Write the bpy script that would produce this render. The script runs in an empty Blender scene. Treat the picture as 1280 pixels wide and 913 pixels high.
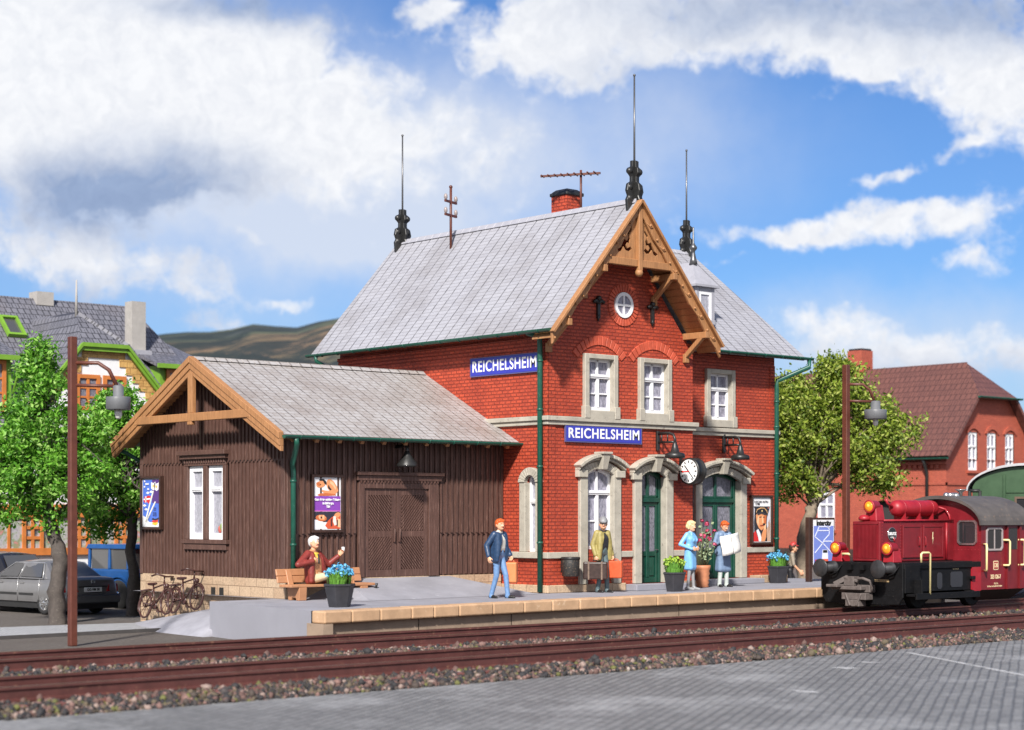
import bpy, bmesh, math, random
import numpy as np
from mathutils import Vector, Matrix, noise
random.seed(7); rng = np.random.default_rng(7)
SC = bpy.context.scene
COL = SC.collection
rad = math.radians
# ------------------------------------------------------------------ camera frame (world X along the platform, Y away from the track)
FPX, TH, HZ = 2300.0, rad(48.5), 644.0
CR = Vector((math.sin(TH), -math.cos(TH), 0)); CF = Vector((math.cos(TH), math.sin(TH), 0))
CAM = Vector((-29.4614, -32.0156, 1.8535))
# ------------------------------------------------------------------ materials
MATS = {}
def nt_new(name):
    m = bpy.data.materials.new(name); m.use_nodes = True
    nt = m.node_tree; nt.nodes.clear()
    out = nt.nodes.new('ShaderNodeOutputMaterial'); b = nt.nodes.new('ShaderNodeBsdfPrincipled')
    nt.links.new(b.outputs[0], out.inputs[0])
    return m, nt, b
def N(nt, typ, **kw):
    n = nt.nodes.new(typ)
    for k, v in kw.items():
        if k.startswith('i_'):
            n.inputs[k[2:].replace('_', ' ')].default_value = v
        else: setattr(n, k, v)
    return n
def L(nt, a, b): nt.links.new(a, b)
def rgba(c): return (c[0], c[1], c[2], 1.0)
def ramp(nt, fac, stops, interp='LINEAR'):
    r = nt.nodes.new('ShaderNodeValToRGB'); cr = r.color_ramp; cr.interpolation = interp
    while len(cr.elements) > 1: cr.elements.remove(cr.elements[-1])
    cr.elements[0].position = stops[0][0]; cr.elements[0].color = rgba(stops[0][1])
    for p, c in stops[1:]:
        e = cr.elements.new(p); e.color = rgba(c)
    if fac is not None: L(nt, fac, r.inputs[0])
    return r
def math_n(nt, op, a, b=None, clamp=False):
    n = nt.nodes.new('ShaderNodeMath'); n.operation = op; n.use_clamp = clamp
    for i, v in enumerate((a, b)):
        if v is None: continue
        if isinstance(v, (int, float)): n.inputs[i].default_value = v
        else: L(nt, v, n.inputs[i])
    return n.outputs[0]
def mixc(nt, fac, a, b, mode='MIX'):
    n = nt.nodes.new('ShaderNodeMix'); n.data_type = 'RGBA'; n.blend_type = mode
    for i, v in ((0, fac), (6, a), (7, b)):
        if isinstance(v, (int, float)): n.inputs[i].default_value = v
        elif isinstance(v, tuple): n.inputs[i].default_value = rgba(v)
        else: L(nt, v, n.inputs[i])
    return n.outputs[2]
def noise_n(nt, vec, scale, detail=4, rough=.6, dim='3D'):
    n = nt.nodes.new('ShaderNodeTexNoise'); n.noise_dimensions = dim
    n.inputs['Scale'].default_value = scale; n.inputs['Detail'].default_value = detail; n.inputs['Roughness'].default_value = rough
    if vec is not None: L(nt, vec, n.inputs['Vector'])
    return n.outputs['Fac']
def geo_pos(nt): return nt.nodes.new('ShaderNodeNewGeometry').outputs['Position']
def uv(nt): return nt.nodes.new('ShaderNodeTexCoord').outputs['UV']
def bump(nt, b, h, strength=.4, dist=.02):
    n = nt.nodes.new('ShaderNodeBump'); n.inputs['Strength'].default_value = strength; n.inputs['Distance'].default_value = dist
    L(nt, h, n.inputs['Height']); L(nt, n.outputs[0], b.inputs['Normal'])
def M(name, col, rough=.55, var=.25, scale=6., bmp=.15, metal=0., coat=0., fine=45., spec=.5, wear=None):
    """painted/plain surface with mottled tone, fine grain bump and optional worn patches of another colour"""
    if name in MATS: return MATS[name]
    m, nt, b = nt_new(name); g = geo_pos(nt)
    n1 = noise_n(nt, g, scale, 5, .65)
    c = ramp(nt, n1, [(.25, tuple(x * (1 - var) for x in col)), (.75, tuple(min(1, x * (1 + var)) for x in col))]).outputs[0]
    if wear:
        wc, amt = wear
        w = noise_n(nt, g, scale * 3.1, 6, .75)
        f = ramp(nt, w, [(.62 - amt * .3, (0, 0, 0)), (.70 - amt * .2, (1, 1, 1))]).outputs[0]
        c = mixc(nt, f, c, wc)
    L(nt, c, b.inputs['Base Color'])
    n2 = noise_n(nt, g, fine, 3, .6)
    r = nt.nodes.new('ShaderNodeMapRange'); r.inputs[3].default_value = max(.05, rough - .12); r.inputs[4].default_value = min(1, rough + .12)
    L(nt, n1, r.inputs[0]); L(nt, r.outputs[0], b.inputs['Roughness'])
    b.inputs['Metallic'].default_value = metal; b.inputs['Coat Weight'].default_value = coat
    b.inputs['Specular IOR Level'].default_value = spec
    if bmp: bump(nt, b, n2, bmp, .01)
    MATS[name] = m; return m
def flat(name, col, rough=.5, emit=0):
    if name in MATS: return MATS[name]
    m, nt, b = nt_new(name)
    b.inputs['Base Color'].default_value = rgba(col); b.inputs['Roughness'].default_value = rough
    if emit:
        b.inputs['Emission Color'].default_value = rgba(col); b.inputs['Emission Strength'].default_value = emit
    MATS[name] = m; return m
def brick_mat(name, c1, c2, mortar, bw=.21, rh=.074, ms=.007, bstr=.6, off=.5, rough=.62, dirt=(.12, .03, .02), dirt_amt=.35, dist=.012, stain=0., squash=1.):
    m, nt, b = nt_new(name); u = uv(nt); g = geo_pos(nt)
    # slight waviness so courses are not ruler straight
    t = nt.nodes.new('ShaderNodeTexBrick'); t.offset = off; t.squash = squash
    for k, v in (('Scale', 1.), ('Mortar Size', ms), ('Mortar Smooth', .6), ('Brick Width', bw), ('Row Height', rh), ('Bias', 0.)): t.inputs[k].default_value = v
    L(nt, u, t.inputs['Vector'])
    t.inputs['Color1'].default_value = rgba(c1); t.inputs['Color2'].default_value = rgba(c2); t.inputs['Mortar'].default_value = rgba(mortar)
    n1 = noise_n(nt, g, 1.3, 6, .7); n2 = noise_n(nt, g, 24, 4, .6)
    f = ramp(nt, n1, [(.35, (0, 0, 0)), (.72, (dirt_amt,) * 3)]).outputs[0]
    c = mixc(nt, f, t.outputs['Color'], dirt)
    f2 = ramp(nt, n2, [(.3, (.72,) * 3), (.7, (1.16,) * 3)]).outputs[0]
    c = mixc(nt, 1., c, f2, 'MULTIPLY')
    L(nt, c, b.inputs['Base Color']); b.inputs['Roughness'].default_value = rough
    h = math_n(nt, 'SUBTRACT', 1., t.outputs['Fac']); h = math_n(nt, 'ADD', h, math_n(nt, 'MULTIPLY', n2, .3))
    bump(nt, b, h, bstr, dist)
    MATS[name] = m; return m
def slate_mat(name, c1, c2, line, w=.36, rh=.13, stain=.5, rough=.5, offs=0., lw=.012, streak=(.16, .14, .13)):
    m, nt, b = nt_new(name); u = uv(nt); g = geo_pos(nt)
    t = nt.nodes.new('ShaderNodeTexBrick'); t.offset = offs
    for k, v in (('Scale', 1.), ('Mortar Size', lw), ('Mortar Smooth', .3), ('Brick Width', w), ('Row Height', rh), ('Bias', -.2)): t.inputs[k].default_value = v
    wob = noise_n(nt, g, 3.5, 3, .6)
    wv = nt.nodes.new('ShaderNodeVectorMath'); wv.operation = 'ADD'
    cb = nt.nodes.new('ShaderNodeCombineXYZ'); L(nt, math_n(nt, 'MULTIPLY', math_n(nt, 'SUBTRACT', wob, .5), .05), cb.inputs[0])
    L(nt, u, wv.inputs[0]); L(nt, cb.outputs[0], wv.inputs[1]); L(nt, wv.outputs[0], t.inputs['Vector'])
    t.inputs['Color1'].default_value = rgba(c1); t.inputs['Color2'].default_value = rgba(c2); t.inputs['Mortar'].default_value = rgba(line)
    sx = nt.nodes.new('ShaderNodeSeparateXYZ'); L(nt, u, sx.inputs[0])
    saw = math_n(nt, 'FRACT', math_n(nt, 'DIVIDE', sx.outputs[1], rh))
    # lines along the slope, broken by noise
    vl = math_n(nt, 'FRACT', math_n(nt, 'DIVIDE', math_n(nt, 'ADD', sx.outputs[0], math_n(nt, 'MULTIPLY', math_n(nt, 'SUBTRACT', wob, .5), .05)), w))
    vln = math_n(nt, 'LESS_THAN', math_n(nt, 'ABSOLUTE', math_n(nt, 'SUBTRACT', vl, .05)), .055)
    nb = noise_n(nt, g, 7, 5, .75)
    vln = math_n(nt, 'MULTIPLY', vln, ramp(nt, nb, [(.34, (0, 0, 0)), (.54, (1.,) * 3)]).outputs[0])
    st = noise_n(nt, g, .55, 6, .68)
    f = ramp(nt, st, [(.46, (0, 0, 0)), (.75, (stain,) * 3)]).outputs[0]
    c = mixc(nt, f, t.outputs['Color'], streak)
    c = mixc(nt, vln, c, tuple(x * .42 for x in line))
    sp = noise_n(nt, g, 60, 3, .7); c = mixc(nt, 1., c, ramp(nt, sp, [(.3, (.8,) * 3), (.7, (1.12,) * 3)]).outputs[0], 'MULTIPLY')
    L(nt, c, b.inputs['Base Color']); b.inputs['Roughness'].default_value = rough
    h = math_n(nt, 'ADD', math_n(nt, 'MULTIPLY', math_n(nt, 'SUBTRACT', 1., t.outputs['Fac']), .5), math_n(nt, 'MULTIPLY', math_n(nt, 'SUBTRACT', 1., saw), .7))
    h = math_n(nt, 'ADD', h, math_n(nt, 'MULTIPLY', sp, .3))
    bump(nt, b, h, .55, .015)
    MATS[name] = m; return m
def wood_mat(name, col, lite, rough=.6, gs=1.):
    m, nt, b = nt_new(name); g = geo_pos(nt)
    mp = nt.nodes.new('ShaderNodeMapping'); mp.inputs['Scale'].default_value = (14 * gs, 14 * gs, .9 * gs); L(nt, g, mp.inputs[0])
    n1 = noise_n(nt, mp.outputs[0], 3., 6, .7); n2 = noise_n(nt, g, 1.1, 5, .7)
    c = ramp(nt, n1, [(.3, tuple(x * .6 for x in col)), (.55, col), (.8, lite)]).outputs[0]
    c = mixc(nt, ramp(nt, n2, [(.4, (0, 0, 0)), (.8, (.5,) * 3)]).outputs[0], c, tuple(x * .45 for x in col))
    L(nt, c, b.inputs['Base Color']); b.inputs['Roughness'].default_value = rough
    bump(nt, b, n1, .35, .008)
    MATS[name] = m; return m
def pane_mat(name, dark, lite, sc=22., coat=.25):
    """window pane with a net curtain close behind it"""
    m, nt, b = nt_new(name); g = geo_pos(nt)
    mp = nt.nodes.new('ShaderNodeMapping'); mp.inputs['Scale'].default_value = (1, 1, .35); L(nt, g, mp.inputs[0])
    n1 = noise_n(nt, mp.outputs[0], sc, 5, .75)
    c = ramp(nt, n1, [(.35, dark), (.68, lite)]).outputs[0]
    L(nt, c, b.inputs['Base Color']); b.inputs['Roughness'].default_value = .5
    b.inputs['Coat Weight'].default_value = coat; b.inputs['Coat Roughness'].default_value = .03
    MATS[name] = m; return m
# ------------------------------------------------------------------ object plumbing
OFF = {}
def tag(o, label=None, cat=None, group=None, kind=None):
    if label: o['label'] = label
    if cat: o['category'] = cat
    if group: o['group'] = group
    if kind: o['kind'] = kind
    return o
def thing(name, loc, label, cat, group=None, rz=0., local=False):
    o = bpy.data.objects.new(name, None); COL.objects.link(o); o.empty_display_size = .2
    o.location = loc; o.rotation_euler = (0, 0, rz); tag(o, label, cat, group)
    OFF[o.name] = Vector((0, 0, 0)) if local else Vector(loc)
    return o
def copy_tree(o, parent=None):
    c = o.copy(); COL.objects.link(c)
    if parent is not None: c.parent = parent
    OFF[c.name] = OFF.get(o.name, Vector())
    for ch in [x for x in bpy.data.objects if x.parent == o]: copy_tree(ch, c)
    return c
def link_mesh(name, me, parent=None):
    o = bpy.data.objects.new(name, me); COL.objects.link(o)
    if parent is not None:
        o.parent = parent; OFF[o.name] = OFF[parent.name]
    else: OFF[o.name] = Vector()
    return o
def auto_uv(me):
    n = len(me.loops)
    if not n: return
    lay = me.uv_layers.new(name='UVMap')
    co = np.empty(len(me.vertices) * 3, np.float32); me.vertices.foreach_get('co', co); co = co.reshape(-1, 3)
    lv = np.empty(n, np.int32); me.loops.foreach_get('vertex_index', lv)
    npoly = len(me.polygons)
    pn = np.empty(npoly * 3, np.float32); me.polygons.foreach_get('normal', pn); pn = pn.reshape(-1, 3)
    lt = np.empty(npoly, np.int32); me.polygons.foreach_get('loop_total', lt)
    nn = np.repeat(pn, lt, axis=0)
    hor = np.abs(nn[:, 2]) > .98
    U = np.stack([-nn[:, 1], nn[:, 0], np.zeros(len(nn))], 1); U /= np.maximum(np.linalg.norm(U, axis=1, keepdims=True), 1e-6)
    U[hor] = (1, 0, 0)
    V = np.cross(nn, U); V[hor] = (0, 1, 0)
    p = co[lv]
    uvs = np.stack([(p * U).sum(1), (p * V).sum(1)], 1).astype(np.float32)
    lay.data.foreach_set('uv', uvs.ravel())
class MB:
    """collects shapes and links them as one mesh object"""
    def __init__(s): s.v = []; s.f = []; s.mi = []; s.sm = []; s.T = None; s.cuts = []
    def cut(s):
        s.cuts.append((len(s.v), len(s.f))); return s
    def add(s, vs, fs, mi=0, smooth=False):
        b = len(s.v)
        for p in vs:
            p = Vector(p)
            s.v.append(s.T @ p if s.T is not None else p)
        for f in fs: s.f.append([i + b for i in f]); s.mi.append(mi); s.sm.append(smooth)
        return s
    def box(s, a, b, mi=0):
        x0, y0, z0 = a; x1, y1, z1 = b
        vs = [(x0, y0, z0), (x1, y0, z0), (x1, y1, z0), (x0, y1, z0), (x0, y0, z1), (x1, y0, z1), (x1, y1, z1), (x0, y1, z1)]
        return s.add(vs, [(0, 3, 2, 1), (4, 5, 6, 7), (0, 1, 5, 4), (1, 2, 6, 5), (2, 3, 7, 6), (3, 0, 4, 7)], mi)
    def hexa(s, lo, hi, mi=0):
        """8 points: four lower, four upper"""
        return s.add(list(lo) + list(hi), [(0, 3, 2, 1), (4, 5, 6, 7), (0, 1, 5, 4), (1, 2, 6, 5), (2, 3, 7, 6), (3, 0, 4, 7)], mi)
    def bar(s, p, q, w, h, up=(0, 0, 1), mi=0):
        p, q = Vector(p), Vector(q); d = (q - p).normalized(); u = Vector(up)
        if abs(d.dot(u)) > .99: u = Vector((0, 1, 0))
        r = d.cross(u).normalized() * (w / 2); u = r.cross(d).normalized() * (h / 2)
        return s.hexa([p - r - u, p + r - u, p + r + u, p - r + u], [q - r - u, q + r - u, q + r + u, q - r + u], mi)
    def tube(s, path, r, n=8, mi=0, cap=True):
        path = [Vector(p) for p in path]; rs = r if isinstance(r, (list, tuple)) else [r] * len(path)
        vs = []; fs = []; ref = None
        for i, p in enumerate(path):
            d = (path[min(i + 1, len(path) - 1)] - path[max(i - 1, 0)]).normalized()
            if ref is None:
                ref = d.orthogonal().normalized()
            ref = (ref - d * ref.dot(d))
            ref = ref.normalized() if ref.length > 1e-5 else d.orthogonal().normalized()
            bi = d.cross(ref)
            for k in range(n):
                a = 2 * math.pi * k / n; vs.append(p + (ref * math.cos(a) + bi * math.sin(a)) * rs[i])
        for i in range(len(path) - 1):
            for k in range(n):
                fs.append((i * n + k, i * n + (k + 1) % n, (i + 1) * n + (k + 1) % n, (i + 1) * n + k))
        if cap: fs.append(tuple(range(n - 1, -1, -1))); fs.append(tuple((len(path) - 1) * n + k for k in range(n)))
        return s.add(vs, fs, mi, True)
    def lathe(s, prof, o=(0, 0, 0), ax=(0, 0, 1), n=20, mi=0, smooth=True, sx=1.):
        o = Vector(o); ax = Vector(ax).normalized(); a = ax.orthogonal().normalized(); b = ax.cross(a)
        vs = []; fs = []
        for r, z in prof:
            for k in range(n):
                t = 2 * math.pi * (k + .5) / n; vs.append(o + ax * z + (a * math.cos(t) * sx + b * math.sin(t)) * r)
        for i in range(len(prof) - 1):
            for k in range(n): fs.append((i * n + k, i * n + (k + 1) % n, (i + 1) * n + (k + 1) % n, (i + 1) * n + k))
        fs.append(tuple(range(n - 1, -1, -1))); fs.append(tuple((len(prof) - 1) * n + k for k in range(n)))
        return s.add(vs, fs, mi, smooth)
    def prism(s, pts, d, mi=0):
        """planar polygon (3D points) extruded by vector d"""
        pts = [Vector(p) for p in pts]; d = Vector(d); n = len(pts)
        return s.add(pts + [p + d for p in pts], [tuple(range(n - 1, -1, -1)), tuple(range(n, 2 * n))] + [(i, (i + 1) % n, n + (i + 1) % n, n + i) for i in range(n)], mi)
    def poly(s, pts, mi=0): return s.add(pts, [tuple(range(len(pts)))], mi)
    def grid(s, rows, mi=0, smooth=True, closed=False):
        n = len(rows[0]); vs = [p for r in rows for p in r]; fs = []
        for i in range(len(rows) - 1):
            for k in range(n if closed else n - 1):
                fs.append((i * n + k, i * n + (k + 1) % n, (i + 1) * n + (k + 1) % n, (i + 1) * n + k))
        return s.add(vs, fs, mi, smooth)
    def ball(s, c, r, mi=0, n=8, sc=(1, 1, 1)):
        c = Vector(c); prof = [(math.sin(math.pi * i / n) * r + 1e-4, -math.cos(math.pi * i / n) * r) for i in range(n + 1)]
        vs = []; fs = []; m = n * 2
        for rr, z in prof:
            for k in range(m): t = 2 * math.pi * k / m; vs.append(c + Vector((rr * math.cos(t) * sc[0], rr * math.sin(t) * sc[1], z * sc[2])))
        for i in range(n):
            for k in range(m): fs.append((i * m + k, i * m + (k + 1) % m, (i + 1) * m + (k + 1) % m, (i + 1) * m + k))
        return s.add(vs, fs, mi, True)
    def shape2d(s, splines, fr, n0, n1, mi=0):
        """filled 2D outline with holes (first spline outer), mapped through frame fr, between n0 and n1"""
        cu = bpy.data.curves.new('tmp', 'CURVE'); cu.dimensions = '2D'; cu.fill_mode = 'BOTH'; cu.extrude = abs(n1 - n0) / 2
        for sp in splines:
            q = cu.splines.new('POLY'); q.points.add(len(sp) - 1); q.use_cyclic_u = True
            for i, (x, y) in enumerate(sp): q.points[i].co = (x, y, 0, 1)
        ob = bpy.data.objects.new('tmp', cu); COL.objects.link(ob)
        dg = bpy.context.evaluated_depsgraph_get(); me = bpy.data.meshes.new_from_object(ob.evaluated_get(dg))
        mid = (n0 + n1) / 2
        s.add([fr(v.co.x, mid + v.co.z, v.co.y) for v in me.vertices], [tuple(p.vertices) for p in me.polygons], mi)
        bpy.data.objects.remove(ob); bpy.data.curves.remove(cu); bpy.data.meshes.remove(me)
        return s
    def build(s, name, mats, parent=None, bevel=0., recalc=True, seg=1, merge=False, sub=0, weight=False):
        if not isinstance(mats, (list, tuple)): mats = [mats]
        if s.cuts:      # every piece between two cuts is an object of its own
            c = [(0, 0)] + s.cuts + [(len(s.v), len(s.f))]; out = []
            for (v0, f0), (v1, f1) in zip(c[:-1], c[1:]):
                if f1 == f0: continue
                q = MB(); q.v = s.v[v0:v1]; q.f = [[i - v0 for i in f] for f in s.f[f0:f1]]; q.mi = s.mi[f0:f1]; q.sm = s.sm[f0:f1]
                out.append(q.build(name, mats, parent, bevel, recalc, seg, merge, sub))
            return out[0]
        me = bpy.data.meshes.new(name)
        me.from_pydata([tuple(p) for p in s.v], [], s.f); 
        for m in mats: me.materials.append(m)
        me.polygons.foreach_set('material_index', s.mi); me.polygons.foreach_set('use_smooth', s.sm)
        if recalc or merge:
            bm = bmesh.new(); bm.from_mesh(me)
            if merge: bmesh.ops.remove_doubles(bm, verts=bm.verts, dist=1e-4)
            if recalc: bmesh.ops.recalc_face_normals(bm, faces=bm.faces)
            bm.to_mesh(me); bm.free()
        me.update(); auto_uv(me)
        o = link_mesh(name, me, parent)
        if parent is not None and OFF[parent.name].length > 0: me.transform(Matrix.Translation(-OFF[parent.name]))
        if bevel:
            b = o.modifiers.new('Bevel', 'BEVEL'); b.width = bevel; b.segments = seg; b.limit_method = 'ANGLE'; b.angle_limit = rad(40)
        if sub:
            b = o.modifiers.new('Sub', 'SUBSURF'); b.levels = sub; b.render_levels = sub
        return o
class Fr:
    """wall frame: u along the wall, n outwards, z up"""
    def __init__(s, o, U, Nn, Zv=(0, 0, 1)): s.o = Vector(o); s.U = Vector(U); s.N = Vector(Nn); s.Z = Vector(Zv)
    def __call__(s, u, n, z): return s.o + s.U * u + s.N * n + s.Z * z
def fbox(mb, fr, u0, u1, n0, n1, z0, z1, mi=0):
    return mb.hexa([fr(u0, n0, z0), fr(u1, n0, z0), fr(u1, n1, z0), fr(u0, n1, z0)], [fr(u0, n0, z1), fr(u1, n0, z1), fr(u1, n1, z1), fr(u0, n1, z1)], mi)
def fprism(mb, fr, pts, n0, n1, mi=0):
    return mb.prism([fr(u, n0, z) for u, z in pts], fr.N * (n1 - n0), mi)
def arc(u0, u1, z, rise, n=12):
    """segmental arch points from u0 to u1, springing at z"""
    w = (u1 - u0) / 2; r = (w * w + rise * rise) / (2 * rise); cz = z + rise - r; c = (u0 + u1) / 2
    a0 = math.atan2(z - cz, -w); a1 = math.atan2(z - cz, w)
    return [(c + r * math.cos(a0 + (a1 - a0) * i / n), cz + r * math.sin(a0 + (a1 - a0) * i / n)) for i in range(n + 1)]
def wall_holes(mb, fr, u0, u1, z0, z1, holes, reveal=.3, mi=0):
    us = sorted({u0, u1, *[h[0] for h in holes], *[h[1] for h in holes]}); zs = sorted({z0, z1, *[h[2] for h in holes], *[h[3] for h in holes]})
    for i in range(len(us) - 1):
        for k in range(len(zs) - 1):
            cu, cz = (us[i] + us[i + 1]) / 2, (zs[k] + zs[k + 1]) / 2
            if any(h[0] < cu < h[1] and h[2] < cz < h[3] for h in holes): continue
            mb.add([fr(us[i], 0, zs[k]), fr(us[i + 1], 0, zs[k]), fr(us[i + 1], 0, zs[k + 1]), fr(us[i], 0, zs[k + 1])], [(0, 1, 2, 3)], mi)
    for a, b, c, d in holes:
        for p in (((a, c), (b, c)), ((b, c), (b, d)), ((b, d), (a, d)), ((a, d), (a, c))):
            (x0, y0), (x1, y1) = p
            mb.add([fr(x0, 0, y0), fr(x1, 0, y1), fr(x1, -reveal, y1), fr(x0, -reveal, y0)], [(0, 1, 2, 3)], mi)
def text(s, size, mat, fr, u, n, z, parent, sx=1., bold=0., align='CENTER', name='lettering', th=.004, space=1.):
    cu = bpy.data.curves.new('tmp', 'FONT'); cu.body = s; cu.size = size; cu.align_x = align; cu.align_y = 'CENTER'; cu.offset = bold; cu.extrude = th; cu.space_character = space
    ob = bpy.data.objects.new('tmp', cu); COL.objects.link(ob)
    me = bpy.data.meshes.new_from_object(ob.evaluated_get(bpy.context.evaluated_depsgraph_get()))
    m = MB(); m.add([fr(u + v.co.x * sx, n + v.co.z, z + v.co.y) for v in me.vertices], [tuple(p.vertices) for p in me.polygons])
    bpy.data.objects.remove(ob); bpy.data.curves.remove(cu); bpy.data.meshes.remove(me)
    return m.build(name, mat, parent, recalc=False)
# ------------------------------------------------------------------ palette
BRICK = brick_mat('red_brick', (.60, .088, .036), (.45, .062, .027), (.36, .049, .025), bw=.205, rh=.084, ms=.017, bstr=1., dist=.03, dirt=(.22, .026, .015), dirt_amt=.6)
BRICKFAR = brick_mat('red_brick_far', (.46, .105, .06), (.39, .085, .05), (.34, .09, .06), bw=.24, rh=.10, ms=.012, bstr=.5, dirt=(.25, .06, .04))
PLINTH = brick_mat('sand_stone', (.54, .40, .27), (.46, .32, .21), (.30, .20, .13), bw=.46, rh=.235, ms=.012, bstr=.6, dirt=(.30, .20, .13), dist=.02)
DARKSTONE = brick_mat('dark_rubble', (.05, .035, .03), (.03, .025, .022), (.015, .012, .012), bw=.6, rh=.22, ms=.02)
SLATE = slate_mat('grey_slate', (.37, .37, .405), (.33, .33, .365), (.27, .265, .285), stain=.5)
SHEDSLATE = slate_mat('weathered_slate', (.40, .385, .385), (.35, .325, .315), (.25, .22, .20), w=.30, rh=.16, stain=.9, offs=.5, streak=(.22, .175, .15))
TILEGREY = slate_mat('grey_pantile', (.17, .17, .20), (.13, .13, .155), (.05, .05, .06), w=.24, rh=.28, stain=.3, offs=.5, lw=.022, streak=(.22, .18, .17))
TILERED = slate_mat('red_brown_tile', (.165, .070, .056), (.135, .058, .048), (.085, .036, .03), w=.30, rh=.36, stain=.5, offs=.5, lw=.03, streak=(.10, .045, .04))
STONE = M('grey_limestone', (.40, .37, .31), .7, .2, 3., .3, wear=((.22, .19, .16), .12))
GREEN = M('green_gutter', (.010, .080, .054), .4, .25, 4., .05, wear=((.10, .20, .16), .05))
DOORG = M('green_door', (.005, .050, .032), .42, .3, 5., .08, wear=((.02, .09, .06), .06))
WHITE = M('white_paint', (.80, .80, .82), .45, .05, 6., .05)
TIMBER = wood_mat('ochre_timber', (.41, .195, .080), (.54, .30, .14))
SHEDW = wood_mat('dark_brown_board', (.105, .052, .040), (.33, .20, .16))
BLACK = M('black_iron', (.018, .018, .018), .4, .3, 9., .1)
ROD = M('grey_rod', (.12, .12, .125), .35, .2, 9., 0, metal=.6)
RUSTB = M('rust_brown_post', (.105, .030, .018), .45, .25, 5., .1)
DKBROWN = M('dark_brown_frame', (.045, .020, .014), .5, .3, 7., .1)
PANE = pane_mat('net_curtain_pane', (.10, .10, .14), (.42, .41, .50))
PANED = pane_mat('door_pane', (.05, .055, .07), (.30, .29, .35), 40.)
PANEL = pane_mat('pale_curtain_pane', (.22, .22, .26), (.48, .48, .54), 30.)
PLAT = M('platform_asphalt', (.265, .265, .30), .75, .20, .9, .3, fine=30., wear=((.35, .35, .39), .10))
COPING = M('coping_stone', (.50, .32, .19), .6, .25, 2.2, .2, fine=18., wear=((.62, .45, .30), .10))
PLATWALL = M('platform_wall', (.30, .22, .16), .8, .25, 1.6, .3, wear=((.20, .15, .11), .1))
BLUE = M('sign_blue', (.035, .04, .38), .3, .08, 4., 0, coat=.3)
SIGNW = flat('sign_white', (.85, .85, .85), .35)
LEAD = M('lead_grey', (.33, .33, .37), .5, .12, 4., .1)
# ------------------------------------------------------------------ camera
cd = bpy.data.cameras.new('camera'); cam = bpy.data.objects.new('camera', cd); COL.objects.link(cam)
cam.location = CAM; cam.rotation_euler = (rad(90), 0, -math.asin(CF.x))
cd.sensor_width = 36; cd.lens = FPX / 1280 * 36; cd.shift_y = (HZ - 456.5) / 1280; cd.clip_end = 9000; cd.clip_start = .5
cd.dof.use_dof = True; cd.dof.focus_distance = 44.5; cd.dof.aperture_fstop = .8
SC.camera = cam
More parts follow.
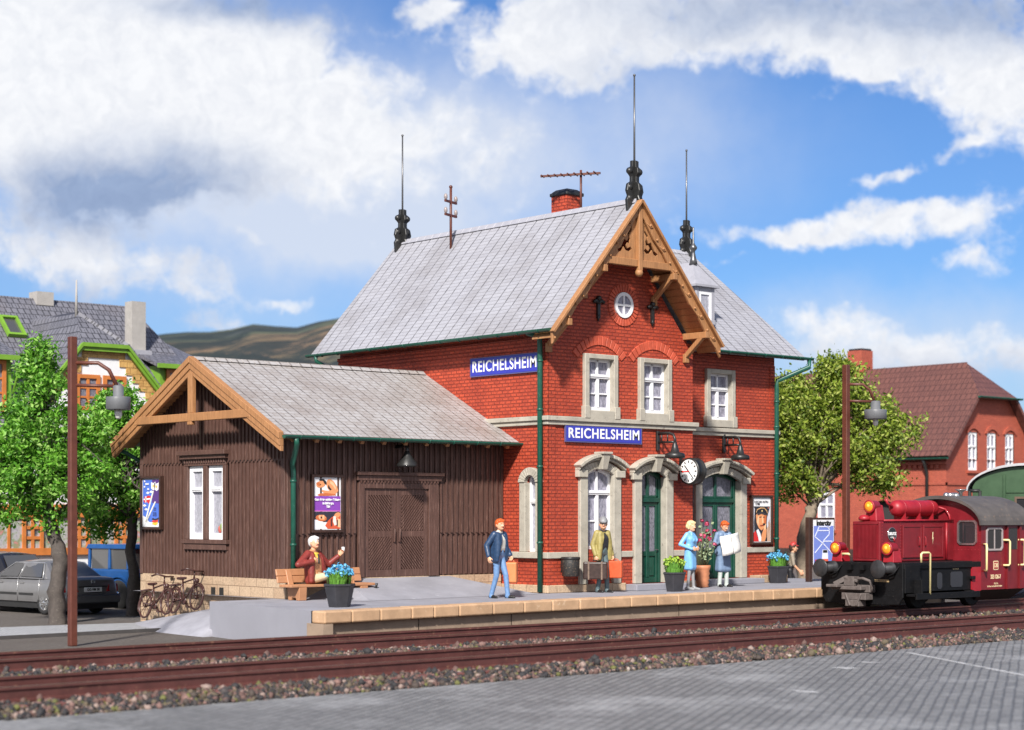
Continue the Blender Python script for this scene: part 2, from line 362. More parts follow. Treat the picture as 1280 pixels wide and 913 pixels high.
# ------------------------------------------------------------------ sun and sky
EL = rad(38); SD = Vector((-.80, -.60, 0)).normalized() * math.cos(EL) + Vector((0, 0, math.sin(EL)))
sl = bpy.data.lights.new('sun', 'SUN'); so = bpy.data.objects.new('sun', sl); COL.objects.link(so)
sl.energy = 5.0; sl.angle = rad(4.); sl.color = (1., .95, .88)
so.rotation_euler = SD.to_track_quat('Z', 'Y').to_euler()
W = bpy.data.worlds.new('World'); SC.world = W; W.use_nodes = True
def build_sky():
    nt = W.node_tree; nt.nodes.clear()
    out = nt.nodes.new('ShaderNodeOutputWorld'); bg = nt.nodes.new('ShaderNodeBackground'); L(nt, bg.outputs[0], out.inputs[0])
    bg.inputs['Strength'].default_value = .10
    sk = nt.nodes.new('ShaderNodeTexSky'); sk.sky_type = 'NISHITA'; sk.sun_disc = False; sk.sun_elevation = EL
    sk.sun_rotation = math.atan2(SD.x, SD.y); sk.altitude = 200; sk.air_density = 1.0; sk.dust_density = .6; sk.ozone_density = 3.
    d = nt.nodes.new('ShaderNodeTexCoord').outputs['Generated']
    # azimuth (deg, right positive, relative to the platform view) and elevation (deg): world-fixed sky directions
    sp = nt.nodes.new('ShaderNodeSeparateXYZ'); L(nt, d, sp.inputs[0]); X, Y, Z = sp.outputs
    rr = math_n(nt, 'ADD', math_n(nt, 'MULTIPLY', X, CR.x), math_n(nt, 'MULTIPLY', Y, CR.y))
    ff = math_n(nt, 'ADD', math_n(nt, 'MULTIPLY', X, CF.x), math_n(nt, 'MULTIPLY', Y, CF.y))
    az = math_n(nt, 'MULTIPLY', math_n(nt, 'ARCTAN2', rr, ff), 180 / math.pi)
    el = math_n(nt, 'MULTIPLY', math_n(nt, 'ARCSINE', Z), 180 / math.pi)
    cb = nt.nodes.new('ShaderNodeCombineXYZ'); L(nt, az, cb.inputs[0]); L(nt, el, cb.inputs[1])
    def px(x, y):   # sky direction of a spot in the photo
        a = (x - 640) / FPX; b = (HZ - y) / FPX
        return math.degrees(math.atan(a)), math.degrees(math.atan(b / math.sqrt(1 + a * a)))
    wn = nt.nodes.new('ShaderNodeTexNoise'); wn.inputs['Scale'].default_value = .35; wn.inputs['Detail'].default_value = 5; wn.inputs['Roughness'].default_value = .6; L(nt, cb.outputs[0], wn.inputs['Vector'])
    wv = nt.nodes.new('ShaderNodeVectorMath'); wv.operation = 'MULTIPLY_ADD'; L(nt, wn.outputs['Color'], wv.inputs[0]); wv.inputs[1].default_value = (3.2, 2.2, 0); L(nt, cb.outputs[0], wv.inputs[2])
    wv2 = nt.nodes.new('ShaderNodeVectorMath'); wv2.operation = 'SUBTRACT'; L(nt, wv.outputs[0], wv2.inputs[0]); wv2.inputs[1].default_value = (1.6, 1.1, 0)
    P = wv2.outputs[0]
    def blob(x, y, sx, sy, amp, tilt=0.):
        a, e = px(x, y)
        mp = nt.nodes.new('ShaderNodeMapping'); mp.vector_type = 'TEXTURE'; mp.inputs['Location'].default_value = (a, e, 0); mp.inputs['Rotation'].default_value = (0, 0, rad(tilt)); mp.inputs['Scale'].default_value = (sx / 40.1, sy / 40.1, 1)
        L(nt, P, mp.inputs[0]); v = nt.nodes.new('ShaderNodeVectorMath'); v.operation = 'LENGTH'; L(nt, mp.outputs[0], v.inputs[0])
        mr = nt.nodes.new('ShaderNodeMapRange'); mr.interpolation_type = 'SMOOTHSTEP'; mr.inputs[1].default_value = 1.; mr.inputs[2].default_value = 0.; mr.inputs[3].default_value = 0.; mr.inputs[4].default_value = amp
        L(nt, v.outputs['Value'], mr.inputs[0]); return mr.outputs[0]
    def total(lst):
        t = None
        for b in lst:
            v = blob(*b); t = v if t is None else math_n(nt, 'ADD', t, v)
        return t
    # where clouds stand (photo spots, radii in photo pixels, density)
    cover = total([(60, 40, 560, 260, .95), (330, 130, 480, 150, .75), (120, 200, 330, 160, .75), (110, 330, 330, 75, .70, -6), (250, 345, 90, 45, .30), (255, 398, 100, 26, .55),
                   (880, 20, 520, 105, .95), (700, 60, 170, 120, .6), (1240, 50, 330, 110, .75), (1260, 150, 190, 110, .75, -35), (540, 12, 60, 30, .6),
                   (1060, 285, 260, 46, .72, 6), (940, 288, 170, 30, .45), (1190, 285, 150, 70, .5), (1130, 215, 130, 18, .55, 18), (900, 330, 70, 14, .5), (1210, 335, 110, 25, .5),
                   (1150, 440, 420, 75, .85), (1010, 400, 160, 40, .35), (370, 375, 90, 16, .5), (330, 305, 60, 12, .45), (560, 230, 520, 120, .42), (1090, 82, 40, 16, .5),
                   (-500, 200, 600, 400, .7), (1900, 150, 700, 260, .6)])
    thin = total([(560, 190, 600, 170, 1.0), (330, 230, 520, 260, .9), (150, 120, 500, 300, .6), (470, 300, 240, 70, .55), (1150, 430, 460, 110, .9), (850, 100, 160, 140, .25)])
    f1 = noise_n(nt, cb.outputs[0], .33, 9, .60); f2 = noise_n(nt, P, 1.0, 7, .66)
    fb = math_n(nt, 'ADD', math_n(nt, 'MULTIPLY', f1, 1.0), math_n(nt, 'MULTIPLY', f2, .5))
    dens = math_n(nt, 'SUBTRACT', math_n(nt, 'ADD', cover, math_n(nt, 'MULTIPLY', math_n(nt, 'SUBTRACT', fb, .75), 1.7)), .36)
    alpha = nt.nodes.new('ShaderNodeMapRange'); alpha.interpolation_type = 'SMOOTHSTEP'; alpha.inputs[1].default_value = 0.; alpha.inputs[2].default_value = .50; L(nt, dens, alpha.inputs[0])
    # grey bellies
    grey = total([(190, 230, 230, 95, 1.0), (60, 250, 200, 90, .55), (330, 10, 260, 50, .95), (1000, 8, 420, 62, .8), (1250, 30, 230, 60, .7), (250, 330, 140, 60, .3), (60, 375, 200, 55, .65), (230, 395, 160, 40, .4), (760, 85, 130, 40, .3), (1180, 470, 420, 60, .45)])
    gd = math_n(nt, 'MULTIPLY', grey, math_n(nt, 'ADD', .55, math_n(nt, 'MULTIPLY', f2, .9)), True)
    lit = noise_n(nt, P, 1.7, 6, .65)
    ccol = mixc(nt, gd, (6.5, 6.6, 6.9), (2.3, 3.0, 4.5))
    ccol = mixc(nt, 1., ccol, ramp(nt, lit, [(.3, (.90, .915, .94)), (.62, (1.05, 1.05, 1.04))]).outputs[0], 'MULTIPLY')
    # blue of the day: Nishita, pulled to the photo's deeper blue
    blue = mixc(nt, 1., sk.outputs[0], (.42, .60, .86), 'MULTIPLY')
    th = math_n(nt, 'MULTIPLY', thin, math_n(nt, 'ADD', .25, math_n(nt, 'MULTIPLY', f1, 1.1)), True)
    base = mixc(nt, math_n(nt, 'MULTIPLY', th, .85), blue, (5.2, 5.6, 6.4))
    hz_ = nt.nodes.new('ShaderNodeMapRange'); hz_.inputs[1].default_value = 7.; hz_.inputs[2].default_value = 0.; hz_.inputs[3].default_value = 0.; hz_.inputs[4].default_value = .45; L(nt, el, hz_.inputs[0])
    base = mixc(nt, hz_.outputs[0], base, (3.9, 4.5, 5.6))
    # unseen bright cloud deck behind the camera, added as soft fill light
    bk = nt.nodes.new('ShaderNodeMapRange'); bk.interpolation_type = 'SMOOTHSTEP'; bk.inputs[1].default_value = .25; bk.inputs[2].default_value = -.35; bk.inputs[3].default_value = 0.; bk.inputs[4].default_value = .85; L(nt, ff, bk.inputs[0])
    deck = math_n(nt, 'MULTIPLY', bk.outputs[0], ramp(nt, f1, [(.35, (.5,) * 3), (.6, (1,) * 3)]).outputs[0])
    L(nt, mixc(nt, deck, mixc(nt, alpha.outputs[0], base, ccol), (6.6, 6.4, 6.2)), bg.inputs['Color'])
build_sky()
SC.view_settings.view_transform = 'Standard'; SC.view_settings.look = 'None'; SC.view_settings.exposure = .48; SC.view_settings.gamma = 1.
SC.view_settings.use_curve_mapping = False
SC.cycles.max_bounces = 6; SC.cycles.diffuse_bounces = 3; SC.cycles.glossy_bounces = 3; SC.cycles.transmission_bounces = 4; SC.cycles.transparent_max_bounces = 8; SC.cycles.caustics_reflective = False; SC.cycles.caustics_refractive = False
# ------------------------------------------------------------------ ground, road, path, platform
GZ = -.75
def ground_mat():
    m, nt, b = nt_new('car_park_grit'); g = geo_pos(nt)
    a = noise_n(nt, g, 22, 6, .8); c = noise_n(nt, g, .6, 5, .6); s = noise_n(nt, g, 70, 2, .5)
    col = ramp(nt, a, [(.3, (.045, .038, .034)), (.5, (.115, .10, .09)), (.72, (.24, .215, .195))]).outputs[0]
    col = mixc(nt, ramp(nt, c, [(.4, (0, 0, 0)), (.7, (.4,) * 3)]).outputs[0], col, (.07, .055, .045))
    L(nt, col, b.inputs['Base Color']); b.inputs['Roughness'].default_value = .9
    bump(nt, b, math_n(nt, 'ADD', a, s), .7, .03); return m
def sett_mat(name, c1, c2, mortar, bw, rh, rot, ms=.2, stain=((.55, .55, .56), .25)):
    m, nt, b = nt_new(name); g = geo_pos(nt)
    mp = nt.nodes.new('ShaderNodeMapping'); mp.inputs['Rotation'].default_value = (0, 0, rot); L(nt, g, mp.inputs[0])
    wob = nt.nodes.new('ShaderNodeTexNoise'); wob.inputs['Scale'].default_value = 1.2; L(nt, g, wob.inputs['Vector'])
    va = nt.nodes.new('ShaderNodeVectorMath'); va.operation = 'MULTIPLY_ADD'; L(nt, wob.outputs['Color'], va.inputs[0]); va.inputs[1].default_value = (.05, .05, 0); L(nt, mp.outputs[0], va.inputs[2])
    t = nt.nodes.new('ShaderNodeTexBrick'); t.offset = .5
    for k, v in (('Scale', 1.), ('Mortar Size', rh * ms), ('Mortar Smooth', .8), ('Brick Width', bw), ('Row Height', rh), ('Bias', 0.)): t.inputs[k].default_value = v
    L(nt, va.outputs[0], t.inputs['Vector'])
    t.inputs['Color1'].default_value = rgba(c1); t.inputs['Color2'].default_value = rgba(c2); t.inputs['Mortar'].default_value = rgba(mortar)
    n1 = noise_n(nt, g, .45, 6, .7); n2 = noise_n(nt, g, 14, 4, .7)
    c = mixc(nt, ramp(nt, n1, [(.5, (0, 0, 0)), (.78, (stain[1] * 2,) * 3)]).outputs[0], t.outputs['Color'], stain[0])
    c = mixc(nt, 1., c, ramp(nt, n2, [(.3, (.7,) * 3), (.7, (1.2,) * 3)]).outputs[0], 'MULTIPLY')
    L(nt, c, b.inputs['Base Color']); b.inputs['Roughness'].default_value = .6
    h = math_n(nt, 'ADD', math_n(nt, 'SUBTRACT', 1., t.outputs['Fac']), math_n(nt, 'MULTIPLY', n2, .4))
    bump(nt, b, h, .4, .02); return m
def structure(mb, name, mats, **k):
    return tag(mb.build(name, mats, **k), kind='structure')
m = MB(); m.poly([(-1500, -1500, GZ), (2500, -1500, GZ), (2500, 2500, GZ), (-1500, 2500, GZ)])
structure(m, 'ground', ground_mat())
ROADM = sett_mat('dark_setts', (.235, .232, .228), (.165, .163, .16), (.10, .10, .10), .20, .15, -rad(32.5), .2)
m = MB(); m.poly([(-90, -60, GZ + .006), (70, -60, GZ + .006), (70, -10.15, GZ + .006), (-90, -10.15, GZ + .006)])
structure(m, 'road', ROADM)
# worn white line on the road with a few paint scuffs
def worn_paint():
    m, nt, b = nt_new('worn_road_paint'); g = geo_pos(nt); n = noise_n(nt, g, 9, 6, .8)
    b.inputs['Base Color'].default_value = (.72, .72, .73, 1); b.inputs['Roughness'].default_value = .7
    L(nt, ramp(nt, n, [(.36, (0, 0, 0)), (.60, (.62,) * 3)]).outputs[0], b.inputs['Alpha']); return m
WPAINT = worn_paint()
m = MB(); a = Vector((-.89, -11.0, GZ + .012)); b_ = Vector((-3.9, -15.8, GZ + .012)); dd = (b_ - a).normalized(); pp = Vector((-dd.y, dd.x, 0)) * .07
m.poly([a - pp, b_ - pp, b_ + pp, a + pp])
for cx, cy, w_, h_ in ((-4.6, -12.4, .22, .35), (-3.3, -11.9, .16, .30), (-8.3, -14.6, .16, .3)):
    m.poly([(cx + w_ * math.cos(t) * (.8 + .3 * math.sin(3 * t + cx)), cy + h_ * math.sin(t) * (.8 + .25 * math.cos(2 * t + cy)), GZ + .012) for t in np.linspace(0, 2 * math.pi, 14)[:-1]])
structure(m, 'road_marking', WPAINT, recalc=False)
PATHM = sett_mat('pale_setts', (.52, .53, .56), (.44, .45, .48), (.10, .10, .11), .16, .12, rad(20), .22, ((.62, .62, .63), .2))
m = MB(); m.prism([(-22, 3.55, GZ + .003), (-7.6, 4.15, GZ + .003), (-7.3, 6.6, GZ + .003), (-9.6, 7.0, GZ + .003), (-22, 7.6, GZ + .003)], (0, 0, .045))
structure(m, 'path', PATHM)
m = MB(); m.prism([(-22, 3.40, GZ + .002), (-7.62, 4.0, GZ + .002), (-7.6, 4.14, GZ + .002), (-22, 3.54, GZ + .002)], (0, 0, .07))
structure(m, 'kerb', M('kerb_dark', (.06, .055, .055), .85, .3, 5, .3))
# platform
EDGE = [(-8.81, -3.24), (-6.2, -2.98), (-3.5, -2.76), (2., -2.46), (7.3, -2.3), (12.6, -2.28)]
CW = .42
p_ = tag(bpy.data.objects.new('platform', None), kind='structure'); COL.objects.link(p_); OFF[p_.name] = Vector()
m = MB()
inner = [(x, y + CW) for x, y in EDGE]; inner[0] = (-8.76, -3.24 + CW)
top = [(-8.81, -3.24 + CW)] + inner[1:] + [(12.6, 3.0), (10.5, 3.0), (10.5, 8), (-6.5, 8), (-6.5, 1.9), (-8.16, 1.85)]
m.poly([(x, y, 0) for x, y in top])
m.build('platform_surface', PLAT, p_, recalc=False)
m = MB()
for (a, b_, zt) in (((-8.16, 1.85), (-8.81, -3.24 + CW), 0.), ((-6.4, 1.85), (-8.16, 1.85), 0.), ((12.6, 3.0), (10.5, 3.0), 0.), ((12.6, -2.28), (12.6, 3.0), 0.)):
    m.add([(a[0], a[1], GZ), (b_[0], b_[1], GZ), (b_[0], b_[1], zt), (a[0], a[1], zt)], [(0, 1, 2, 3)])
m.build('platform_end', M('platform_cement', (.29, .29, .33), .75, .08, .8, .12), p_, recalc=False)
m = MB(); random.seed(3)
def along(poly, s):
    for i in range(len(poly) - 1):
        a, b_ = Vector(poly[i]), Vector(poly[i + 1]); l = (b_ - a).length
        if s <= l: return a + (b_ - a) * (s / l)
        s -= l
    return Vector(poly[-1])
tot = sum((Vector(EDGE[i + 1]) - Vector(EDGE[i])).length for i in range(len(EDGE) - 1)); s_ = 0.; ncop = 0
while s_ < tot - .1:
    w_ = random.uniform(.62, 1.0); e_ = min(tot, s_ + w_); a = along(EDGE, s_ + .008); b_ = along(EDGE, e_ - .008); s_ = e_
    zt = .004 + random.uniform(-.004, .004)
    dz = -.235
    m.hexa([(a.x, a.y - .02, dz), (b_.x, b_.y - .02, dz), (b_.x, b_.y + CW, dz), (a.x, a.y + CW, dz)], [(a.x, a.y - .02, zt), (b_.x, b_.y - .02, zt), (b_.x, b_.y + CW, zt), (a.x, a.y + CW, zt)])
m.build('coping_row', COPING, p_, bevel=.03, seg=2)
m = MB()
for i in range(len(EDGE) - 1):
    a, b_ = EDGE[i], EDGE[i + 1]
    m.add([(a[0] + .02, a[1] + .12, GZ), (b_[0], b_[1] + .12, GZ), (b_[0], b_[1] + .12, -.2), (a[0] + .02, a[1] + .12, -.2)], [(0, 1, 2, 3)])
m.box((-8.83, -3.245, GZ), (-8.60, -2.7, -.24))
m.build('platform_face', PLATWALL, p_)
# loading ramp up to the shed door
m = MB(); m.hexa([(-5.75, -.35, .004), (-.5, -.2, .004), (-.35, 1.66, .006), (-5.9, 1.66, .006)], [(-5.5, -.3, .008), (-1.2, -.15, .008), (-1.75, 1.66, .425), (-4.75, 1.66, .425)])
m.build('loading_ramp', PLAT, p_)
# apron sloping down beside the shed gable
rows = []
for i in range(15):
    t = i / 14; y = 1.86 + t * 5.9; zw = -.03 - .72 * (t ** 1.15); row = []
    tx, ty = -8.42 + .75 * t ** 2, 1.72 + t * 4.9
    for k in range(11):
        s = k / 10; p = Vector((-6.3, y, zw)).lerp(Vector((tx, ty, GZ - .01)), s); drop = (1 - s) ** .9
        z = GZ - .01 + (zw - GZ + .01) * (1 - s ** 2.1)
        row.append((p.x, p.y, z + .012 * noise.noise(Vector((p.x * 3, p.y * 2, 0)))))
    rows.append(row)
rows.insert(0, [(x, y + .001, GZ - .02) for x, y, z in rows[0]])
m = MB(); m.grid(rows); structure(m, 'apron_slope', M('apron_cement', (.285, .285, .325), .75, .18, 2.5, .4, fine=16.))
# ------------------------------------------------------------------ far hills
def hills():
    rows = []; 
    prof = [(-60, 2.0), (-30, 4.0), (-17, 4.8), (-13, 5.3), (-10.3, 5.72), (-9.0, 5.75), (-7.8, 6.05), (-6.9, 5.85), (-6.0, 6.1), (-5.0, 6.28), (-3.5, 6.2), (0, 5.6), (5, 4.0), (9, 2.6), (14, 1.8), (30, 1.6), (60, 2.0)]
    pa = [p[0] for p in prof]; pe = [p[1] for p in prof]
    for j in range(60):
        t = j / 59; D = 420 + 900 * t; row = []
        for i in range(181):
            a = -60 + 120 * i / 180; ra = rad(a)
            e = np.interp(a, pa, pe)
            P_ = CAM + (CF * math.cos(ra) + CR * math.sin(ra)) * D
            hmax = math.tan(rad(e)) * 1320
            n = noise.fractal(Vector((P_.x / 260, P_.y / 260, 3.1)), 1., 2., 6)
            r = noise.fractal(Vector((P_.x / 70, P_.y / 70, 7.7)), 1., 2., 4)
            h = hmax * (t ** 1.15) + (n * 26 + r * 5) * math.sin(min(1, t * 1.02) * math.pi) ** .7
            if t > .97: h = min(h, hmax)
            row.append((P_.x, P_.y, max(GZ - 1, GZ - .5 + h)))
        rows.append(row)
    m = MB(); m.grid(rows)
    mt, nt, b = nt_new('hill_heath'); g0 = geo_pos(nt); mp = nt.nodes.new('ShaderNodeMapping'); mp.inputs['Rotation'].default_value = (0, 0, -math.asin(CF.y)); mp.inputs['Scale'].default_value = (.05, 1., 1.3); L(nt, g0, mp.inputs[0]); g = mp.outputs[0]
    n1 = noise_n(nt, g, .010, 6, .62); n2 = noise_n(nt, g, .030, 7, .78)
    c = ramp(nt, n1, [(.33, (.06, .075, .065)), (.45, (.13, .11, .075)), (.54, (.21, .14, .095)), (.62, (.08, .095, .07)), (.72, (.06, .07, .075))]).outputs[0]
    f = ramp(nt, n2, [(.44, (0, 0, 0)), (.54, (.95,) * 3)], 'EASE').outputs[0]
    c = mixc(nt, f, c, (.028, .038, .042))
    L(nt, c, b.inputs['Base Color']); b.inputs['Roughness'].default_value = 1.; b.inputs['Specular IOR Level'].default_value = .1
    bump(nt, b, n2, .6, 4.)
    structure(m, 'hills', mt)
hills()
# ------------------------------------------------------------------ windows and doors
def casement(fr, u0, u1, z0, z1, parent, n=-.08, trans=.66, cols=2, rows=2, arch=None, pane=PANE, fw=.075, name='window', frm=WHITE):
    """white wooden window: outer frame, transom, casements with glazing bars; panes are a sub-part"""
    m = MB(); zt = z0 + (z1 - z0) * trans; d0, d1 = n - .05, n + .02
    fbox(m, fr, u0, u0 + fw, d0, d1, z0, z1); fbox(m, fr, u1 - fw, u1, d0, d1, z0, z1)
    fbox(m, fr, u0 + fw, u1 - fw, d0, d1, z0, z0 + fw * 1.15)
    if arch is None: fbox(m, fr, u0 + fw, u1 - fw, d0, d1, z1 - fw, z1)
    else:
        A = arc(u0 + fw * .9, u1 - fw * .9, z1 - arch - fw, arch); 
        fprism(m, fr, A + [(u1 - fw * .9, z1 + .02), (u0 + fw * .9, z1 + .02)], d0, d1)
    fbox(m, fr, u0 + fw, u1 - fw, d0, d1 + .025, zt - .05, zt + .055); fbox(m, fr, u0 + fw, u1 - fw, d1 + .026, d1 + .045, zt - .012, zt + .05)
    um = (u0 + u1) / 2
    if cols == 2:
        fbox(m, fr, um - .045, um + .045, d0, d1 + .012, z0 + fw, zt - .05); fbox(m, fr, um - .03, um + .03, d0, d1, zt + .055, z1 - .02)
        for k in range(1, rows):
            zz = z0 + (zt - z0) * k / rows
            fbox(m, fr, u0 + fw, um - .045, d0 + .01, d1 - .012, zz - .018, zz + .018); fbox(m, fr, um + .045, u1 - fw, d0 + .01, d1 - .012, zz - .018, zz + .018)
    w = m.build(name, frm, parent, bevel=.006)
    g = MB(); fbox(g, fr, u0 + .01, u1 - .01, n - .045, n - .03, z0 + .01, z1 - .005); g.build('pane', pane, w)
    return w
def arched_surround(fr, u0, u1, z0, z1, parent, rise=.16, jw=.24, n=.09, hood=True, base=None, name='window_surround'):
    """grey stone jambs, arched head and moulded hood with keystone; u0..u1 is the clear opening, z1 its crown"""
    m = MB(); zs = z1 - rise; jb = z0 if base is None else base
    for a, b in ((u0 - jw, u0), (u1, u1 + jw)):
        fbox(m, fr, a + (0 if a < u0 - .01 else -.014), b + (.014 if a < u0 - .01 else 0), -.28, n, jb, zs + .02)
    A = arc(u0, u1, zs, rise); O = arc(u0 - jw, u1 + jw, zs + .10, rise + .08)
    fprism(m, fr, A + list(reversed(O)), -.02, n - .004) if False else None
    for i in range(len(A) - 1):
        fprism(m, fr, [A[i], A[i + 1], O[i + 1], O[i]], -.02, n - .004)
    if hood:
        e = .10; O2 = arc(u0 - jw - e, u1 + jw + e, zs + .105, rise + .10); O3 = [(u, z + .13) for u, z in arc(u0 - jw - e - .05, u1 + jw + e + .05, zs + .105, rise + .12)]
        O1 = [(u, z + .065) for u, z in O2]
        for i in range(len(O2) - 1):
            fprism(m, fr, [O2[i], O2[i + 1], O1[i + 1], O1[i]], -.01, n + .08)
            fprism(m, fr, [O1[i], O1[i + 1], O3[i + 1], O3[i]], -.01, n + .16)
        for a, b in ((u0 - jw - e, u0 - .03), (u1 + .03, u1 + jw + e)):   # ears below the hood ends
            fbox(m, fr, a + (.0 if a < u0 - .1 else 0), b, -.01, n + .05, zs - .06, zs + .11)
        um = (u0 + u1) / 2; zk = z1
        m.hexa([fr(um - .085, 0, zk - .03), fr(um + .085, 0, zk - .03), fr(um + .085, n + .13, zk - .03), fr(um - .085, n + .13, zk - .03)],
               [fr(um - .125, 0, zk + .34), fr(um + .125, 0, zk + .34), fr(um + .125, n + .21, zk + .34), fr(um - .125, n + .21, zk + .34)])
        fbox(m, fr, um - .17, um + .17, 0, n + .24, zk + .34, zk + .40)
    return m.build(name, STONE, parent, bevel=.012)
def rect_surround(fr, u0, u1, z0, z1, parent, jw=.13, n=.10):
    m = MB()
    fbox(m, fr, u0 - jw, u0 + .014, -.2, n, z0, z1 + jw * .8); fbox(m, fr, u1 - .014, u1 + jw, -.2, n, z0, z1 + jw * .8)
    fbox(m, fr, u0 + .014, u1 - .014, -.2, n - .003, z1 - .014, z1 + jw * .8)
    fbox(m, fr, u0 - jw - .04, u0 + .012, -.02, n + .035, z0 - .2, z0 + .10); fbox(m, fr, u1 - .012, u1 + jw + .04, -.02, n + .035, z0 - .2, z0 + .10)
    fbox(m, fr, u0 + .012, u1 - .012, -.15, n + .02, z0 - .2, z0)
    return m.build('window_surround', STONE, parent, bevel=.012)
def voussoirs(fr, um, zc, r0, r1, a0, a1, n, parent, name='brick_arch', th=.028, gap=.12):
    m = MB()
    for i in range(n):
        t0 = a0 + (a1 - a0) * (i + gap / 2) / n; t1 = a0 + (a1 - a0) * (i + 1 - gap / 2) / n
        fprism(m, fr, [(um + r0 * math.cos(t0), zc + r0 * math.sin(t0)), (um + r0 * math.cos(t1), zc + r0 * math.sin(t1)), (um + r1 * math.cos(t1), zc + r1 * math.sin(t1)), (um + r1 * math.cos(t0), zc + r1 * math.sin(t0))], -.01, th)
    return m.build(name, ARCHB, parent, bevel=.008)
ARCHB = M('arch_brick', (.50, .085, .042), .62, .3, 5., .3)
def panel_door(fr, u0, u1, z0, z1, parent, leaves=1, n=-.15, trans=.74, rise=.14):
    """green door leaf with glazed upper panels and arched fanlight"""
    zt = z0 + (z1 - z0) * trans; fw = .085
    m = MB(); d0, d1 = n - .06, n
    fbox(m, fr, u0, u0 + fw, d0, d1 + .03, z0, z1 - rise); fbox(m, fr, u1 - fw, u1, d0, d1 + .03, z0, z1 - rise)
    A = arc(u0 + fw * .6, u1 - fw * .6, z1 - rise - fw, rise); fprism(m, fr, A + [(u1 - .01, z1 - .01), (u0 + .01, z1 - .01)], d0, d1 + .03)
    fbox(m, fr, u0 + fw, u1 - fw, d0, d1 + .05, zt - .05, zt + .06)
    um = (u0 + u1) / 2; fbox(m, fr, um - .04, um + .04, d0, d1 + .01, zt + .06, z1 - .05)
    fbox(m, fr, u0 + fw, u0 + fw + .05, d0, d1 - .01, zt + .06, z1 - .12); fbox(m, fr, u1 - fw - .05, u1 - fw, d0, d1 - .01, zt + .06, z1 - .12)
    fbox(m, fr, u0 + fw, u1 - fw, d0, d1 - .01, zt + .06, zt + .12)
    dr = m.build('door_frame', DOORG, parent, bevel=.008)
    g = MB(); fbox(g, fr, u0 + .03, u1 - .03, n - .055, n - .04, zt, z1 - .02); g.build('pane', PANED, dr)
    W_ = (u1 - u0 - 2 * fw); k = 2
    for i in range(leaves):
        m = MB(); a = u0 + fw + W_ * i / leaves; b = u0 + fw + W_ * (i + 1) / leaves; z2 = zt - .05; zl = z0 + (z2 - z0) * .36
        st = .085
        fbox(m, fr, a, a + st, d0, d1, z0, z2); fbox(m, fr, b - st, b, d0, d1, z0, z2)
        for za, zb in ((z0, z0 + .14), (zl - .06, zl + .06), (z2 - .10, z2)): fbox(m, fr, a + st, b - st, d0, d1 - .004, za, zb)
        mid = (a + b) / 2
        if leaves == 1:
            fbox(m, fr, mid - .05, mid + .05, d0, d1 + .008, z0 + .14, z2 - .1)
            cells = ((a + st, mid - .05), (mid + .05, b - st))
        else: cells = ((a + st, b - st),)
        for ca, cb in cells:
            fbox(m, fr, ca, cb, d0, d1 - .035, z0 + .14, zl - .06); fbox(m, fr, ca + .04, cb - .04, d0, d1 - .012, z0 + .18, zl - .10)
        lf = m.build('door_leaf', DOORG, parent, bevel=.008)
        for ca, cb in cells:
            g = MB(); fbox(g, fr, ca - .005, cb + .005, n - .05, n - .036, zl + .05, z2 - .09); g.build('pane', PANED, lf)
        if i == leaves - 1:
            hd = MB(); hx = a + st * .5 if leaves == 2 else b - st * .5
            hd.tube([fr(hx, d1 - n + n, zl + .10), fr(hx, d1 + .05, zl + .10), fr(hx + (.09 if leaves == 2 else -.09), d1 + .05, zl + .10)], .012, 6); hd.build('handle', ROD, lf)
# ------------------------------------------------------------------ station building
ST = thing('station_building', (2.5, 4, 0), 'two storey red brick station with steep grey slate roof and ochre timber gable', 'station building')
FF = Fr((0, 0, 0), (1, 0, 0), (0, -1, 0))            # front gable wall
FL = Fr((0, 0, 0), (0, -1, 0), (-1, 0, 0))           # left wall, u = -y
FRW = Fr((0, 1.55, 0), (1, 0, 0), (0, -1, 0))        # recessed wing wall
EZ = 6.2; XR = 10.0; YB = 8.3
m = MB()
W1 = (1.26, 2.12, 4.38, 5.64); W2 = (3.14, 4.02, 4.38, 5.64); G1 = (1.22, 2.12, 1.02, 2.98); D1 = (3.07, 3.97, .16, 2.95)
W3 = (7.27, 8.15, 4.42, 5.68); D2 = (6.95, 8.52, .14, 2.98); S1 = (-.74, -.36, .97, 2.80)
wall_holes(m, FF, 0, 5.0, 0, EZ, [W1, W2, G1, D1])
wall_holes(m, FL, -YB, 0, 0, EZ, [S1])
wall_holes(m, FRW, 5.0, XR, 0, EZ + .3, [W3, D2])
m.add([(5, 0, 0), (5, 1.55, 0), (5, 1.55, EZ), (5, 0, EZ)], [(0, 1, 2, 3)])
m.add([(XR, 1.55, 0), (XR, YB, 0), (XR, YB, EZ), (XR, 1.55, EZ)], [(0, 1, 2, 3)]); m.add([(XR, YB, 0), (0, YB, 0), (0, YB, EZ), (XR, YB, EZ)], [(0, 1, 2, 3)])
for y0 in (0., YB): m.add([(0, y0, EZ), (4.8, y0, EZ), (2.36, y0, EZ + 2.9)], [(0, 1, 2)])
m.add([(XR, 1.55, EZ), (XR, YB, EZ), (XR, 5.0, EZ + 3.0)], [(0, 1, 2)])
m.build('wall', BRICK, ST, recalc=False)
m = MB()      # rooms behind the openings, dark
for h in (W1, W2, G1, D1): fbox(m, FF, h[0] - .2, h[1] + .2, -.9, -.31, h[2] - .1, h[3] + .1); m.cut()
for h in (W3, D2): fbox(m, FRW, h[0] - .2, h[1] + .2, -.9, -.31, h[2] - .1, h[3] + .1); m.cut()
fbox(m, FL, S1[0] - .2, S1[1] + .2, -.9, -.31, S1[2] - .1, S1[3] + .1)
m.build('dark_room', flat('room_dark', (.03, .028, .028), .9), ST)
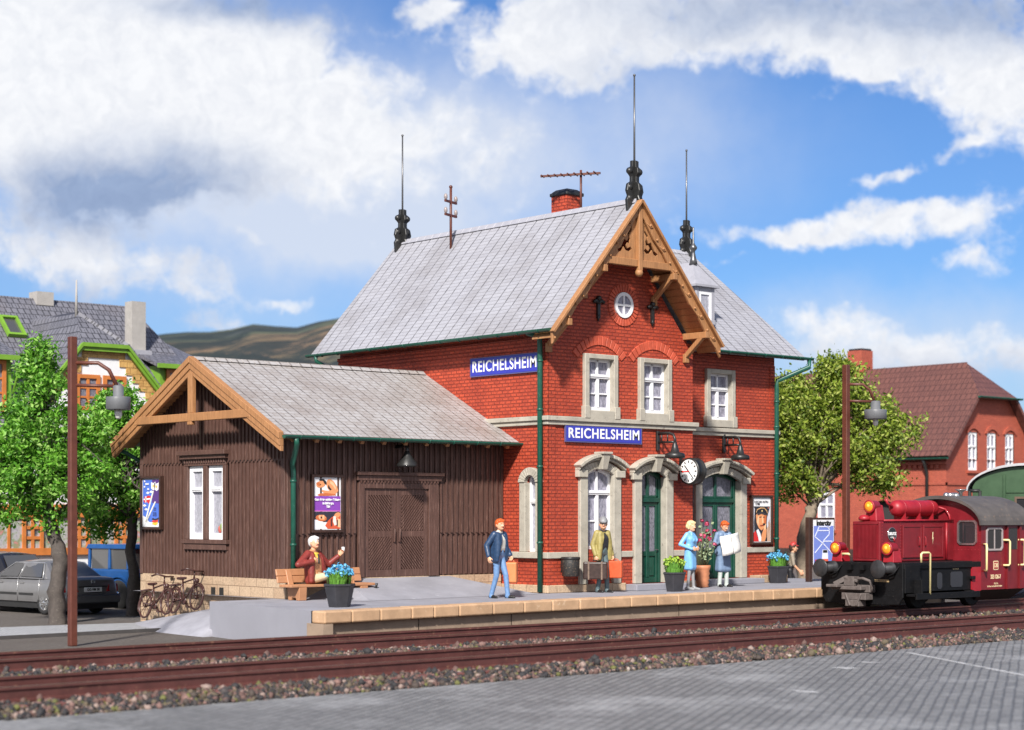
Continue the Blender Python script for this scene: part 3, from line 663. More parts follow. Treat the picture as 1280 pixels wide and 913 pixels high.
# plinth, belt, string courses
m = MB(); t = .07
fbox(m, FL, -1.66, .0, 0, t, 0, .19); m.cut(); fbox(m, FF, -t, 2.55, 0, t, 0, .19); m.cut(); fbox(m, FF, 4.45, 5.06, 0, t, 0, .19); m.cut(); fbox(m, FRW, 8.95, XR + .05, 0, .45, 0, .20); m.cut(); fbox(m, FRW, 5.0, 6.6, 0, t, 0, .19)
m.build('plinth', PLINTH, ST, bevel=.015)
m = MB()
def course(z0, z1, t, spans):
    for fr, a, b in spans:
        fbox(m, fr, a, b, -.01, t, z0, z1); m.cut()
course(.82, .97, .05, [(FL, -1.66, -.98), (FL, -.14, .05), (FF, -.0, .96), (FF, 2.37, 2.82), (FF, 4.22, 5.05), (FRW, 5.0, 6.68), (FRW, 8.78, XR + .06)])
m.build('belt_course', STONE, ST, bevel=.012)
m = MB()
for z0, z1, t in ((3.99, 4.09, .07), (4.09, 4.20, .12)):
    course(z0, z1, t, [(FL, -YB, t), (FF, 0, 5.0 + t), (FRW, 5.0, XR + t)])
    m.box((5.0 - .01, t, z0), (5.0 + t, 1.55, z1)); m.cut()
m.build('string_course', STONE, ST, bevel=.012)
# sunk brick fields: corner strips stand slightly proud
m = MB()
for z0, z1 in ((.97, 3.99), (4.2, 6.0)):
    for a, b in ((.0, .22),): fbox(m, FF, a, b, -.01, .022, z0, z1); m.cut()
    fbox(m, FL, -.20, .022, -.01, .022, z0, z1); m.cut()
    fbox(m, FRW, XR - .2, XR, -.01, .022, z0, z1); m.cut()
m.build('corner_strip', BRICK, ST)
for fr, h in ((FF, W1), (FF, W2), (FRW, W3)):
    rect_surround(fr, *h, ST); casement(fr, *h, ST)
    if fr is FF: voussoirs(fr, (h[0] + h[1]) / 2, h[3] - .62, .95, 1.17, rad(141), rad(39), 13, ST)
arched_surround(FF, *G1, ST, base=.19); casement(FF, *G1, ST, arch=.14, trans=.7)
arched_surround(FF, *D1, ST, rise=.17, base=.16, name='door_surround'); panel_door(FF, *D1, ST)
arched_surround(FRW, *D2, ST, rise=.22, base=.14, name='door_surround'); panel_door(FRW, *D2, ST, leaves=2)
m = MB(); jw = .2     # slim side window with round head
a, b, z0, z1 = S1
fbox(m, FL, a - jw, a + .012, -.25, .08, .97, z1 - .17); fbox(m, FL, b - .012, b + jw, -.25, .08, .97, z1 - .17)
A = arc(a, b, z1 - .17, .17); O = arc(a - jw - .03, b + jw + .03, z1 - .17, .36)
for i in range(len(A) - 1): fprism(m, FL, [A[i], A[i + 1], O[i + 1], O[i]], -.02, .11)
fbox(m, FL, a - jw - .04, b + jw + .04, -.02, .12, .82, .97)
m.build('window_surround', STONE, ST, bevel=.012)
casement(FL, *S1, ST, cols=1, trans=.66, pane=PANEL, fw=.06, n=-.1)
# gable oculus with brick ring, wall anchors
um, zc = 2.5, 7.0
m = MB(); ring = [(.36, -.01), (.36, .05), (.30, .05), (.29, -.008)]
m = MB()
for r0, r1, n0 in ((.235, .315, .055),):
    k = 28
    for i in range(k):
        t0, t1 = 2 * math.pi * i / k, 2 * math.pi * (i + 1) / k
        fprism(m, FF, [(um + r0 * math.cos(t0), zc + r0 * math.sin(t0)), (um + r0 * math.cos(t1), zc + r0 * math.sin(t1)), (um + r1 * math.cos(t1), zc + r1 * math.sin(t1)), (um + r1 * math.cos(t0), zc + r1 * math.sin(t0))], 0, n0)
fbox(m, FF, um - .025, um + .025, .004, .045, zc - .24, zc + .24); fbox(m, FF, um - .24, um - .026, .004, .045, zc - .025, zc + .025); fbox(m, FF, um + .026, um + .24, .004, .045, zc - .025, zc + .025)
oc = m.build('round_window', WHITE, ST)
g = MB(); g.prism([FF(um + .24 * math.cos(t), .006, zc + .24 * math.sin(t)) for t in np.linspace(0, 2 * math.pi, 25)[:-1]], FF.N * .012); g.build('pane', PANE, oc)
voussoirs(FF, um, zc, .325, .52, 0, 2 * math.pi, 30, ST, 'brick_ring', .03, .18)
for ua in (1.63, 3.50):
    m = MB(); fbox(m, FF, ua - .045, ua + .045, 0, .06, 6.62, 7.08)
    for sgn in (-1, 1): m.tube([FF(ua, .04, 6.98), FF(ua + sgn * .10, .05, 7.05), FF(ua + sgn * .17, .05, 7.0)], .045, 8)
    m.ball(FF(ua, .05, 7.1), .07); m.tube([FF(ua, .03, 6.7), FF(ua, .03, 6.55)], [.05, .02], 8)
    m.build('wall_anchor', BLACK, ST)
# roof: steep main roof with ridge along Y, wing roof with ridge along X
def slab(mb, a, b, c, d, th=.10):
    a, b, c, d = map(Vector, (a, b, c, d)); n = (b - a).cross(d - a).normalized()
    if n.z < 0: n = -n
    mb.hexa([a - n * th, b - n * th, c - n * th, d - n * th], [a, b, c, d])
RX, RZ = 2.34, 9.50; LX = -.52; LZ = 6.20; RXE = 5.20; y0, y1 = -.68, 8.75
m = MB()
slab(m, (LX, y0, LZ), (LX, y1 + .15, LZ), (RX, y1, RZ), (RX, y0, RZ)); slab(m, (RXE, y0, LZ), (RXE, y1 + .15, LZ), (RX, y1, RZ), (RX, y0, RZ))
WYE, WZ = 1.02, 6.24; RY = 5.03; XE = 10.72
slab(m, (3.0, WYE, WZ), (XE, WYE, WZ), (XE - .42, RY, RZ + .06), (2.6, RY, RZ + .06)); slab(m, (3.0, 9.04, WZ), (XE, 9.04, WZ), (XE - .42, RY, RZ + .06), (2.6, RY, RZ + .06))
rf = m.build('roof', SLATE, ST)
m = MB()
for k in range(29):
    a = y0 + .02 + (y1 - y0) * k / 29; m.prism([(RX - .13, a, RZ - .10), (RX - .02, a, RZ + .045), (RX + .02, a, RZ + .045), (RX + .13, a, RZ - .10)], (0, (y1 - y0) / 29 - .012, 0))
m.cut()
for k in range(22):
    a = 2.9 + (XE - .45 - 2.9) * k / 22; m.prism([(a, RY - .14, RZ - .03), (a, RY - .02, RZ + .10), (a, RY + .02, RZ + .10), (a, RY + .14, RZ - .03)], ((XE - 3.35) / 22 - .012, 0, 0))
m.build('ridge_capping', LEAD, rf, bevel=.01)
m = MB(); m.box((2.64, 2.16, 8.6), (3.18, 2.74, 10.02)); ch = m.build('chimney', BRICK, rf)
m = MB(); m.hexa([(2.60, 2.12, 10.02), (3.22, 2.12, 10.02), (3.22, 2.78, 10.02), (2.60, 2.78, 10.02)], [(2.60, 2.12, 10.11), (3.22, 2.12, 10.11), (3.22, 2.78, 10.11), (2.60, 2.78, 10.11)])
m.hexa([(2.62, 2.14, 10.111), (3.20, 2.14, 10.111), (3.20, 2.76, 10.111), (2.62, 2.76, 10.111)], [(2.72, 2.24, 10.20), (3.10, 2.24, 10.20), (3.10, 2.66, 10.20), (2.72, 2.66, 10.20)])
m.build('chimney_cap', BLACK, ch, bevel=.02)
# eaves: soffit boards, gutters, brackets, downpipes
def gutter(mb, p, q, r=.075):
    p, q = Vector(p), Vector(q); d = (q - p).normalized(); s = Vector((-d.y, d.x, 0)); rows = []
    for k in range(9):
        t = math.pi * k / 8; o = s * (r * math.cos(t)) + Vector((0, 0, -r * math.sin(t))); rows.append([p + o, q + o])
    for k in range(9):
        t = math.pi * (8 - k) / 8; o = s * ((r - .012) * math.cos(t)) + Vector((0, 0, -(r - .012) * math.sin(t))); rows.append([p + o, q + o])
    mb.grid(rows, 0, True, False)
    for c in (p, q): mb.poly([c + s * (r * math.cos(math.pi * k / 8)) + Vector((0, 0, -r * math.sin(math.pi * k / 8))) for k in range(9)])
    L_ = (q - p).length; k = 0.4
    while k < L_:
        c = p + d * k; mb.tube([c + s * ((r + .006) * math.cos(math.pi * j / 8)) + d * 0 + Vector((0, 0, -(r + .006) * math.sin(math.pi * j / 8))) for j in range(9)], .012, 5); k += .72
m = MB(); gutter(m, (LX - .06, -.72, LZ - .02), (LX - .06, 9.0, LZ - .02)); m.build('gutter', GREEN, ST, recalc=False)
m = MB(); gutter(m, (5.60, WYE - .07, WZ - .0), (XE + .2, WYE - .07, WZ - .0)); m.cut(); gutter(m, (RXE + .05, -.72, LZ - .03), (RXE + .05, WYE - .1, LZ - .03)); m.build('gutter', GREEN, ST, recalc=False)
m = MB(); m.tube([(LX - .02, .14, LZ - .06), (-.30, .14, LZ - .10), (-.15, .14, LZ - .16), (-.13, .14, LZ - .30), (-.13, .14, 0.03)], .065, 12)
for z in (5.5, 4.35, 3.0, 1.2): m.lathe([(.072, -.025), (.08, -.02), (.08, .02), (.072, .025)], (-.13, .14, z), n=12)
m.build('downpipe', GREEN, ST)
m = MB(); m.tube([(XE + .06, WYE - .07, WZ - .06), (XE + .06, WYE - .07, WZ - .26), (XR - .06, 1.40, WZ - .66), (XR - .06, 1.42, WZ - .9), (XR - .06, 1.42, .2)], .065, 12)
for z in (5.0, 4.3, 3.0, 1.2): m.lathe([(.072, -.025), (.08, -.02), (.08, .02), (.072, .025)], (XR - .06, 1.42, z), n=12)
m.build('downpipe', GREEN, ST)
m = MB(); m.tube([(LX - .06, 8.6, LZ - .06), (LX - .06, 8.6, LZ - .2), (-.2, 8.5, LZ - .4)], .055, 10); m.build('downpipe', GREEN, ST)
m = MB()      # corbelled brick courses under the left eaves
for k in range(3): fbox(m, FL, -YB, -.23, -.01, .03 + .03 * k, 5.80 + .09 * k, 5.885 + .09 * k)
m.cut(); fbox(m, FRW, 5.0, XR - .2, -.01, .03, 5.98, 6.08); fbox(m, FRW, 5.0, XR - .2, -.01, .07, 6.085, 6.18)
m.build('eaves_corbel', BRICK, ST)
# front gable timberwork
AX, AZ = RX, RZ - .04; sl_ = (RZ - LZ) / (RX - LX)
FG = Fr((0, -.68, 0), (1, 0, 0), (0, -1, 0))
def rake(u): return AZ - abs(u - AX) * sl_
m = MB(); bw_ = .25
for sgn in (-1, 1):
    e = 2.90; top = [(AX, AZ + .03), (AX + sgn * e, AZ + .03 - e * sl_)]; 
    k = 18; low = []
    for i in range(k + 1):
        t = i / k; u = AX + sgn * (e - .02) * (1 - t); z = rake(u) - bw_ * 1.28 + .035 * math.sin(t * k * math.pi / 2) * (1 if 0 < t < .96 else 0)
        low.append((u, z))
    if sgn > 0: fprism(m, FG, [(AX, AZ - .14), *top] + low[:-1] + [(AX, AZ - bw_ * 1.28)], 0, .07)
    else: fprism(m, FG, [(AX, AZ - .14), *top] + low[:-1] + [(AX, AZ - bw_ * 1.28)], .0, .071)
    # moulding strip and knobs along the board
    m.bar(FG(AX, .09, AZ + .0), FG(AX + sgn * 2.92, .09, AZ - 2.92 * sl_), .16, .07, up=FG(0, 0, 1) - FG(0, 0, 0))
    for i in range(12):
        u = AX + sgn * (.35 + i * .225); m.ball(FG(u, .085, rake(u) - .17 - .07 * (i % 2)), .032, n=5)
        if i % 2 == 0: m.tube([FG(u - sgn * .12, .07, rake(u) - .12), FG(u, .085, rake(u) - .22), FG(u + sgn * .10, .07, rake(u) - .22)], .018, 5)
m.build('barge_board', TIMBER, ST, bevel=.01)
zb = 7.98; hw = (AZ - zb) / sl_ - .12
def circ(cx, cz, r, a0, a1, n): return [(cx + r * math.cos(rad(a0 + (a1 - a0) * i / n)), cz + r * math.sin(rad(a0 + (a1 - a0) * i / n))) for i in range(n + 1)]
outer = [(AX - hw, zb), (AX + hw, zb), (AX, zb + hw * sl_)]
holes = []
for s in (-1, 1):
    h = [(.16, .72), (.20, .74), (.22, .62), (.34, .50), (.30, .42), (.36, .34), (.46, .38), (.60, .18), (.74, .12), (.70, .06), (.56, .10), (.50, .20), (.42, .12), (.26, .10), (.16, .16), (.22, .22), (.34, .17), (.40, .24), (.34, .30), (.25, .28), (.22, .38), (.28, .48), (.17, .58)]
    holes.append([(AX + s * (.07 + u * .84), zb + .12 + z * 1.06) for u, z in h])
m = MB(); m.shape2d([outer] + holes, FG, -.05, -.01); m.build('gable_panel', TIMBER, ST)
m = MB(); fbox(m, FG, AX - hw - .12, AX + hw + .12, -.06, .06, zb - .13, zb + .05); fbox(m, FG, AX - .065, AX + .065, -.02, .10, zb - .22, AZ - .2); m.ball(FG(AX, .03, zb - .27), .10, n=6); m.build('collar_beam', TIMBER, ST, bevel=.012)
m = MB()      # purlin ends with raking struts back to the wall
for u, z in ((1.14, 7.72), (3.54, 7.72), (-.02, 6.36), (4.70, 6.36)):
    m.bar((u, .02, z), (u, -.80, z), .13, .16); m.bar((u, -.02, z - .52), (u, -.62, z - .04), .12, .12); m.box((u - .075, -.10, z - .66), (u + .075, -.0, z - .44)); m.cut()
m.build('gable_bracket', TIMBER, ST, bevel=.01)
m = MB()      # boarded soffit of the gable overhang
for sgn in (-1, 1):
    for k in range(22):
        a = (k + .06) / 22 * 2.86; b = (k + .94) / 22 * 2.86
        m.hexa([(AX + sgn * a, -.66, AZ - a * sl_ - .20), (AX + sgn * b, -.66, AZ - b * sl_ - .20), (AX + sgn * b, -.004, AZ - b * sl_ - .20), (AX + sgn * a, -.004, AZ - a * sl_ - .20)],
               [(AX + sgn * a, -.66, AZ - a * sl_ - .15), (AX + sgn * b, -.66, AZ - b * sl_ - .15), (AX + sgn * b, -.004, AZ - b * sl_ - .15), (AX + sgn * a, -.004, AZ - a * sl_ - .15)])
m.build('soffit', TIMBER, ST)
# roof turret (dormer) on the wing
m = MB(); dx0, dx1, dy, dz0, dz1 = 7.12, 7.80, 1.86, 6.8, 8.02
m.box((dx0, dy, dz0), (dx1, 4.0, dz1)); FD = Fr((0, dy, 0), (1, 0, 0), (0, -1, 0))
for a, b in ((dx0 - .03, dx0 + .10), (dx1 - .10, dx1 + .03)): fbox(m, FD, a, b, .0, .05, 7.0, dz1)
fbox(m, FD, dx0 + .1, dx1 - .1, 0, .05, dz1 - .12, dz1); fbox(m, FD, dx0 - .04, dx1 + .04, 0, .08, 7.02, 7.14)
dm = m.build('dormer', LEAD, rf, bevel=.01)
m = MB(); fbox(m, FD, dx0 + .10, dx0 + .17, .002, .04, 7.14, dz1 - .12); fbox(m, FD, dx1 - .17, dx1 - .10, .002, .04, 7.14, dz1 - .12); fbox(m, FD, dx0 + .17, dx1 - .17, .002, .04, 7.14, 7.2); fbox(m, FD, dx0 + .17, dx1 - .17, .002, .04, dz1 - .2, dz1 - .12); fbox(m, FD, dx0 + .17, dx1 - .17, .002, .012, 7.2, dz1 - .2, 1)
m.build('dormer_window', [LEAD, PANEL], dm) if False else m.build('dormer_window', [WHITE, PANEL], rf)
m = MB(); cx, cy = (dx0 + dx1) / 2, dy + .40; e = .14
m.hexa([(dx0 - e, dy - e, dz1), (dx1 + e, dy - e, dz1), (dx1 + e, 4.2, dz1), (dx0 - e, 4.2, dz1)], [(dx0 - e, dy - e, dz1 + .06), (dx1 + e, dy - e, dz1 + .06), (dx1 + e, 4.2, dz1 + .06), (dx0 - e, 4.2, dz1 + .06)])
b4 = [(dx0 - e + .03, dy - e + .03, dz1 + .061), (dx1 + e - .03, dy - e + .03, dz1 + .061), (dx1 + e - .03, 4.2, dz1 + .061), (dx0 - e + .03, 4.2, dz1 + .061)]
t4 = [(cx - .03, cy, dz1 + .72), (cx + .03, cy, dz1 + .72), (cx + .03, 4.2, dz1 + .72), (cx - .03, 4.2, dz1 + .72)]
m.hexa(b4, t4); m.build('dormer_roof', LEAD, rf)
m = MB(); m.lathe([(.12, 0), (.09, .12), (.05, .30), (.045, .36), (.10, .42), (.105, .47), (.05, .54), (.028, .6), (.022, 1.0), (.01, 1.02)], (cx, cy, dz1 + .66), n=12); m.build('finial', ROD, rf)
# ridge crests with lightning rods
def crest(x, y, z, ax, top, h=.95):
    m = MB(); fr = Fr((x, y, z), ax, Vector((0, 0, 1)).cross(Vector(ax)))
    o = [(-.12, 1.0), (-.12, .86), (-.21, .82), (-.23, .70), (-.14, .62), (-.14, .50), (-.26, .44), (-.30, .28), (-.24, .16), (-.30, .06), (-.26, -.30), (.26, -.30), (.30, .06), (.24, .16), (.30, .28), (.26, .44), (.14, .50), (.14, .62), (.23, .70), (.21, .82), (.12, .86), (.12, 1.0)]
    fprism(m, fr, [(u * .95, w * h) for u, w in o], -.045, .045); fr2 = Fr((x, y, z), fr.N, fr.U)
    fprism(m, fr2, [(u * .7, w * h) for u, w in o], -.042, .042)
    for sgn in (-1, 1):
        for w in (.75, .36, .1): m.ball(fr(sgn * .17, .0, w * h), .085, n=6)
    c = m.build('ridge_crest', BLACK, rf, bevel=.012)
    m = MB(); m.tube([(x, y, z + .3), (x, y, top)], [.028, .02], 8); m.ball((x, y, top), .035, n=6); m.build('lightning_rod', ROD, c)
crest(RX, -.55, 9.42, (1, 0, 0), 12.52, 1.02); crest(2.3, 8.50, 9.38, (1, 0, 0), 12.45, 1.0); crest(10.15, RY, 9.5, (1, 0, 0), 12.55, 1.0)
# steps at the doors
m = MB(); m.box((2.56, -.42, .0), (4.40, -.0, .155)); m.cut(); m.box((6.0, .98, 0), (8.93, 1.548, .135)); m.cut(); m.box((D1[0], 0.0, .05), (D1[1], .3, .16)); m.cut(); m.box((D2[0], 1.55, .05), (D2[1], 1.9, .14))
m.build('door_step', M('step_grey', (.27, .27, .31), .7, .12, 2., .2), ST, bevel=.012)
m = MB(); m.tube([(5.03, .02, 1.1), (5.03, .02, 3.0)], .02, 6); m.build('wall_slot', BLACK, ST)
# aerial and insulator mast stand on the roof
t = thing('roof_aerial', (2.62, 1.62, 9.2), 'brown rake television aerial on a mast beside the brick chimney', 'aerial')
m = MB(); m.tube([(2.62, 1.62, 9.3), (2.62, 1.62, 10.56)], .03, 8); m.build('mast', RUSTB, t)
m = MB(); A0, B0 = Vector((2.0, 2.45, 10.44)), Vector((2.85, 1.15, 10.45)); m.bar(A0, B0, .05, .05)
for k in range(9):
    c = A0.lerp(B0, (k + .3) / 9); d = (B0 - A0).normalized().cross(Vector((0, 0, 1))) * (.14 + .012 * k); m.tube([c - d, c + d], .022, 6)
m.build('boom', RUSTB, t)
t = thing('insulator_mast', (1.9, 5.9, 9.0), 'small brown telephone pole with two crossarms of insulators on the slate ridge', 'pole')
m = MB(); m.tube([(1.9, 5.9, 8.7), (1.9, 5.9, 10.62)], .035, 8); m.ball((1.9, 5.9, 10.62), .05, n=5); m.build('pole', RUSTB, t)
for z in (10.22, 9.86):
    m = MB(); m.bar((1.62, 5.80, z), (2.18, 6.0, z), .05, .06); ca = m.build('crossarm', RUSTB, t)
    for sx in (-1, 1):
        q = MB(); c = Vector((1.9 + sx * .25, 5.9 + sx * .09, z)); q.lathe([(.02, 0), (.035, .05), (.05, .07), (.05, .13), (.035, .17), (.01, .19)], c, n=8); q.build('insulator', M('insulator_glaze', (.30, .25, .24), .3, .1, 5, 0), ca)
# ------------------------------------------------------------------ goods shed
SH = thing('goods_shed', (-3.2, 4.7, 0), 'dark brown boarded goods shed with ochre barge boards and pale slate roof', 'shed')
SX, SY, SYB = -6.32, 1.64, 7.85
GF = Fr((SX, 0, 0), (0, -1, 0), (-1, 0, 0)); DF = Fr((0, SY, 0), (1, 0, 0), (0, -1, 0))   # gable frame u=-y ; door side frame u=x
RYS, RZS, EYF, EYB, EZS = 4.66, 5.47, 1.02, 8.28, 3.60
slp = (RZS - EZS) / (RYS - EYF)
def shz(y): return RZS - abs(y - RYS) * slp - .16
WT = 3.66; WTT = shz(SY) + .02
SW = (-5.62, -4.10, 1.28, 3.0)
m = MB(); m.box((SX + .04, SY + .04, .4), (-.02, SYB, shz(SY)))
m.prism([(SX + .04, SY + .04, shz(SY)), (SX + .04, SYB, shz(SYB)), (SX + .04, RYS, RZS - .2)], (6.2, 0, 0)); 
m.build('wall', SHEDW, SH)
# board and batten cladding in tiers with pointed feet
def battens(fr, u0, u1, z0, z1f, sp, n0, holes, name, foot=.07):
    m = MB(); k = int((u1 - u0) / sp); sp = (u1 - u0) / k
    for i in range(k):
        a = u0 + sp * i; c = a + sp / 2; zt = z1f(c)
        if holes and holes[0][2] <= z0 and a < holes[0][1] + .02 <= a + sp: m.cut()
        segs = [(z0, zt)]
        for h in holes:
            if h[0] - .02 < c < h[1] + .02:
                ns = []
                for s0, s1 in segs:
                    if h[2] > s0: ns.append((s0, min(s1, h[2])))
                    if h[3] < s1: ns.append((max(s0, h[3]), s1))
                segs = [s for s in ns if s[1] - s[0] > .03]
        for s0, s1 in segs:
            ft = foot if abs(s0 - z0) < 1e-4 else 0
            n1 = n0 + .012 + random.uniform(0, .006); w = sp * .5 - .004
            fprism(m, fr, [(c, s0 - ft), (c + w, s0 + .0), (c + w, s1), (c - w, s1), (c - w, s0)], n0 - .03, n1)
            q = sp * .17; fprism(m, fr, [(c - q, s0 + .02), (c + q, s0 + .02), (c + q, s1), (c - q, s1)], n1 - .002, n1 + .036)
    return m.build(name, SHEDW, SH)
hs = [(SW[0] - .14, SW[1] + .14, SW[2] - .12, SW[3] + .22)]
random.seed(5)
battens(GF, -SYB, -SY, .42, lambda u: 3.12, .150, .0, hs, 'board_cladding', 0)
battens(GF, -SYB, -SY, 3.08, lambda u: shz(-u) + .06, .150, .035, [], 'board_cladding')
DH = (-4.42, -2.05, .40, 2.66)
battens(DF, SX, -.0, .44, lambda u: 1.46, .158, .0, [DH], 'board_cladding', .0)
battens(DF, SX, -.0, 1.42, lambda u: shz(SY) + .06, .158, .030, [DH], 'board_cladding')
m = MB(); fbox(m, DF, SX - .03, SX + .14, -.03, .075, .42, shz(SY)); fbox(m, GF, -SY - .14, -SY + .02, -.03, .07, .42, shz(SY)); fbox(m, GF, -SYB, -SYB + .12, -.03, .07, .42, shz(SYB)); 
m.build('corner_post', SHEDW, SH, bevel=.01)
m = MB(); fbox(m, GF, -SYB, -SY + .04, -.3, .045, GZ, .43); fbox(m, DF, SX - .05, .0 - .08, -.3, .045, GZ, .43)
pl = m.build('plinth', PLINTH, SH)
m = MB()
for u in (-4.55, -4.20): fbox(m, GF, u - .09, u + .09, .02, .05, .0, .18)
m.build('air_vent', flat('vent_dark', (.02, .018, .016), .9), pl)
# double window in the gable
m = MB(); a, b, z0, z1 = SW; mu = (a + b) / 2
for u0, u1 in ((a - .13, a), (b, b + .13), (mu - .085, mu + .085)): fbox(m, GF, u0, u1, 0, .085, z0, z1)
fbox(m, GF, a - .13, b + .13, 0, .09, z1, z1 + .16); fbox(m, GF, a - .20, b + .20, 0, .13, z0 - .10, z0); fbox(m, GF, a - .15, b + .15, 0, .10, z0 - .24, z0 - .10)
fbox(m, GF, a - .22, b + .22, 0, .17, z1 + .16, z1 + .25); fbox(m, GF, a - .28, b + .28, 0, .23, z1 + .25, z1 + .36)
for k in range(17): u = a - .14 + (b - a + .28) * (k + .5) / 17; fbox(m, GF, u - .03, u + .03, .09, .12, z1 + .06, z1 + .16)
m.build('window_surround', SHEDW, SH, bevel=.01)
for u0, u1 in ((a, mu - .085), (mu + .085, b)): casement(GF, u0, u1, z0, z1, SH, n=.0, trans=.68, cols=1, pane=PANEL, fw=.13)
m = MB()
for k, c in enumerate(((.5, .1, .08), (.2, .3, .1), (.6, .3, .1))): m.ball(GF(b - .26 + .07 * k, -.015, z0 + .24 + .05 * (k % 2)), .07, k, n=5, sc=(.4, 1, 1.3))
m.build('window_flowers', [flat('fl_red', (.5, .12, .1)), flat('fl_grn', (.2, .28, .1)), flat('fl_or', (.55, .3, .15))], SH)
# sliding goods door with herringbone boards
m = MB(); dz0, dz1 = .43, 2.46; da, db = -4.24, -2.36
for u0, u1 in ((da - .16, da), (db, db + .30)): fbox(m, DF, u0, u1, 0, .10, dz0, dz1 + .18)
fbox(m, DF, da, db, 0, .099, dz1, dz1 + .18); fbox(m, DF, da - .26, db + .40, 0, .19, dz1 + .30, dz1 + .38); fbox(m, DF, da - .22, db + .36, 0, .13, dz1 + .18, dz1 + .30)
for k in range(24): u = da - .16 + (db - da + .46) * (k + .5) / 24; fprism(m, DF, [(u - .04, dz1 + .18), (u, dz1 + .11), (u + .04, dz1 + .18)], .1, .125)
m.build('door_frame', SHEDW, SH, bevel=.008)
for i in range(2):
    m = MB(); w = (db - da) / 2; a = da + w * i + .01; b = da + w * (i + 1) - .01; st = .13; zm = 1.42
    fbox(m, DF, a, b, -.01, .015, dz0, dz1)
    for u0, u1 in ((a, a + st), (b - st, b)): fbox(m, DF, u0, u1, .0, .055, dz0 + .01, dz1)
    for za, zb_ in ((dz0 + .01, dz0 + .17), (zm - .07, zm + .07), (dz1 - .15, dz1)): fbox(m, DF, a + st, b - st, .0, .052, za, zb_)
    for (za, zb_, sg) in ((dz0 + .17, zm - .07, 1 if i == 0 else -1), (zm + .07, dz1 - .15, -1 if i == 0 else 1)):
        x0, x1 = a + st, b - st; h = zb_ - za; n_ = 9
        for k in range(-10, 20):
            c = x0 + (x1 - x0) * k / n_; pts = []
            p = (c, za); q = (c + h * .85 * 1, zb_)
            pa, pb = Vector(p), Vector(q); t0 = max(0, (x0 - pa.x) / (pb.x - pa.x)); t1 = min(1, (x1 - pa.x) / (pb.x - pa.x))
            if t1 - t0 < .04: continue
            A, B = pa.lerp(pb, t0), pa.lerp(pb, t1)
            if sg < 0: A.x, B.x = x0 + x1 - A.x, x0 + x1 - B.x
            m.bar(DF(A.x, .03, A.y), DF(B.x, .03, B.y), .036, .05, up=DF.N)
    lf = m.build('door_leaf', SHEDW, SH)
    hd = MB(); u = b - st * .5 if i == 0 else a + st * .5; hd.tube([DF(u, .05, 1.22), DF(u, .10, 1.25), DF(u, .10, 1.52), DF(u, .05, 1.55)], .016, 6); hd.build('handle', SHEDW, lf)
# roof
m = MB(); xa, xb = -6.86, .0
slab(m, (xa, EYF, EZS), (.24, EYF, EZS), (.0, RYS, RZS), (xa, RYS, RZS), .07); slab(m, (xa, EYB, RZS - (EYB - RYS) * slp), (xb, EYB, RZS - (EYB - RYS) * slp), (xb, RYS, RZS), (xa, RYS, RZS), .07)
srf = m.build('roof', SHEDSLATE, SH)
m = MB()
for k in range(21): a = xa + .02 + 6.8 * k / 21; m.prism([(a, RYS - .15, RZS - .045), (a, RYS - .03, RZS + .05), (a, RYS + .03, RZS + .05), (a, RYS + .15, RZS - .045)], (6.8 / 21 - .014, 0, 0))
m.build('ridge_capping', SHEDSLATE, srf, bevel=.008)
m = MB()
for k in range(11): x = -6.5 + k * .62; m.bar((x, EYF + .07, EZS - .115), (x, SY, EZS - .115 + (SY - EYF) * slp), .10, .09)
m.build('rafter_ends', TIMBER, SH)
m = MB(); gutter(m, (xa + .0, EYF - .075, EZS - .02), (.30, EYF - .075, EZS - .02)); m.build('gutter', GREEN, SH, recalc=False)
m = MB(); m.tube([(-6.55, EYF - .07, EZS - .08), (-6.5, EYF - .04, EZS - .2), (-6.24, SY - .12, EZS - .62), (-6.22, SY - .12, EZS - .8), (-6.22, SY - .12, .02)], .06, 12)
for z in (2.6, 1.2): m.lathe([(.068, -.025), (.075, -.02), (.075, .02), (.068, .025)], (-6.22, SY - .12, z), n=12)
m.build('downpipe', GREEN, SH)
m = MB(); m.tube([(-6.7, EYB + .05, 3.45), (-6.5, EYB, 3.38), (-6.2, SYB + .06, 3.1), (-6.2, SYB + .06, 2.8), (-6.2, SYB + .06, GZ)], .05, 10); m.build('downpipe', GREEN, SH)
# barge boards, king post truss
FB = Fr((xa, 0, 0), (0, -1, 0), (-1, 0, 0)); m = MB()
for sg, ye in ((1, EYF), (-1, EYB)):
    d = abs(RYS - ye); tip = (-ye, RZS - d * slp)
    for o0, o1, n1 in ((.05, -.10, .10), (-.10, -.25, .075), (-.25, -.37, .05)):
        fprism(m, FB, [(-RYS, RZS + o0), (tip[0], tip[1] + o0), (tip[0] - (0 if sg > 0 else 0), tip[1] + o1), (-RYS, RZS + o1)], -.04, n1)
m.build('barge_board', TIMBER, SH, bevel=.008)
m = MB(); zc_ = 4.03; hw_ = (RZS - zc_ - .22) / slp
fbox(m, FB, -RYS - hw_ - .12, -RYS + hw_ + .12, -.03, .085, zc_ - .02, zc_ + .17); fbox(m, FB, -RYS - .10, -RYS + .10, -.04, .07, zc_ + .17, RZS - .34); fbox(m, FB, -RYS - .09, -RYS + .09, -.02, .09, zc_ - .10, zc_ - .02)
m.build('collar_beam', TIMBER, SH, bevel=.01)
m = MB()
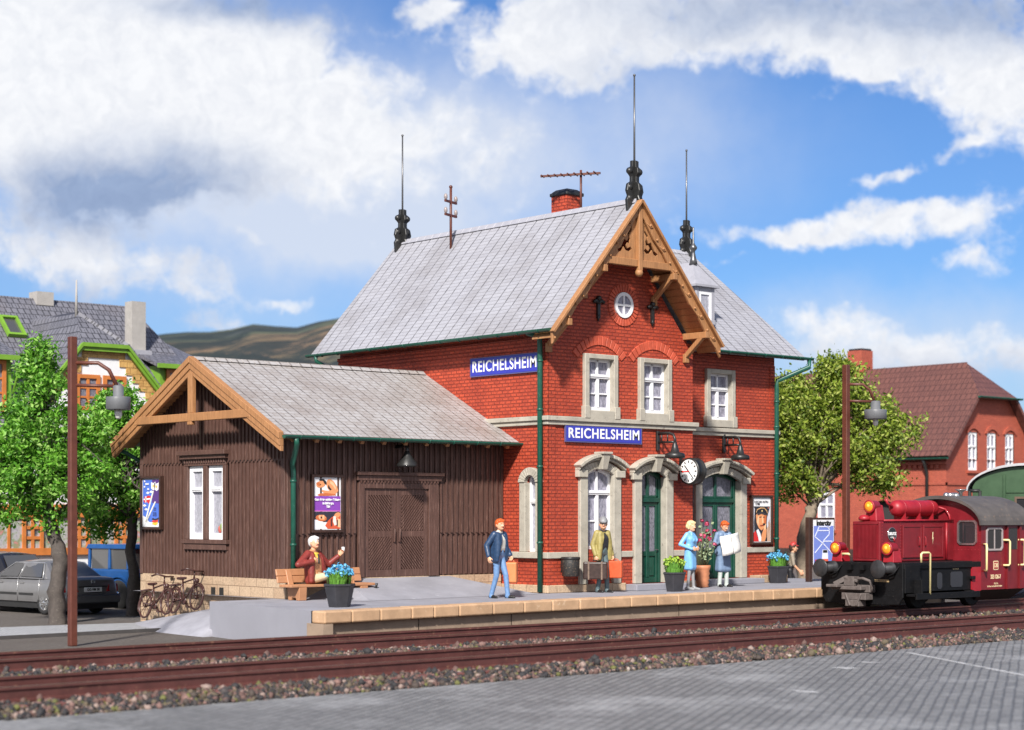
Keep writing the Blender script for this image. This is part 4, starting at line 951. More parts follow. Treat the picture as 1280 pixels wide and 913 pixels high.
for sg, ye in ((1, EYF), (-1, EYB)):
    d = abs(RYS - ye)
    for k in range(16):
        a, b = (k + .05) / 16 * d, (k + .95) / 16 * d; ya, yb = RYS - sg * a, RYS - sg * b
        lo = [(xa, ya, RZS - a * slp - .11), (xa, yb, RZS - b * slp - .11), (SX, yb, RZS - b * slp - .11), (SX, ya, RZS - a * slp - .11)]
        m.hexa(lo, [(p[0], p[1], p[2] + .035) for p in lo])
m.build('soffit', TIMBER, SH)
# ------------------------------------------------------------------ signs, posters, lamps, clock, bin on the walls
def sign(fr, u0, u1, z0, z1, label):
    o = thing('station_sign', fr((u0 + u1) / 2, 0, z0), label, 'sign', 'blue station name signs on the brick walls')
    m = MB(); fbox(m, fr, u0, u1, .025, .06, z0, z1); m.build('sign_plate', BLUE, o, bevel=.008)
    m = MB(); r = .022
    for a, b, c, d in ((u0, u1, z1 - .0, z1 + r), (u0, u1, z0 - r, z0), (u0 - r, u0, z0 - r, z1 + r), (u1, u1 + r, z0 - r, z1 + r)): fbox(m, fr, a, b, .022, .063, c, d)
    m.build('sign_rim', BLACK if False else flat('sign_rim', (.10, .10, .25), .4), o)
    text('REICHELSHEIM', (z1 - z0) * .90, SIGNW, fr, (u0 + u1) / 2, .066, (z0 + z1) / 2 + .0, o, sx=1.0 * (u1 - u0) / 2.57 * .38 / (z1 - z0), bold=.006, th=.003, space=1.12)
sign(FF, .53, 3.08, 3.62, 3.99, 'blue name sign above the arched ground floor window beside the wall lamp')
sign(FL, -2.76, -.26, 5.28, 5.70, 'blue name sign high on the side wall under the gutter')
def poster(fr, u0, u1, z0, z1, label, art, fr_mat=DKBROWN, n=.05):
    o = thing('poster', fr((u0 + u1) / 2, 0, z0), label, 'poster')
    m = MB(); f = .06
    for a, b, c, d in ((u0 - f, u1 + f, z1, z1 + f), (u0 - f, u1 + f, z0 - f, z0), (u0 - f, u0, z0, z1), (u1, u1 + f, z0, z1)): fbox(m, fr, a, b, n - .05, n + .055, c, d)
    fbox(m, fr, u0, u1, n - .05, n, z0, z1)
    m.build('frame', fr_mat, o, bevel=.006)
    m = MB(); fbox(m, fr, u0 + .004, u1 - .004, n + .001, n + .008, z0 + .004, z1 - .004); m.build('paper', flat('poster_paper', (.78, .78, .80), .35), o)
    W_, H_ = u1 - u0, z1 - z0
    def shp(pts, col, lay, nm='print'):
        m = MB(); m.poly([fr(u0 + x * W_, n + .010 + .0012 * lay, z0 + y * H_) for x, y in pts]); m.build(nm, flat('ink_%02x%02x%02x' % tuple(int(c * 255) for c in col), col, .35), o, recalc=False)
    def el(cx, cy, rx, ry, col, lay, rot=0., k=16):
        a_ = H_ / W_; shp([(cx + (rx * math.cos(t) * math.cos(rot) - ry * a_ * math.sin(t) * math.sin(rot)), cy + (rx / a_ * math.cos(t) * math.sin(rot) + ry * math.sin(t) * math.cos(rot))) for t in np.linspace(0, 2 * math.pi, k + 1)[:-1]], col, lay)
    def tx(s, x, y, size, col, lay=12, sx=1., bold=0., align='CENTER'):
        text(s, size * H_, flat('ink_%02x%02x%02x' % tuple(int(c * 255) for c in col), col, .35), fr, u0 + x * W_, n + .012 + .0012 * lay, z0 + y * H_, o, sx, bold, align, 'print', .001)
    art(shp, el, tx); return o
SKIN1, SKIN2, SKIN3, INK = (.72, .30, .13), (.55, .15, .05), (.85, .50, .28), (.02, .02, .025)
def art_sleep(shp, el, tx):
    shp([(.02, .36), (.98, .36), (.98, .64), (.02, .64)], (.24, .06, .42), 0); shp([(.02, .35), (.98, .35), (.98, .37), (.02, .37)], (.55, .12, .45), 1)
    # sleeper with folded arms, seen from the side
    shp([(.30, .73), (.42, .68), (.80, .68), (.90, .74), (.86, .82), (.74, .92), (.62, .965), (.50, .95), (.46, .86), (.52, .78), (.58, .74), (.44, .745), (.32, .76)], SKIN1, 1)
    shp([(.14, .665), (.24, .69), (.46, .70), (.80, .68), (.82, .655), (.5, .645), (.2, .645)], SKIN2, 2); shp([(.60, .94), (.72, .90), (.82, .80), (.80, .76), (.70, .84), (.60, .88)], SKIN3, 3)
    el(.27, .865, .17, .065, SKIN1, 3, .2); shp([(.10, .87), (.2, .82), (.26, .84), (.22, .90), (.12, .90)], SKIN2, 4); shp([(.20, .955), (.36, .97), (.46, .92), (.48, .86), (.40, .87), (.34, .93), (.22, .93)], INK, 5); el(.25, .862, .025, .008, INK, 6)
    shp([(.54, .86), (.60, .80), (.66, .77), (.60, .75), (.52, .80)], INK, 4)
    tx('Gute Reise-schöne Träume', .5, .575, .062, (.9, .88, .92), sx=.86, bold=.003); tx('Im Schlafwagen.', .52, .505, .062, (.9, .88, .92), sx=.66, bold=.004); tx('TEN', .52, .44, .058, (.9, .88, .92), sx=.75, bold=.004)
    shp([(.02, .15), (.98, .15), (.98, .345), (.02, .345)], (.035, .03, .045), 1); shp([(.02, .02), (.5, .02), (.42, .12), (.28, .18), (.02, .20)], (.82, .80, .84), 2)
    el(.28, .225, .20, .062, SKIN2, 3, -.1); shp([(.16, .25), (.22, .285), (.38, .285), (.44, .24), (.40, .19), (.24, .19)], SKIN1, 4); shp([(.19, .27), (.25, .28), (.25, .20), (.21, .21)], SKIN3, 5); shp([(.33, .28), (.38, .275), (.37, .2), (.33, .2)], SKIN3, 5); el(.28, .235, .03, .02, INK, 6)
    shp([(.42, .08), (.52, .17), (.66, .24), (.80, .28), (.98, .30), (.98, .02), (.52, .02)], (.62, .10, .04), 3); el(.86, .28, .12, .05, SKIN1, 4, .4); shp([(.72, .26), (.80, .26), (.84, .10), (.76, .08), (.70, .16)], (.80, .72, .66), 5); shp([(.86, .22), (.97, .20), (.97, .04), (.86, .06)], SKIN3, 5); shp([(.62, .20), (.68, .23), (.68, .08), (.62, .06)], (.10, .03, .03), 6); shp([(.84, .18), (.88, .2), (.88, .06), (.83, .08)], (.05, .03, .03), 6)
poster(DF, -5.66, -4.90, 1.52, 2.70, 'framed poster of two sleeping people with a purple band between shed corner and goods door', art_sleep, n=.075)
def art_ferry(shp, el, tx):
    shp([(.03, .02), (.97, .02), (.97, .98), (.03, .98)], (.07, .16, .62), 0); shp([(.55, .50), (.97, .48), (.97, .98), (.55, .98)], (.085, .03, .20), 1); shp([(.03, .02), (.97, .02), (.97, .09), (.4, .10), (.2, .2), (.03, .24)], (.80, .80, .84), 1)
    for s, x, y in (('Mit', .16, .945), ('Schnieder', .30, .89), ('und', .15, .835), ('Anita', .36, .785)): tx(s, x, y, .045, (.85, .85, .9), sx=.8, bold=.004)
    for cx, cy in ((.62, .845), (.80, .83)): shp([(cx - .13, cy + .08), (cx + .02, cy + .06), (cx + .12, cy + .09), (cx + .1, cy - .06), (cx, cy - .09), (cx - .12, cy - .05)], (.82, .82, .85), 2); el(cx, cy, .05, .03, (.75, .5, .12), 3)
    shp([(.06, .54), (.14, .64), (.22, .62), (.30, .65), (.48, .64), (.44, .52), (.34, .48), (.28, .52), (.16, .50)], (.62, .02, .02), 2); shp([(.18, .64), (.23, .63), (.22, .50), (.18, .51)], (.85, .85, .88), 3); shp([(.07, .585), (.45, .60), (.45, .57), (.08, .555)], (.85, .85, .88), 3)
    for x0, y0, x1, y1 in ((.18, .12, .62, .74), (.20, .10, .74, .52)):
        d = .035; shp([(x0 - d, y0), (x0 + d, y0 - .01), (x1 + d, y1), (x1 - d, y1 + .01)], (.84, .84, .82), 4); shp([(x0 + .01, y0), (x0 + .025, y0), (x1 + .02, y1), (x1, y1)], (.5, .46, .36), 5)
    for x, y in ((.30, .70), (.5, .72), (.2, .36), (.12, .44)): shp([(x - .1, y), (x, y + .035), (x + .12, y + .01), (x + .03, y - .02)], (.8, .82, .88), 3)
    for y in (.395, .355, .30, .27, .24): tx('Vogelfluglinie' if y > .3 else 'Rödby Puttgarden', .72, y, .032, (.05, .07, .2), sx=.62)
    shp([(.52, .16), (.60, .19), (.70, .17), (.82, .18), (.92, .20), (.90, .155), (.74, .14), (.6, .15)], INK, 4); shp([(.53, .11), (.62, .145), (.74, .135), (.90, .155), (.88, .11), (.72, .09), (.6, .1)], (.68, .04, .02), 5); shp([(.54, .06), (.62, .10), (.72, .09), (.88, .11), (.86, .06), (.74, .035), (.64, .05)], (.78, .50, .05), 5)
poster(GF, -7.70, -6.86, 1.56, 2.74, 'narrow blue travel poster with ship, sails and flags on the boarded gable', art_ferry, n=.07)
def art_cap(shp, el, tx):
    shp([(.03, .02), (.97, .02), (.97, .80), (.03, .80)], (.62, .62, .68), 0); shp([(.08, .45), (.12, .74), (.06, .80), (.96, .80), (.90, .70), (.80, .55), (.78, .40), (.86, .02), (.10, .02)], (.03, .03, .04), 1)
    tx('Is die Reise ein Blau', .46, .905, .050, INK, sx=1.15, bold=.003); tx('la Pfiff', .26, .852, .050, INK, sx=1.15, bold=.003)
    shp([(.18, .60), (.28, .66), (.6, .66), (.76, .60), (.72, .44), (.64, .34), (.50, .26), (.34, .32), (.22, .44)], SKIN1, 2); shp([(.22, .46), (.30, .58), (.36, .6), (.34, .42), (.30, .36)], SKIN3, 3); shp([(.50, .58), (.56, .58), (.60, .44), (.52, .42)], SKIN3, 3)
    shp([(.36, .565), (.50, .575), (.48, .555), (.36, .55)], INK, 5); shp([(.56, .57), (.68, .565), (.68, .55), (.56, .555)], INK, 5); shp([(.40, .385), (.60, .39), (.62, .37), (.5, .355), (.4, .36)], (.30, .05, .03), 5); shp([(.63, .6), (.76, .6), (.75, .45), (.66, .36), (.62, .44)], SKIN2, 4)
    shp([(.14, .62), (.20, .74), (.42, .79), (.66, .78), (.80, .72), (.84, .60), (.72, .63), (.48, .67), (.28, .65)], INK, 6); shp([(.20, .655), (.26, .72), (.46, .755), (.64, .75), (.76, .69), (.80, .64), (.82, .655), (.78, .71), (.64, .77), (.44, .775), (.24, .74), (.18, .67)], (.62, .36, .16), 7); shp([(.24, .64), (.48, .68), (.74, .63), (.70, .60), (.48, .635), (.28, .605)], (.05, .045, .05), 8); el(.51, .70, .04, .02, (.7, .5, .2), 9)
    shp([(.03, .02), (.03, .20), (.16, .26), (.30, .10), (.36, .02)], (.60, .03, .03), 4); shp([(.2, .26), (.30, .30), (.42, .2), (.5, .06), (.46, .02), (.34, .02), (.3, .12)], (.80, .80, .84), 5)
    shp([(.46, .02), (.48, .16), (.56, .26), (.62, .36), (.70, .36), (.76, .26), (.74, .12), (.66, .02)], SKIN1, 7); shp([(.60, .32), (.66, .40), (.74, .42), (.72, .30), (.66, .26)], SKIN3, 8); el(.62, .40, .07, .024, INK, 9); shp([(.78, .30), (.97, .44), (.97, .02), (.80, .02)], (.55, .36, .26), 3); shp([(.86, .44), (.93, .52), (.95, .3), (.88, .2)], (.4, .25, .18), 4)
    el(.86, .765, .035, .014, (.6, .2, .15), 5)
poster(FRW, 9.00, 9.76, 1.10, 2.34, 'framed poster of a man in a peaked cap with a pipe beside the downpipe', art_cap, n=.06)
def wall_lamp(fr, u, z, label):
    o = thing('wall_lamp', fr(u, 0, z), label, 'lamp', 'black gooseneck lamps on the brick front')
    m = MB(); fbox(m, fr, u - .04, u + .04, 0, .08, z - .22, z + .27); m.build('wall_bracket', BLACK, o, bevel=.01)
    m = MB(); m.tube([fr(u, .06, z + .20), fr(u, .45, z + .20), fr(u, .58, z + .16), fr(u, .63, z + .06), fr(u, .63, z - .10)], .035, 8); m.tube([fr(u, .06, z - .02), fr(u, .42, z - .02), fr(u, .6, z - .02)], .028, 8)
    for n in (.18, .38): m.tube([fr(u, n, z - .02), fr(u, n, z + .2)], .022, 6)
    m.build('arm', BLACK, o)
    m = MB(); m.lathe([(.05, 0), (.06, -.06), (.075, -.10), (.11, -.25), (.22, -.28), (.245, -.30), (.255, -.385), (.235, -.40), (.22, -.32), (.1, -.28)], fr(u, .63, z - .02), n=20); m.build('lamp_shade', BLACK, o)
    m = MB(); m.ball(fr(u, .63, z - .34), .06, n=6); m.build('bulb', flat('bulb_glass', (.75, .74, .7), .15), o)
wall_lamp(FF, 3.68, 3.68, 'black gooseneck lamp between the name sign and the brick corner'); wall_lamp(FRW, 7.86, 3.76, 'black gooseneck lamp above the wide green double door')
o = thing('shed_lamp', (-3.30, SY, 3.1), 'small black enamel lamp under the eaves above the shed door', 'lamp')
m = MB(); m.tube([DF(-3.30, .0, 3.42), DF(-3.30, .40, 3.46), DF(-3.30, .46, 3.38), DF(-3.30, .46, 3.2)], .04, 8); m.build('arm', BLACK, o)
m = MB(); m.lathe([(.05, .2), (.08, .12), (.13, .04), (.24, -.10), (.25, -.15), (.24, -.16), (.1, -.02)], DF(-3.30, .46, 3.12), n=18); m.build('lamp_shade', BLACK, o)
# clock
o = thing('station_clock', (4.55, -.42, 2.86), 'round double faced clock on a bracket beside the arched door', 'clock')
m = MB(); cc = Vector((4.55, -.42, 2.95)); 
m.lathe([(.30, -.15), (.335, -.145), (.345, -.10), (.33, -.09), (.33, .09), (.345, .10), (.335, .145), (.30, .15)], cc, (1, 0, 0), 28); m.build('case', BLACK, o)
m = MB(); m.bar((4.55, 0, 2.95 + .28), (4.55, -.35, 2.95 + .28), .06, .06); m.bar((4.55, 0, 2.95 + .40), (4.55, 0, 2.95 + .12), .10, .04, up=(0, 1, 0)); m.build('bracket', BLACK, o)
for sg in (-1, 1):
    FCk = Fr(cc + Vector((sg * .151, 0, 0)), (0, sg, 0), (sg, 0, 0)); m = MB(); m.poly([FCk(.295 * math.cos(t), 0, .295 * math.sin(t)) for t in np.linspace(0, 2 * math.pi, 33)[:-1]]); fc = m.build('clock_face', SIGNW, o, recalc=False)
    m = MB()
    for k in range(12):
        t = k * math.pi / 6; d = Vector((math.sin(t), math.cos(t))); r0 = .21
        m.bar(FCk(d.x * r0, .004, d.y * r0), FCk(d.x * .27, .004, d.y * .27), .032, .004, up=FCk.N)
    m.build('hour_marks', BLACK, fc)
    m = MB()
    for t, l, w, tl in ((rad(318), .20, .028, .05), (rad(138), .26, .020, .06)): m.bar(FCk(-math.sin(t) * tl, .007, -math.cos(t) * tl), FCk(math.sin(t) * l, .007, math.cos(t) * l), w, .004, up=FCk.N)
    m.build('clock_hands', BLACK, fc)
    m = MB(); t = rad(268); m.bar(FCk(.03, .011, 0), FCk(math.sin(t) * .22, .011, math.cos(t) * .22), .022, .004, up=FCk.N); m.ball(FCk(math.sin(t) * .19, .011, math.cos(t) * .19), .028, n=4, sc=(.2, 1, 1)); m.build('second_hand', flat('red_hand', (.7, .02, .02), .4), fc)
# mesh waste bin on the wall
o = thing('waste_bin', (.47, -.2, .35), 'dark speckled round waste bin hung on the brick wall left of the arched window', 'bin')
MESHB = M('bin_mesh', (.02, .019, .018), .55, .3, 9., .5, fine=38., wear=((.22, .15, .10), .22))
m = MB(); m.lathe([(.19, .0), (.205, .02), (.215, .40), (.21, .41), (.195, .40), (.19, .04)], (.47, -.28, .40), n=18); m.build('basket', MESHB, o)
m = MB(); m.lathe([(.212, .39), (.228, .40), (.232, .43), (.225, .46), (.21, .46)], (.47, -.28, .40), n=18); m.build('rim', BLACK, o)
m = MB(); m.box((.41, -.09, .5), (.53, .0, .8)); m.build('wall_bracket', BLACK, o)
# ------------------------------------------------------------------ bench, planters, flower pot, information board
BENCHM = M('tan_plastic_wood', (.42, .20, .10), .45, .18, 3., .1)
o = thing('bench', (-5.55, .78, 0), 'tan slatted bench by the shed wall with a man sitting on it', 'bench')
bx0, bx1, by = -6.82, -4.55, .74
m = MB()
for k in range(3): m.box((bx0, by + k * .155, .285), (bx1, by + .145 + k * .155, .345))
m.build('seat', BENCHM, o, bevel=.012)
m = MB()
for k in range(2):
    a = .37 + k * .155; yb = by + .50 + .04 * k; m.hexa([(bx0, yb, a), (bx1, yb, a), (bx1, yb + .05, a), (bx0, yb + .05, a)], [(bx0, yb + .038, a + .15), (bx1, yb + .038, a + .15), (bx1, yb + .088, a + .15), (bx0, yb + .088, a + .15)])
m.build('backrest', BENCHM, o, bevel=.014)
for x in (bx0 + .22, bx1 - .40):
    m = MB(); m.prism([(x, by + .02, 0), (x, by + .13, 0), (x, by + .15, .06), (x, by + .30, .06), (x, by + .32, 0), (x, by + .43, 0), (x, by + .47, .285), (x, by - .0, .285)], (.20, 0, 0)); m.bar((x + .10, by + .45, .27), (x + .10, by + .585, .66), .14, .04, up=(0, 1, 0)); m.build('leg', BENCHM, o, bevel=.01)
m = MB(); m.tube([(bx1 - .10, by + .45, .28), (bx1 - .02, by + .2, .17), (bx1 + .0, by - .03, .24), (bx1 + .0, by - .05, .33)], .03, 6); m.build('armrest', BLACK, o)
POTM = M('black_plastic_pot', (.030, .030, .036), .55, .25, 6., .2)
LEAFG = M('planter_leaf', (.10, .26, .03), .6, .4, 25., 0); LEAFY = M('planter_lime', (.30, .46, .05), .6, .35, 25., 0)
def planter(x, y, rz, label, flower, leaf, s=1., seed=1, h=.5):
    o = thing('planter', (x, y, 0), label, 'planter', 'black flower planters on the platform', rz, True); r_ = random.Random(seed)
    m = MB(); k = 6; v = lambda r, z: [Vector((math.cos(rad(60 * i + 30)) * r * 1.12, math.sin(rad(60 * i + 30)) * r * .95, z)) for i in range(k)]
    A, B, C_, D, E_ = v(.27 * s, 0), v(.375 * s, h), v(.40 * s, h), v(.40 * s, h + .05), v(.35 * s, h + .05); F_ = v(.33 * s, h - .05)
    m.grid([A, B, C_, D, E_, F_], 0, False, True); m.poly(A); m.build('pot', POTM, o, bevel=.012)
    m = MB(); m.poly([p + Vector((0, 0, -.0)) for p in F_]); m.build('soil', M('potting_soil', (.05, .03, .02), .9, .4, 20, .6), o, recalc=False)
    m = MB()
    for i in range(230):
        a = r_.uniform(0, 6.28); q = .34 * s * math.sqrt(r_.random()); bx, by_ = math.cos(a) * q * 1.05, math.sin(a) * q * .9; hh = r_.uniform(.16, .36) * (1 if flower is not None else 1.05); lean = r_.uniform(.1, .45)
        t = Vector((bx * (1 + lean * .6) + r_.uniform(-.04, .04), by_ * (1 + lean * .6) + r_.uniform(-.04, .04), h + hh)); b0 = Vector((bx * .8, by_ * .8, h - .06)); w = Vector((math.sin(a), -math.cos(a), 0)) * r_.uniform(.012, .026); mid = b0.lerp(t, .55) + Vector((0, 0, .05))
        m.add([b0 - w * .6, b0 + w * .6, mid + w, mid - w, t], [(0, 1, 2, 3), (3, 2, 4)])
    m.build('leaves', leaf, o, recalc=False)
    m = MB()
    for i in range(85):
        a = r_.uniform(0, 6.28); q = .40 * s * math.sqrt(r_.random()); c = Vector((math.cos(a) * q, math.sin(a) * q * .85, h + .25 + .16 * (1 - q / (.42 * s)) + r_.uniform(-.06, .07)))
        for j in range(6):
            d = Vector((r_.uniform(-1, 1), r_.uniform(-1, 1), r_.uniform(-.4, 1))).normalized(); e1 = d.orthogonal().normalized(); e2 = d.cross(e1); p = c + d * .035; w = r_.uniform(.018, .032)
            m.add([p + e1 * w, p + e2 * w, p - e1 * w, p - e2 * w], [(0, 1, 2, 3)])
    m.build('blossoms', flower if flower is not None else LEAFY, o, recalc=False)
BLUEF = M('blue_petals', (.10, .38, .62), .5, .45, 30., 0)
planter(-7.50, -1.95, .2, 'black planter of blue flowers in front of the bench', BLUEF, LEAFG, .80, 1, .42)
planter(3.05, -1.22, .2, 'black planter of bright lime green leaves beside the woman in the blue dress', None, LEAFG, .76, 2, .42)
planter(9.18, .72, .2, 'black planter of blue flowers beside the peaked cap poster', BLUEF, LEAFG, .84, 3, .42)
o = thing('rose_pot', (5.42, .05, 0), 'ribbed terracotta pot of crimson roses behind the woman in blue', 'flower pot')
m = MB(); m.lathe([(.14, 0), (.165, .02), (.15, .08), (.175, .12), (.16, .18), (.185, .23), (.17, .30), (.19, .35), (.175, .42), (.2, .48), (.215, .56), (.19, .57), (.16, .5)], (5.42, .05, 0), n=20); m.build('pot', M('terracotta', (.50, .20, .10), .6, .2, 6., .25), o)
r_ = random.Random(9); st_ = MB(); lf_ = MB(); rs_ = MB()
for i in range(16):
    a = r_.uniform(0, 6.28); h = r_.uniform(.55, 1.35); t = Vector((5.42 + math.cos(a) * r_.uniform(.08, .34) + .08, .05 + math.sin(a) * r_.uniform(.05, .3) - .05, .52 + h * .95)); b0 = Vector((5.42 + math.cos(a) * .08, .05 + math.sin(a) * .08, .5)); mid = b0.lerp(t, .6) + Vector((math.cos(a) * .06, math.sin(a) * .06, .04))
    st_.tube([b0, mid, t], [.014, .011, .008], 5)
    for q in range(5):
        c = b0.lerp(t, r_.uniform(.3, 1.)); d = Vector((r_.uniform(-1, 1), r_.uniform(-1, 1), r_.uniform(-.6, .5))).normalized(); e1 = d.orthogonal().normalized() * .05; p = c + d * .10; lf_.add([c, c.lerp(p, .5) + e1, p, c.lerp(p, .5) - e1], [(0, 1, 2, 3)])
    if i % 4 != 3:
        for q in range(14):
            d = Vector((r_.uniform(-1, 1), r_.uniform(-1, 1), r_.uniform(-.3, 1))).normalized(); e1 = d.orthogonal().normalized(); e2 = d.cross(e1); p = t + d * r_.uniform(.03, .065); w = .035; rs_.add([p + e1 * w, p + e2 * w, p - e1 * w, p - e2 * w], [(0, 1, 2, 3)])
st_.build('stems', M('rose_stem', (.10, .12, .06), .6, .3, 9, 0), o); lf_.build('leaves', M('rose_leaf', (.22, .28, .16), .6, .5, 30, 0), o, recalc=False); rs_.build('blossoms', M('rose_petal', (.42, .03, .09), .5, .6, 40, 0), o, recalc=False)
# Intercity route board
ix, iy = 10.55, .72
o = thing('information_board', (ix, iy, 0), 'upright brown route board headed Intercity with white lines on blue', 'notice board')
FI = Fr((ix, iy, 0), (1, 0, 0), (0, -1, 0)); wI, h0, h1 = 1.0, .42, 1.76
m = MB(); fbox(m, FI, -.14, 0, -.07, .07, 0, h1 + .03); m.build('post', DKBROWN, o, bevel=.01)
m = MB(); fbox(m, FI, wI - .14, wI - .02, -.07, .07, 0, h0); m.build('post', M('pale_post', (.32, .26, .20), .7, .2, 5, .2), o, bevel=.01)
m = MB(); fbox(m, FI, 0.001, wI, -.055, .055, h0, h1 + .02); m.build('frame', DKBROWN, o, bevel=.012)
m = MB(); fbox(m, FI, .05, wI - .05, .05, .062, h0 + .05, h1 - .04); pn_ = m.build('panel', flat('poster_paper', (.78, .78, .80), .35), o)
m = MB(); fbox(m, FI, .07, wI - .07, .06, .065, h0 + .06, h1 - .21); m.build('print', flat('board_blue', (.18, .24, .62), .4), pn_)
text('Intercity', .19, BLACK, FI, wI / 2, .066, h1 - .135, pn_, sx=.98, bold=.012, name='print', th=.002)
m = MB(); WL = flat('route_white', (.75, .78, .9), .4)
def ipt(x, y): return FI(.07 + (wI - .14) * x, .069, h0 + .06 + (h1 - h0 - .27) * y)
for ln in ([(.05, .30), (.45, .55), (.5, .62), (.78, .78), (.78, .92), (.66, .98), (.26, .98), (.20, .9), (.05, .72), (.45, .55)], [(.45, .55), (.95, .27)], [(.2, .88), (.78, .88)], [(.5, .60), (.92, .60), (.92, .35)], [(.70, .95), (.85, 1.0)]):
    for a, b in zip(ln[:-1], ln[1:]): m.bar(ipt(*a), ipt(*b), .028, .004, up=FI.N)
m.build('print', WL, pn_)
m = MB(); m.add([ipt(.38, .0), ipt(.74, .0), ipt(.72, .14), ipt(.40, .14)], [(0, 1, 2, 3)], 0); m.add([ipt(.40, .14), ipt(.72, .14), ipt(.70, .38), ipt(.43, .38)], [(0, 1, 2, 3)], 1); m.add([p + FI.N * .003 for p in (ipt(.45, .30), ipt(.68, .30), ipt(.67, .37), ipt(.46, .37))], [(0, 1, 2, 3)], 2); m.add([ipt(.05, .03), ipt(.16, .03), ipt(.16, .13), ipt(.05, .13)], [(0, 1, 2, 3)], 3)
m.build('print', [flat('train_red', (.70, .12, .06)), WL, BLACK, flat('logo_red', (.45, .05, .12))], pn_, recalc=False)
# tall yard lamps
GREYL = M('lamp_grey', (.13, .135, .145), .4, .15, 4., .05)
def yard_lamp(x, y, z0, top, label, hx, seed, w=.15, hs=.58):
    o = thing('yard_lamp', (x, y, z0), label, 'lamp post', 'rust brown yard lamps with grey heads', 0., True)
    H_ = top - z0; m = MB(); m.box((-w / 2, -w / 2, 0), (w / 2, w / 2, H_)); m.build('post', RUSTB, o, bevel=.015)
    d = Vector((CR.x, CR.y, 0)).normalized() * hx
    za = H_ - .52; m = MB(); m.tube([(0, 0, za), d * .55 + Vector((0, 0, za + .0)), d * .78 + Vector((0, 0, za - .14)), d * .95 + Vector((0, 0, za - .46))], .04, 8); m.tube([(0, 0, za - .44), d * .90 + Vector((0, 0, za - .46))], .035, 8); m.build('arm', RUSTB, o)
    c = d * .98 + Vector((0, 0, za - .46)); m = MB(); m.lathe([(.07 * hs / .58, .02), (.105 * hs / .58, .0), (.105 * hs / .58, -.20), (.13 * hs / .58, -.21), (.41 * hs, -.215), (.42 * hs, -.23), (.42 * hs, -.46), (.40 * hs, -.47), (.12 * hs, -.43)], c, n=24); m.build('lamp_head', GREYL, o)
    m = MB(); m.lathe([(.07, -.44), (.075, -.55), (.06, -.62), (.03, -.65)], c, n=12); m.build('bulb', flat('bulb_glass', (.75, .74, .7), .15), o)
yard_lamp(-11.8, 1.11, GZ, 5.39, 'tall rust brown lamp post beside the car park at the left', .93, 1)
yard_lamp(9.75, -1.15, 0, 5.86, 'tall rust brown lamp post on the platform behind the red locomotive', .80, 2, .16, .70)
# ------------------------------------------------------------------ tracks and ballast
RAILM = M('rail_rust', (.090, .030, .026), .55, .3, 3., .2, wear=((.22, .11, .07), .1)); RAILT = M('rail_head', (.20, .12, .085), .35, .3, 5., .05, metal=.5)
SLEEP = M('sleeper_red_brown', (.15, .055, .048), .7, .3, 4., .3)
def track(yc, label, zr=-.43, x0=-26, x1=34):
    o = thing('railway_track', (0, yc, zr - .2), label, 'track', 'railway tracks in front of the platform')
    for sg in (-1, 1):
        y = yc + sg * .745; m = MB()
        prof = [(-.035, 0), (.035, 0), (.037, -.035), (.012, -.05), (.012, -.155), (.03, -.165), (.095, -.18), (.095, -.20), (-.095, -.20), (-.095, -.18), (-.03, -.165), (-.012, -.155), (-.012, -.05), (-.037, -.035)]
        rows = [[(x, y + a, zr + b) for a, b in prof] for x in np.linspace(x0, x1, 61)]
        m.grid(rows, 0, False, True); m.poly(rows[0]); m.poly(rows[-1]); r = m.build('rail', RAILM, o)
        m = MB(); m.box((x0, y - .036, zr + .0005), (x1, y + .036, zr + .004)); m.build('rail_head', RAILT, r)
    k = x0 + .2; first = None
    while k < x1:
        if first is None:
            m = MB(); m.hexa([(k - .13, yc - 1.25, zr - .36), (k + .13, yc - 1.25, zr - .36), (k + .13, yc + 1.25, zr - .36), (k - .13, yc + 1.25, zr - .36)], [(k - .11, yc - 1.23, zr - .198), (k + .11, yc - 1.23, zr - .198), (k + .11, yc + 1.23, zr - .198), (k - .11, yc + 1.23, zr - .198)])
            first = m.build('sleeper', SLEEP, o, bevel=.01); kx = k
        else:
            c = first.copy(); COL.objects.link(c); c.location.x += k - kx
        k += .62
track(-4.20, 'rusty railway track next to the platform under the locomotive'); track(-8.58, 'rusty railway track nearest the cobbled road')
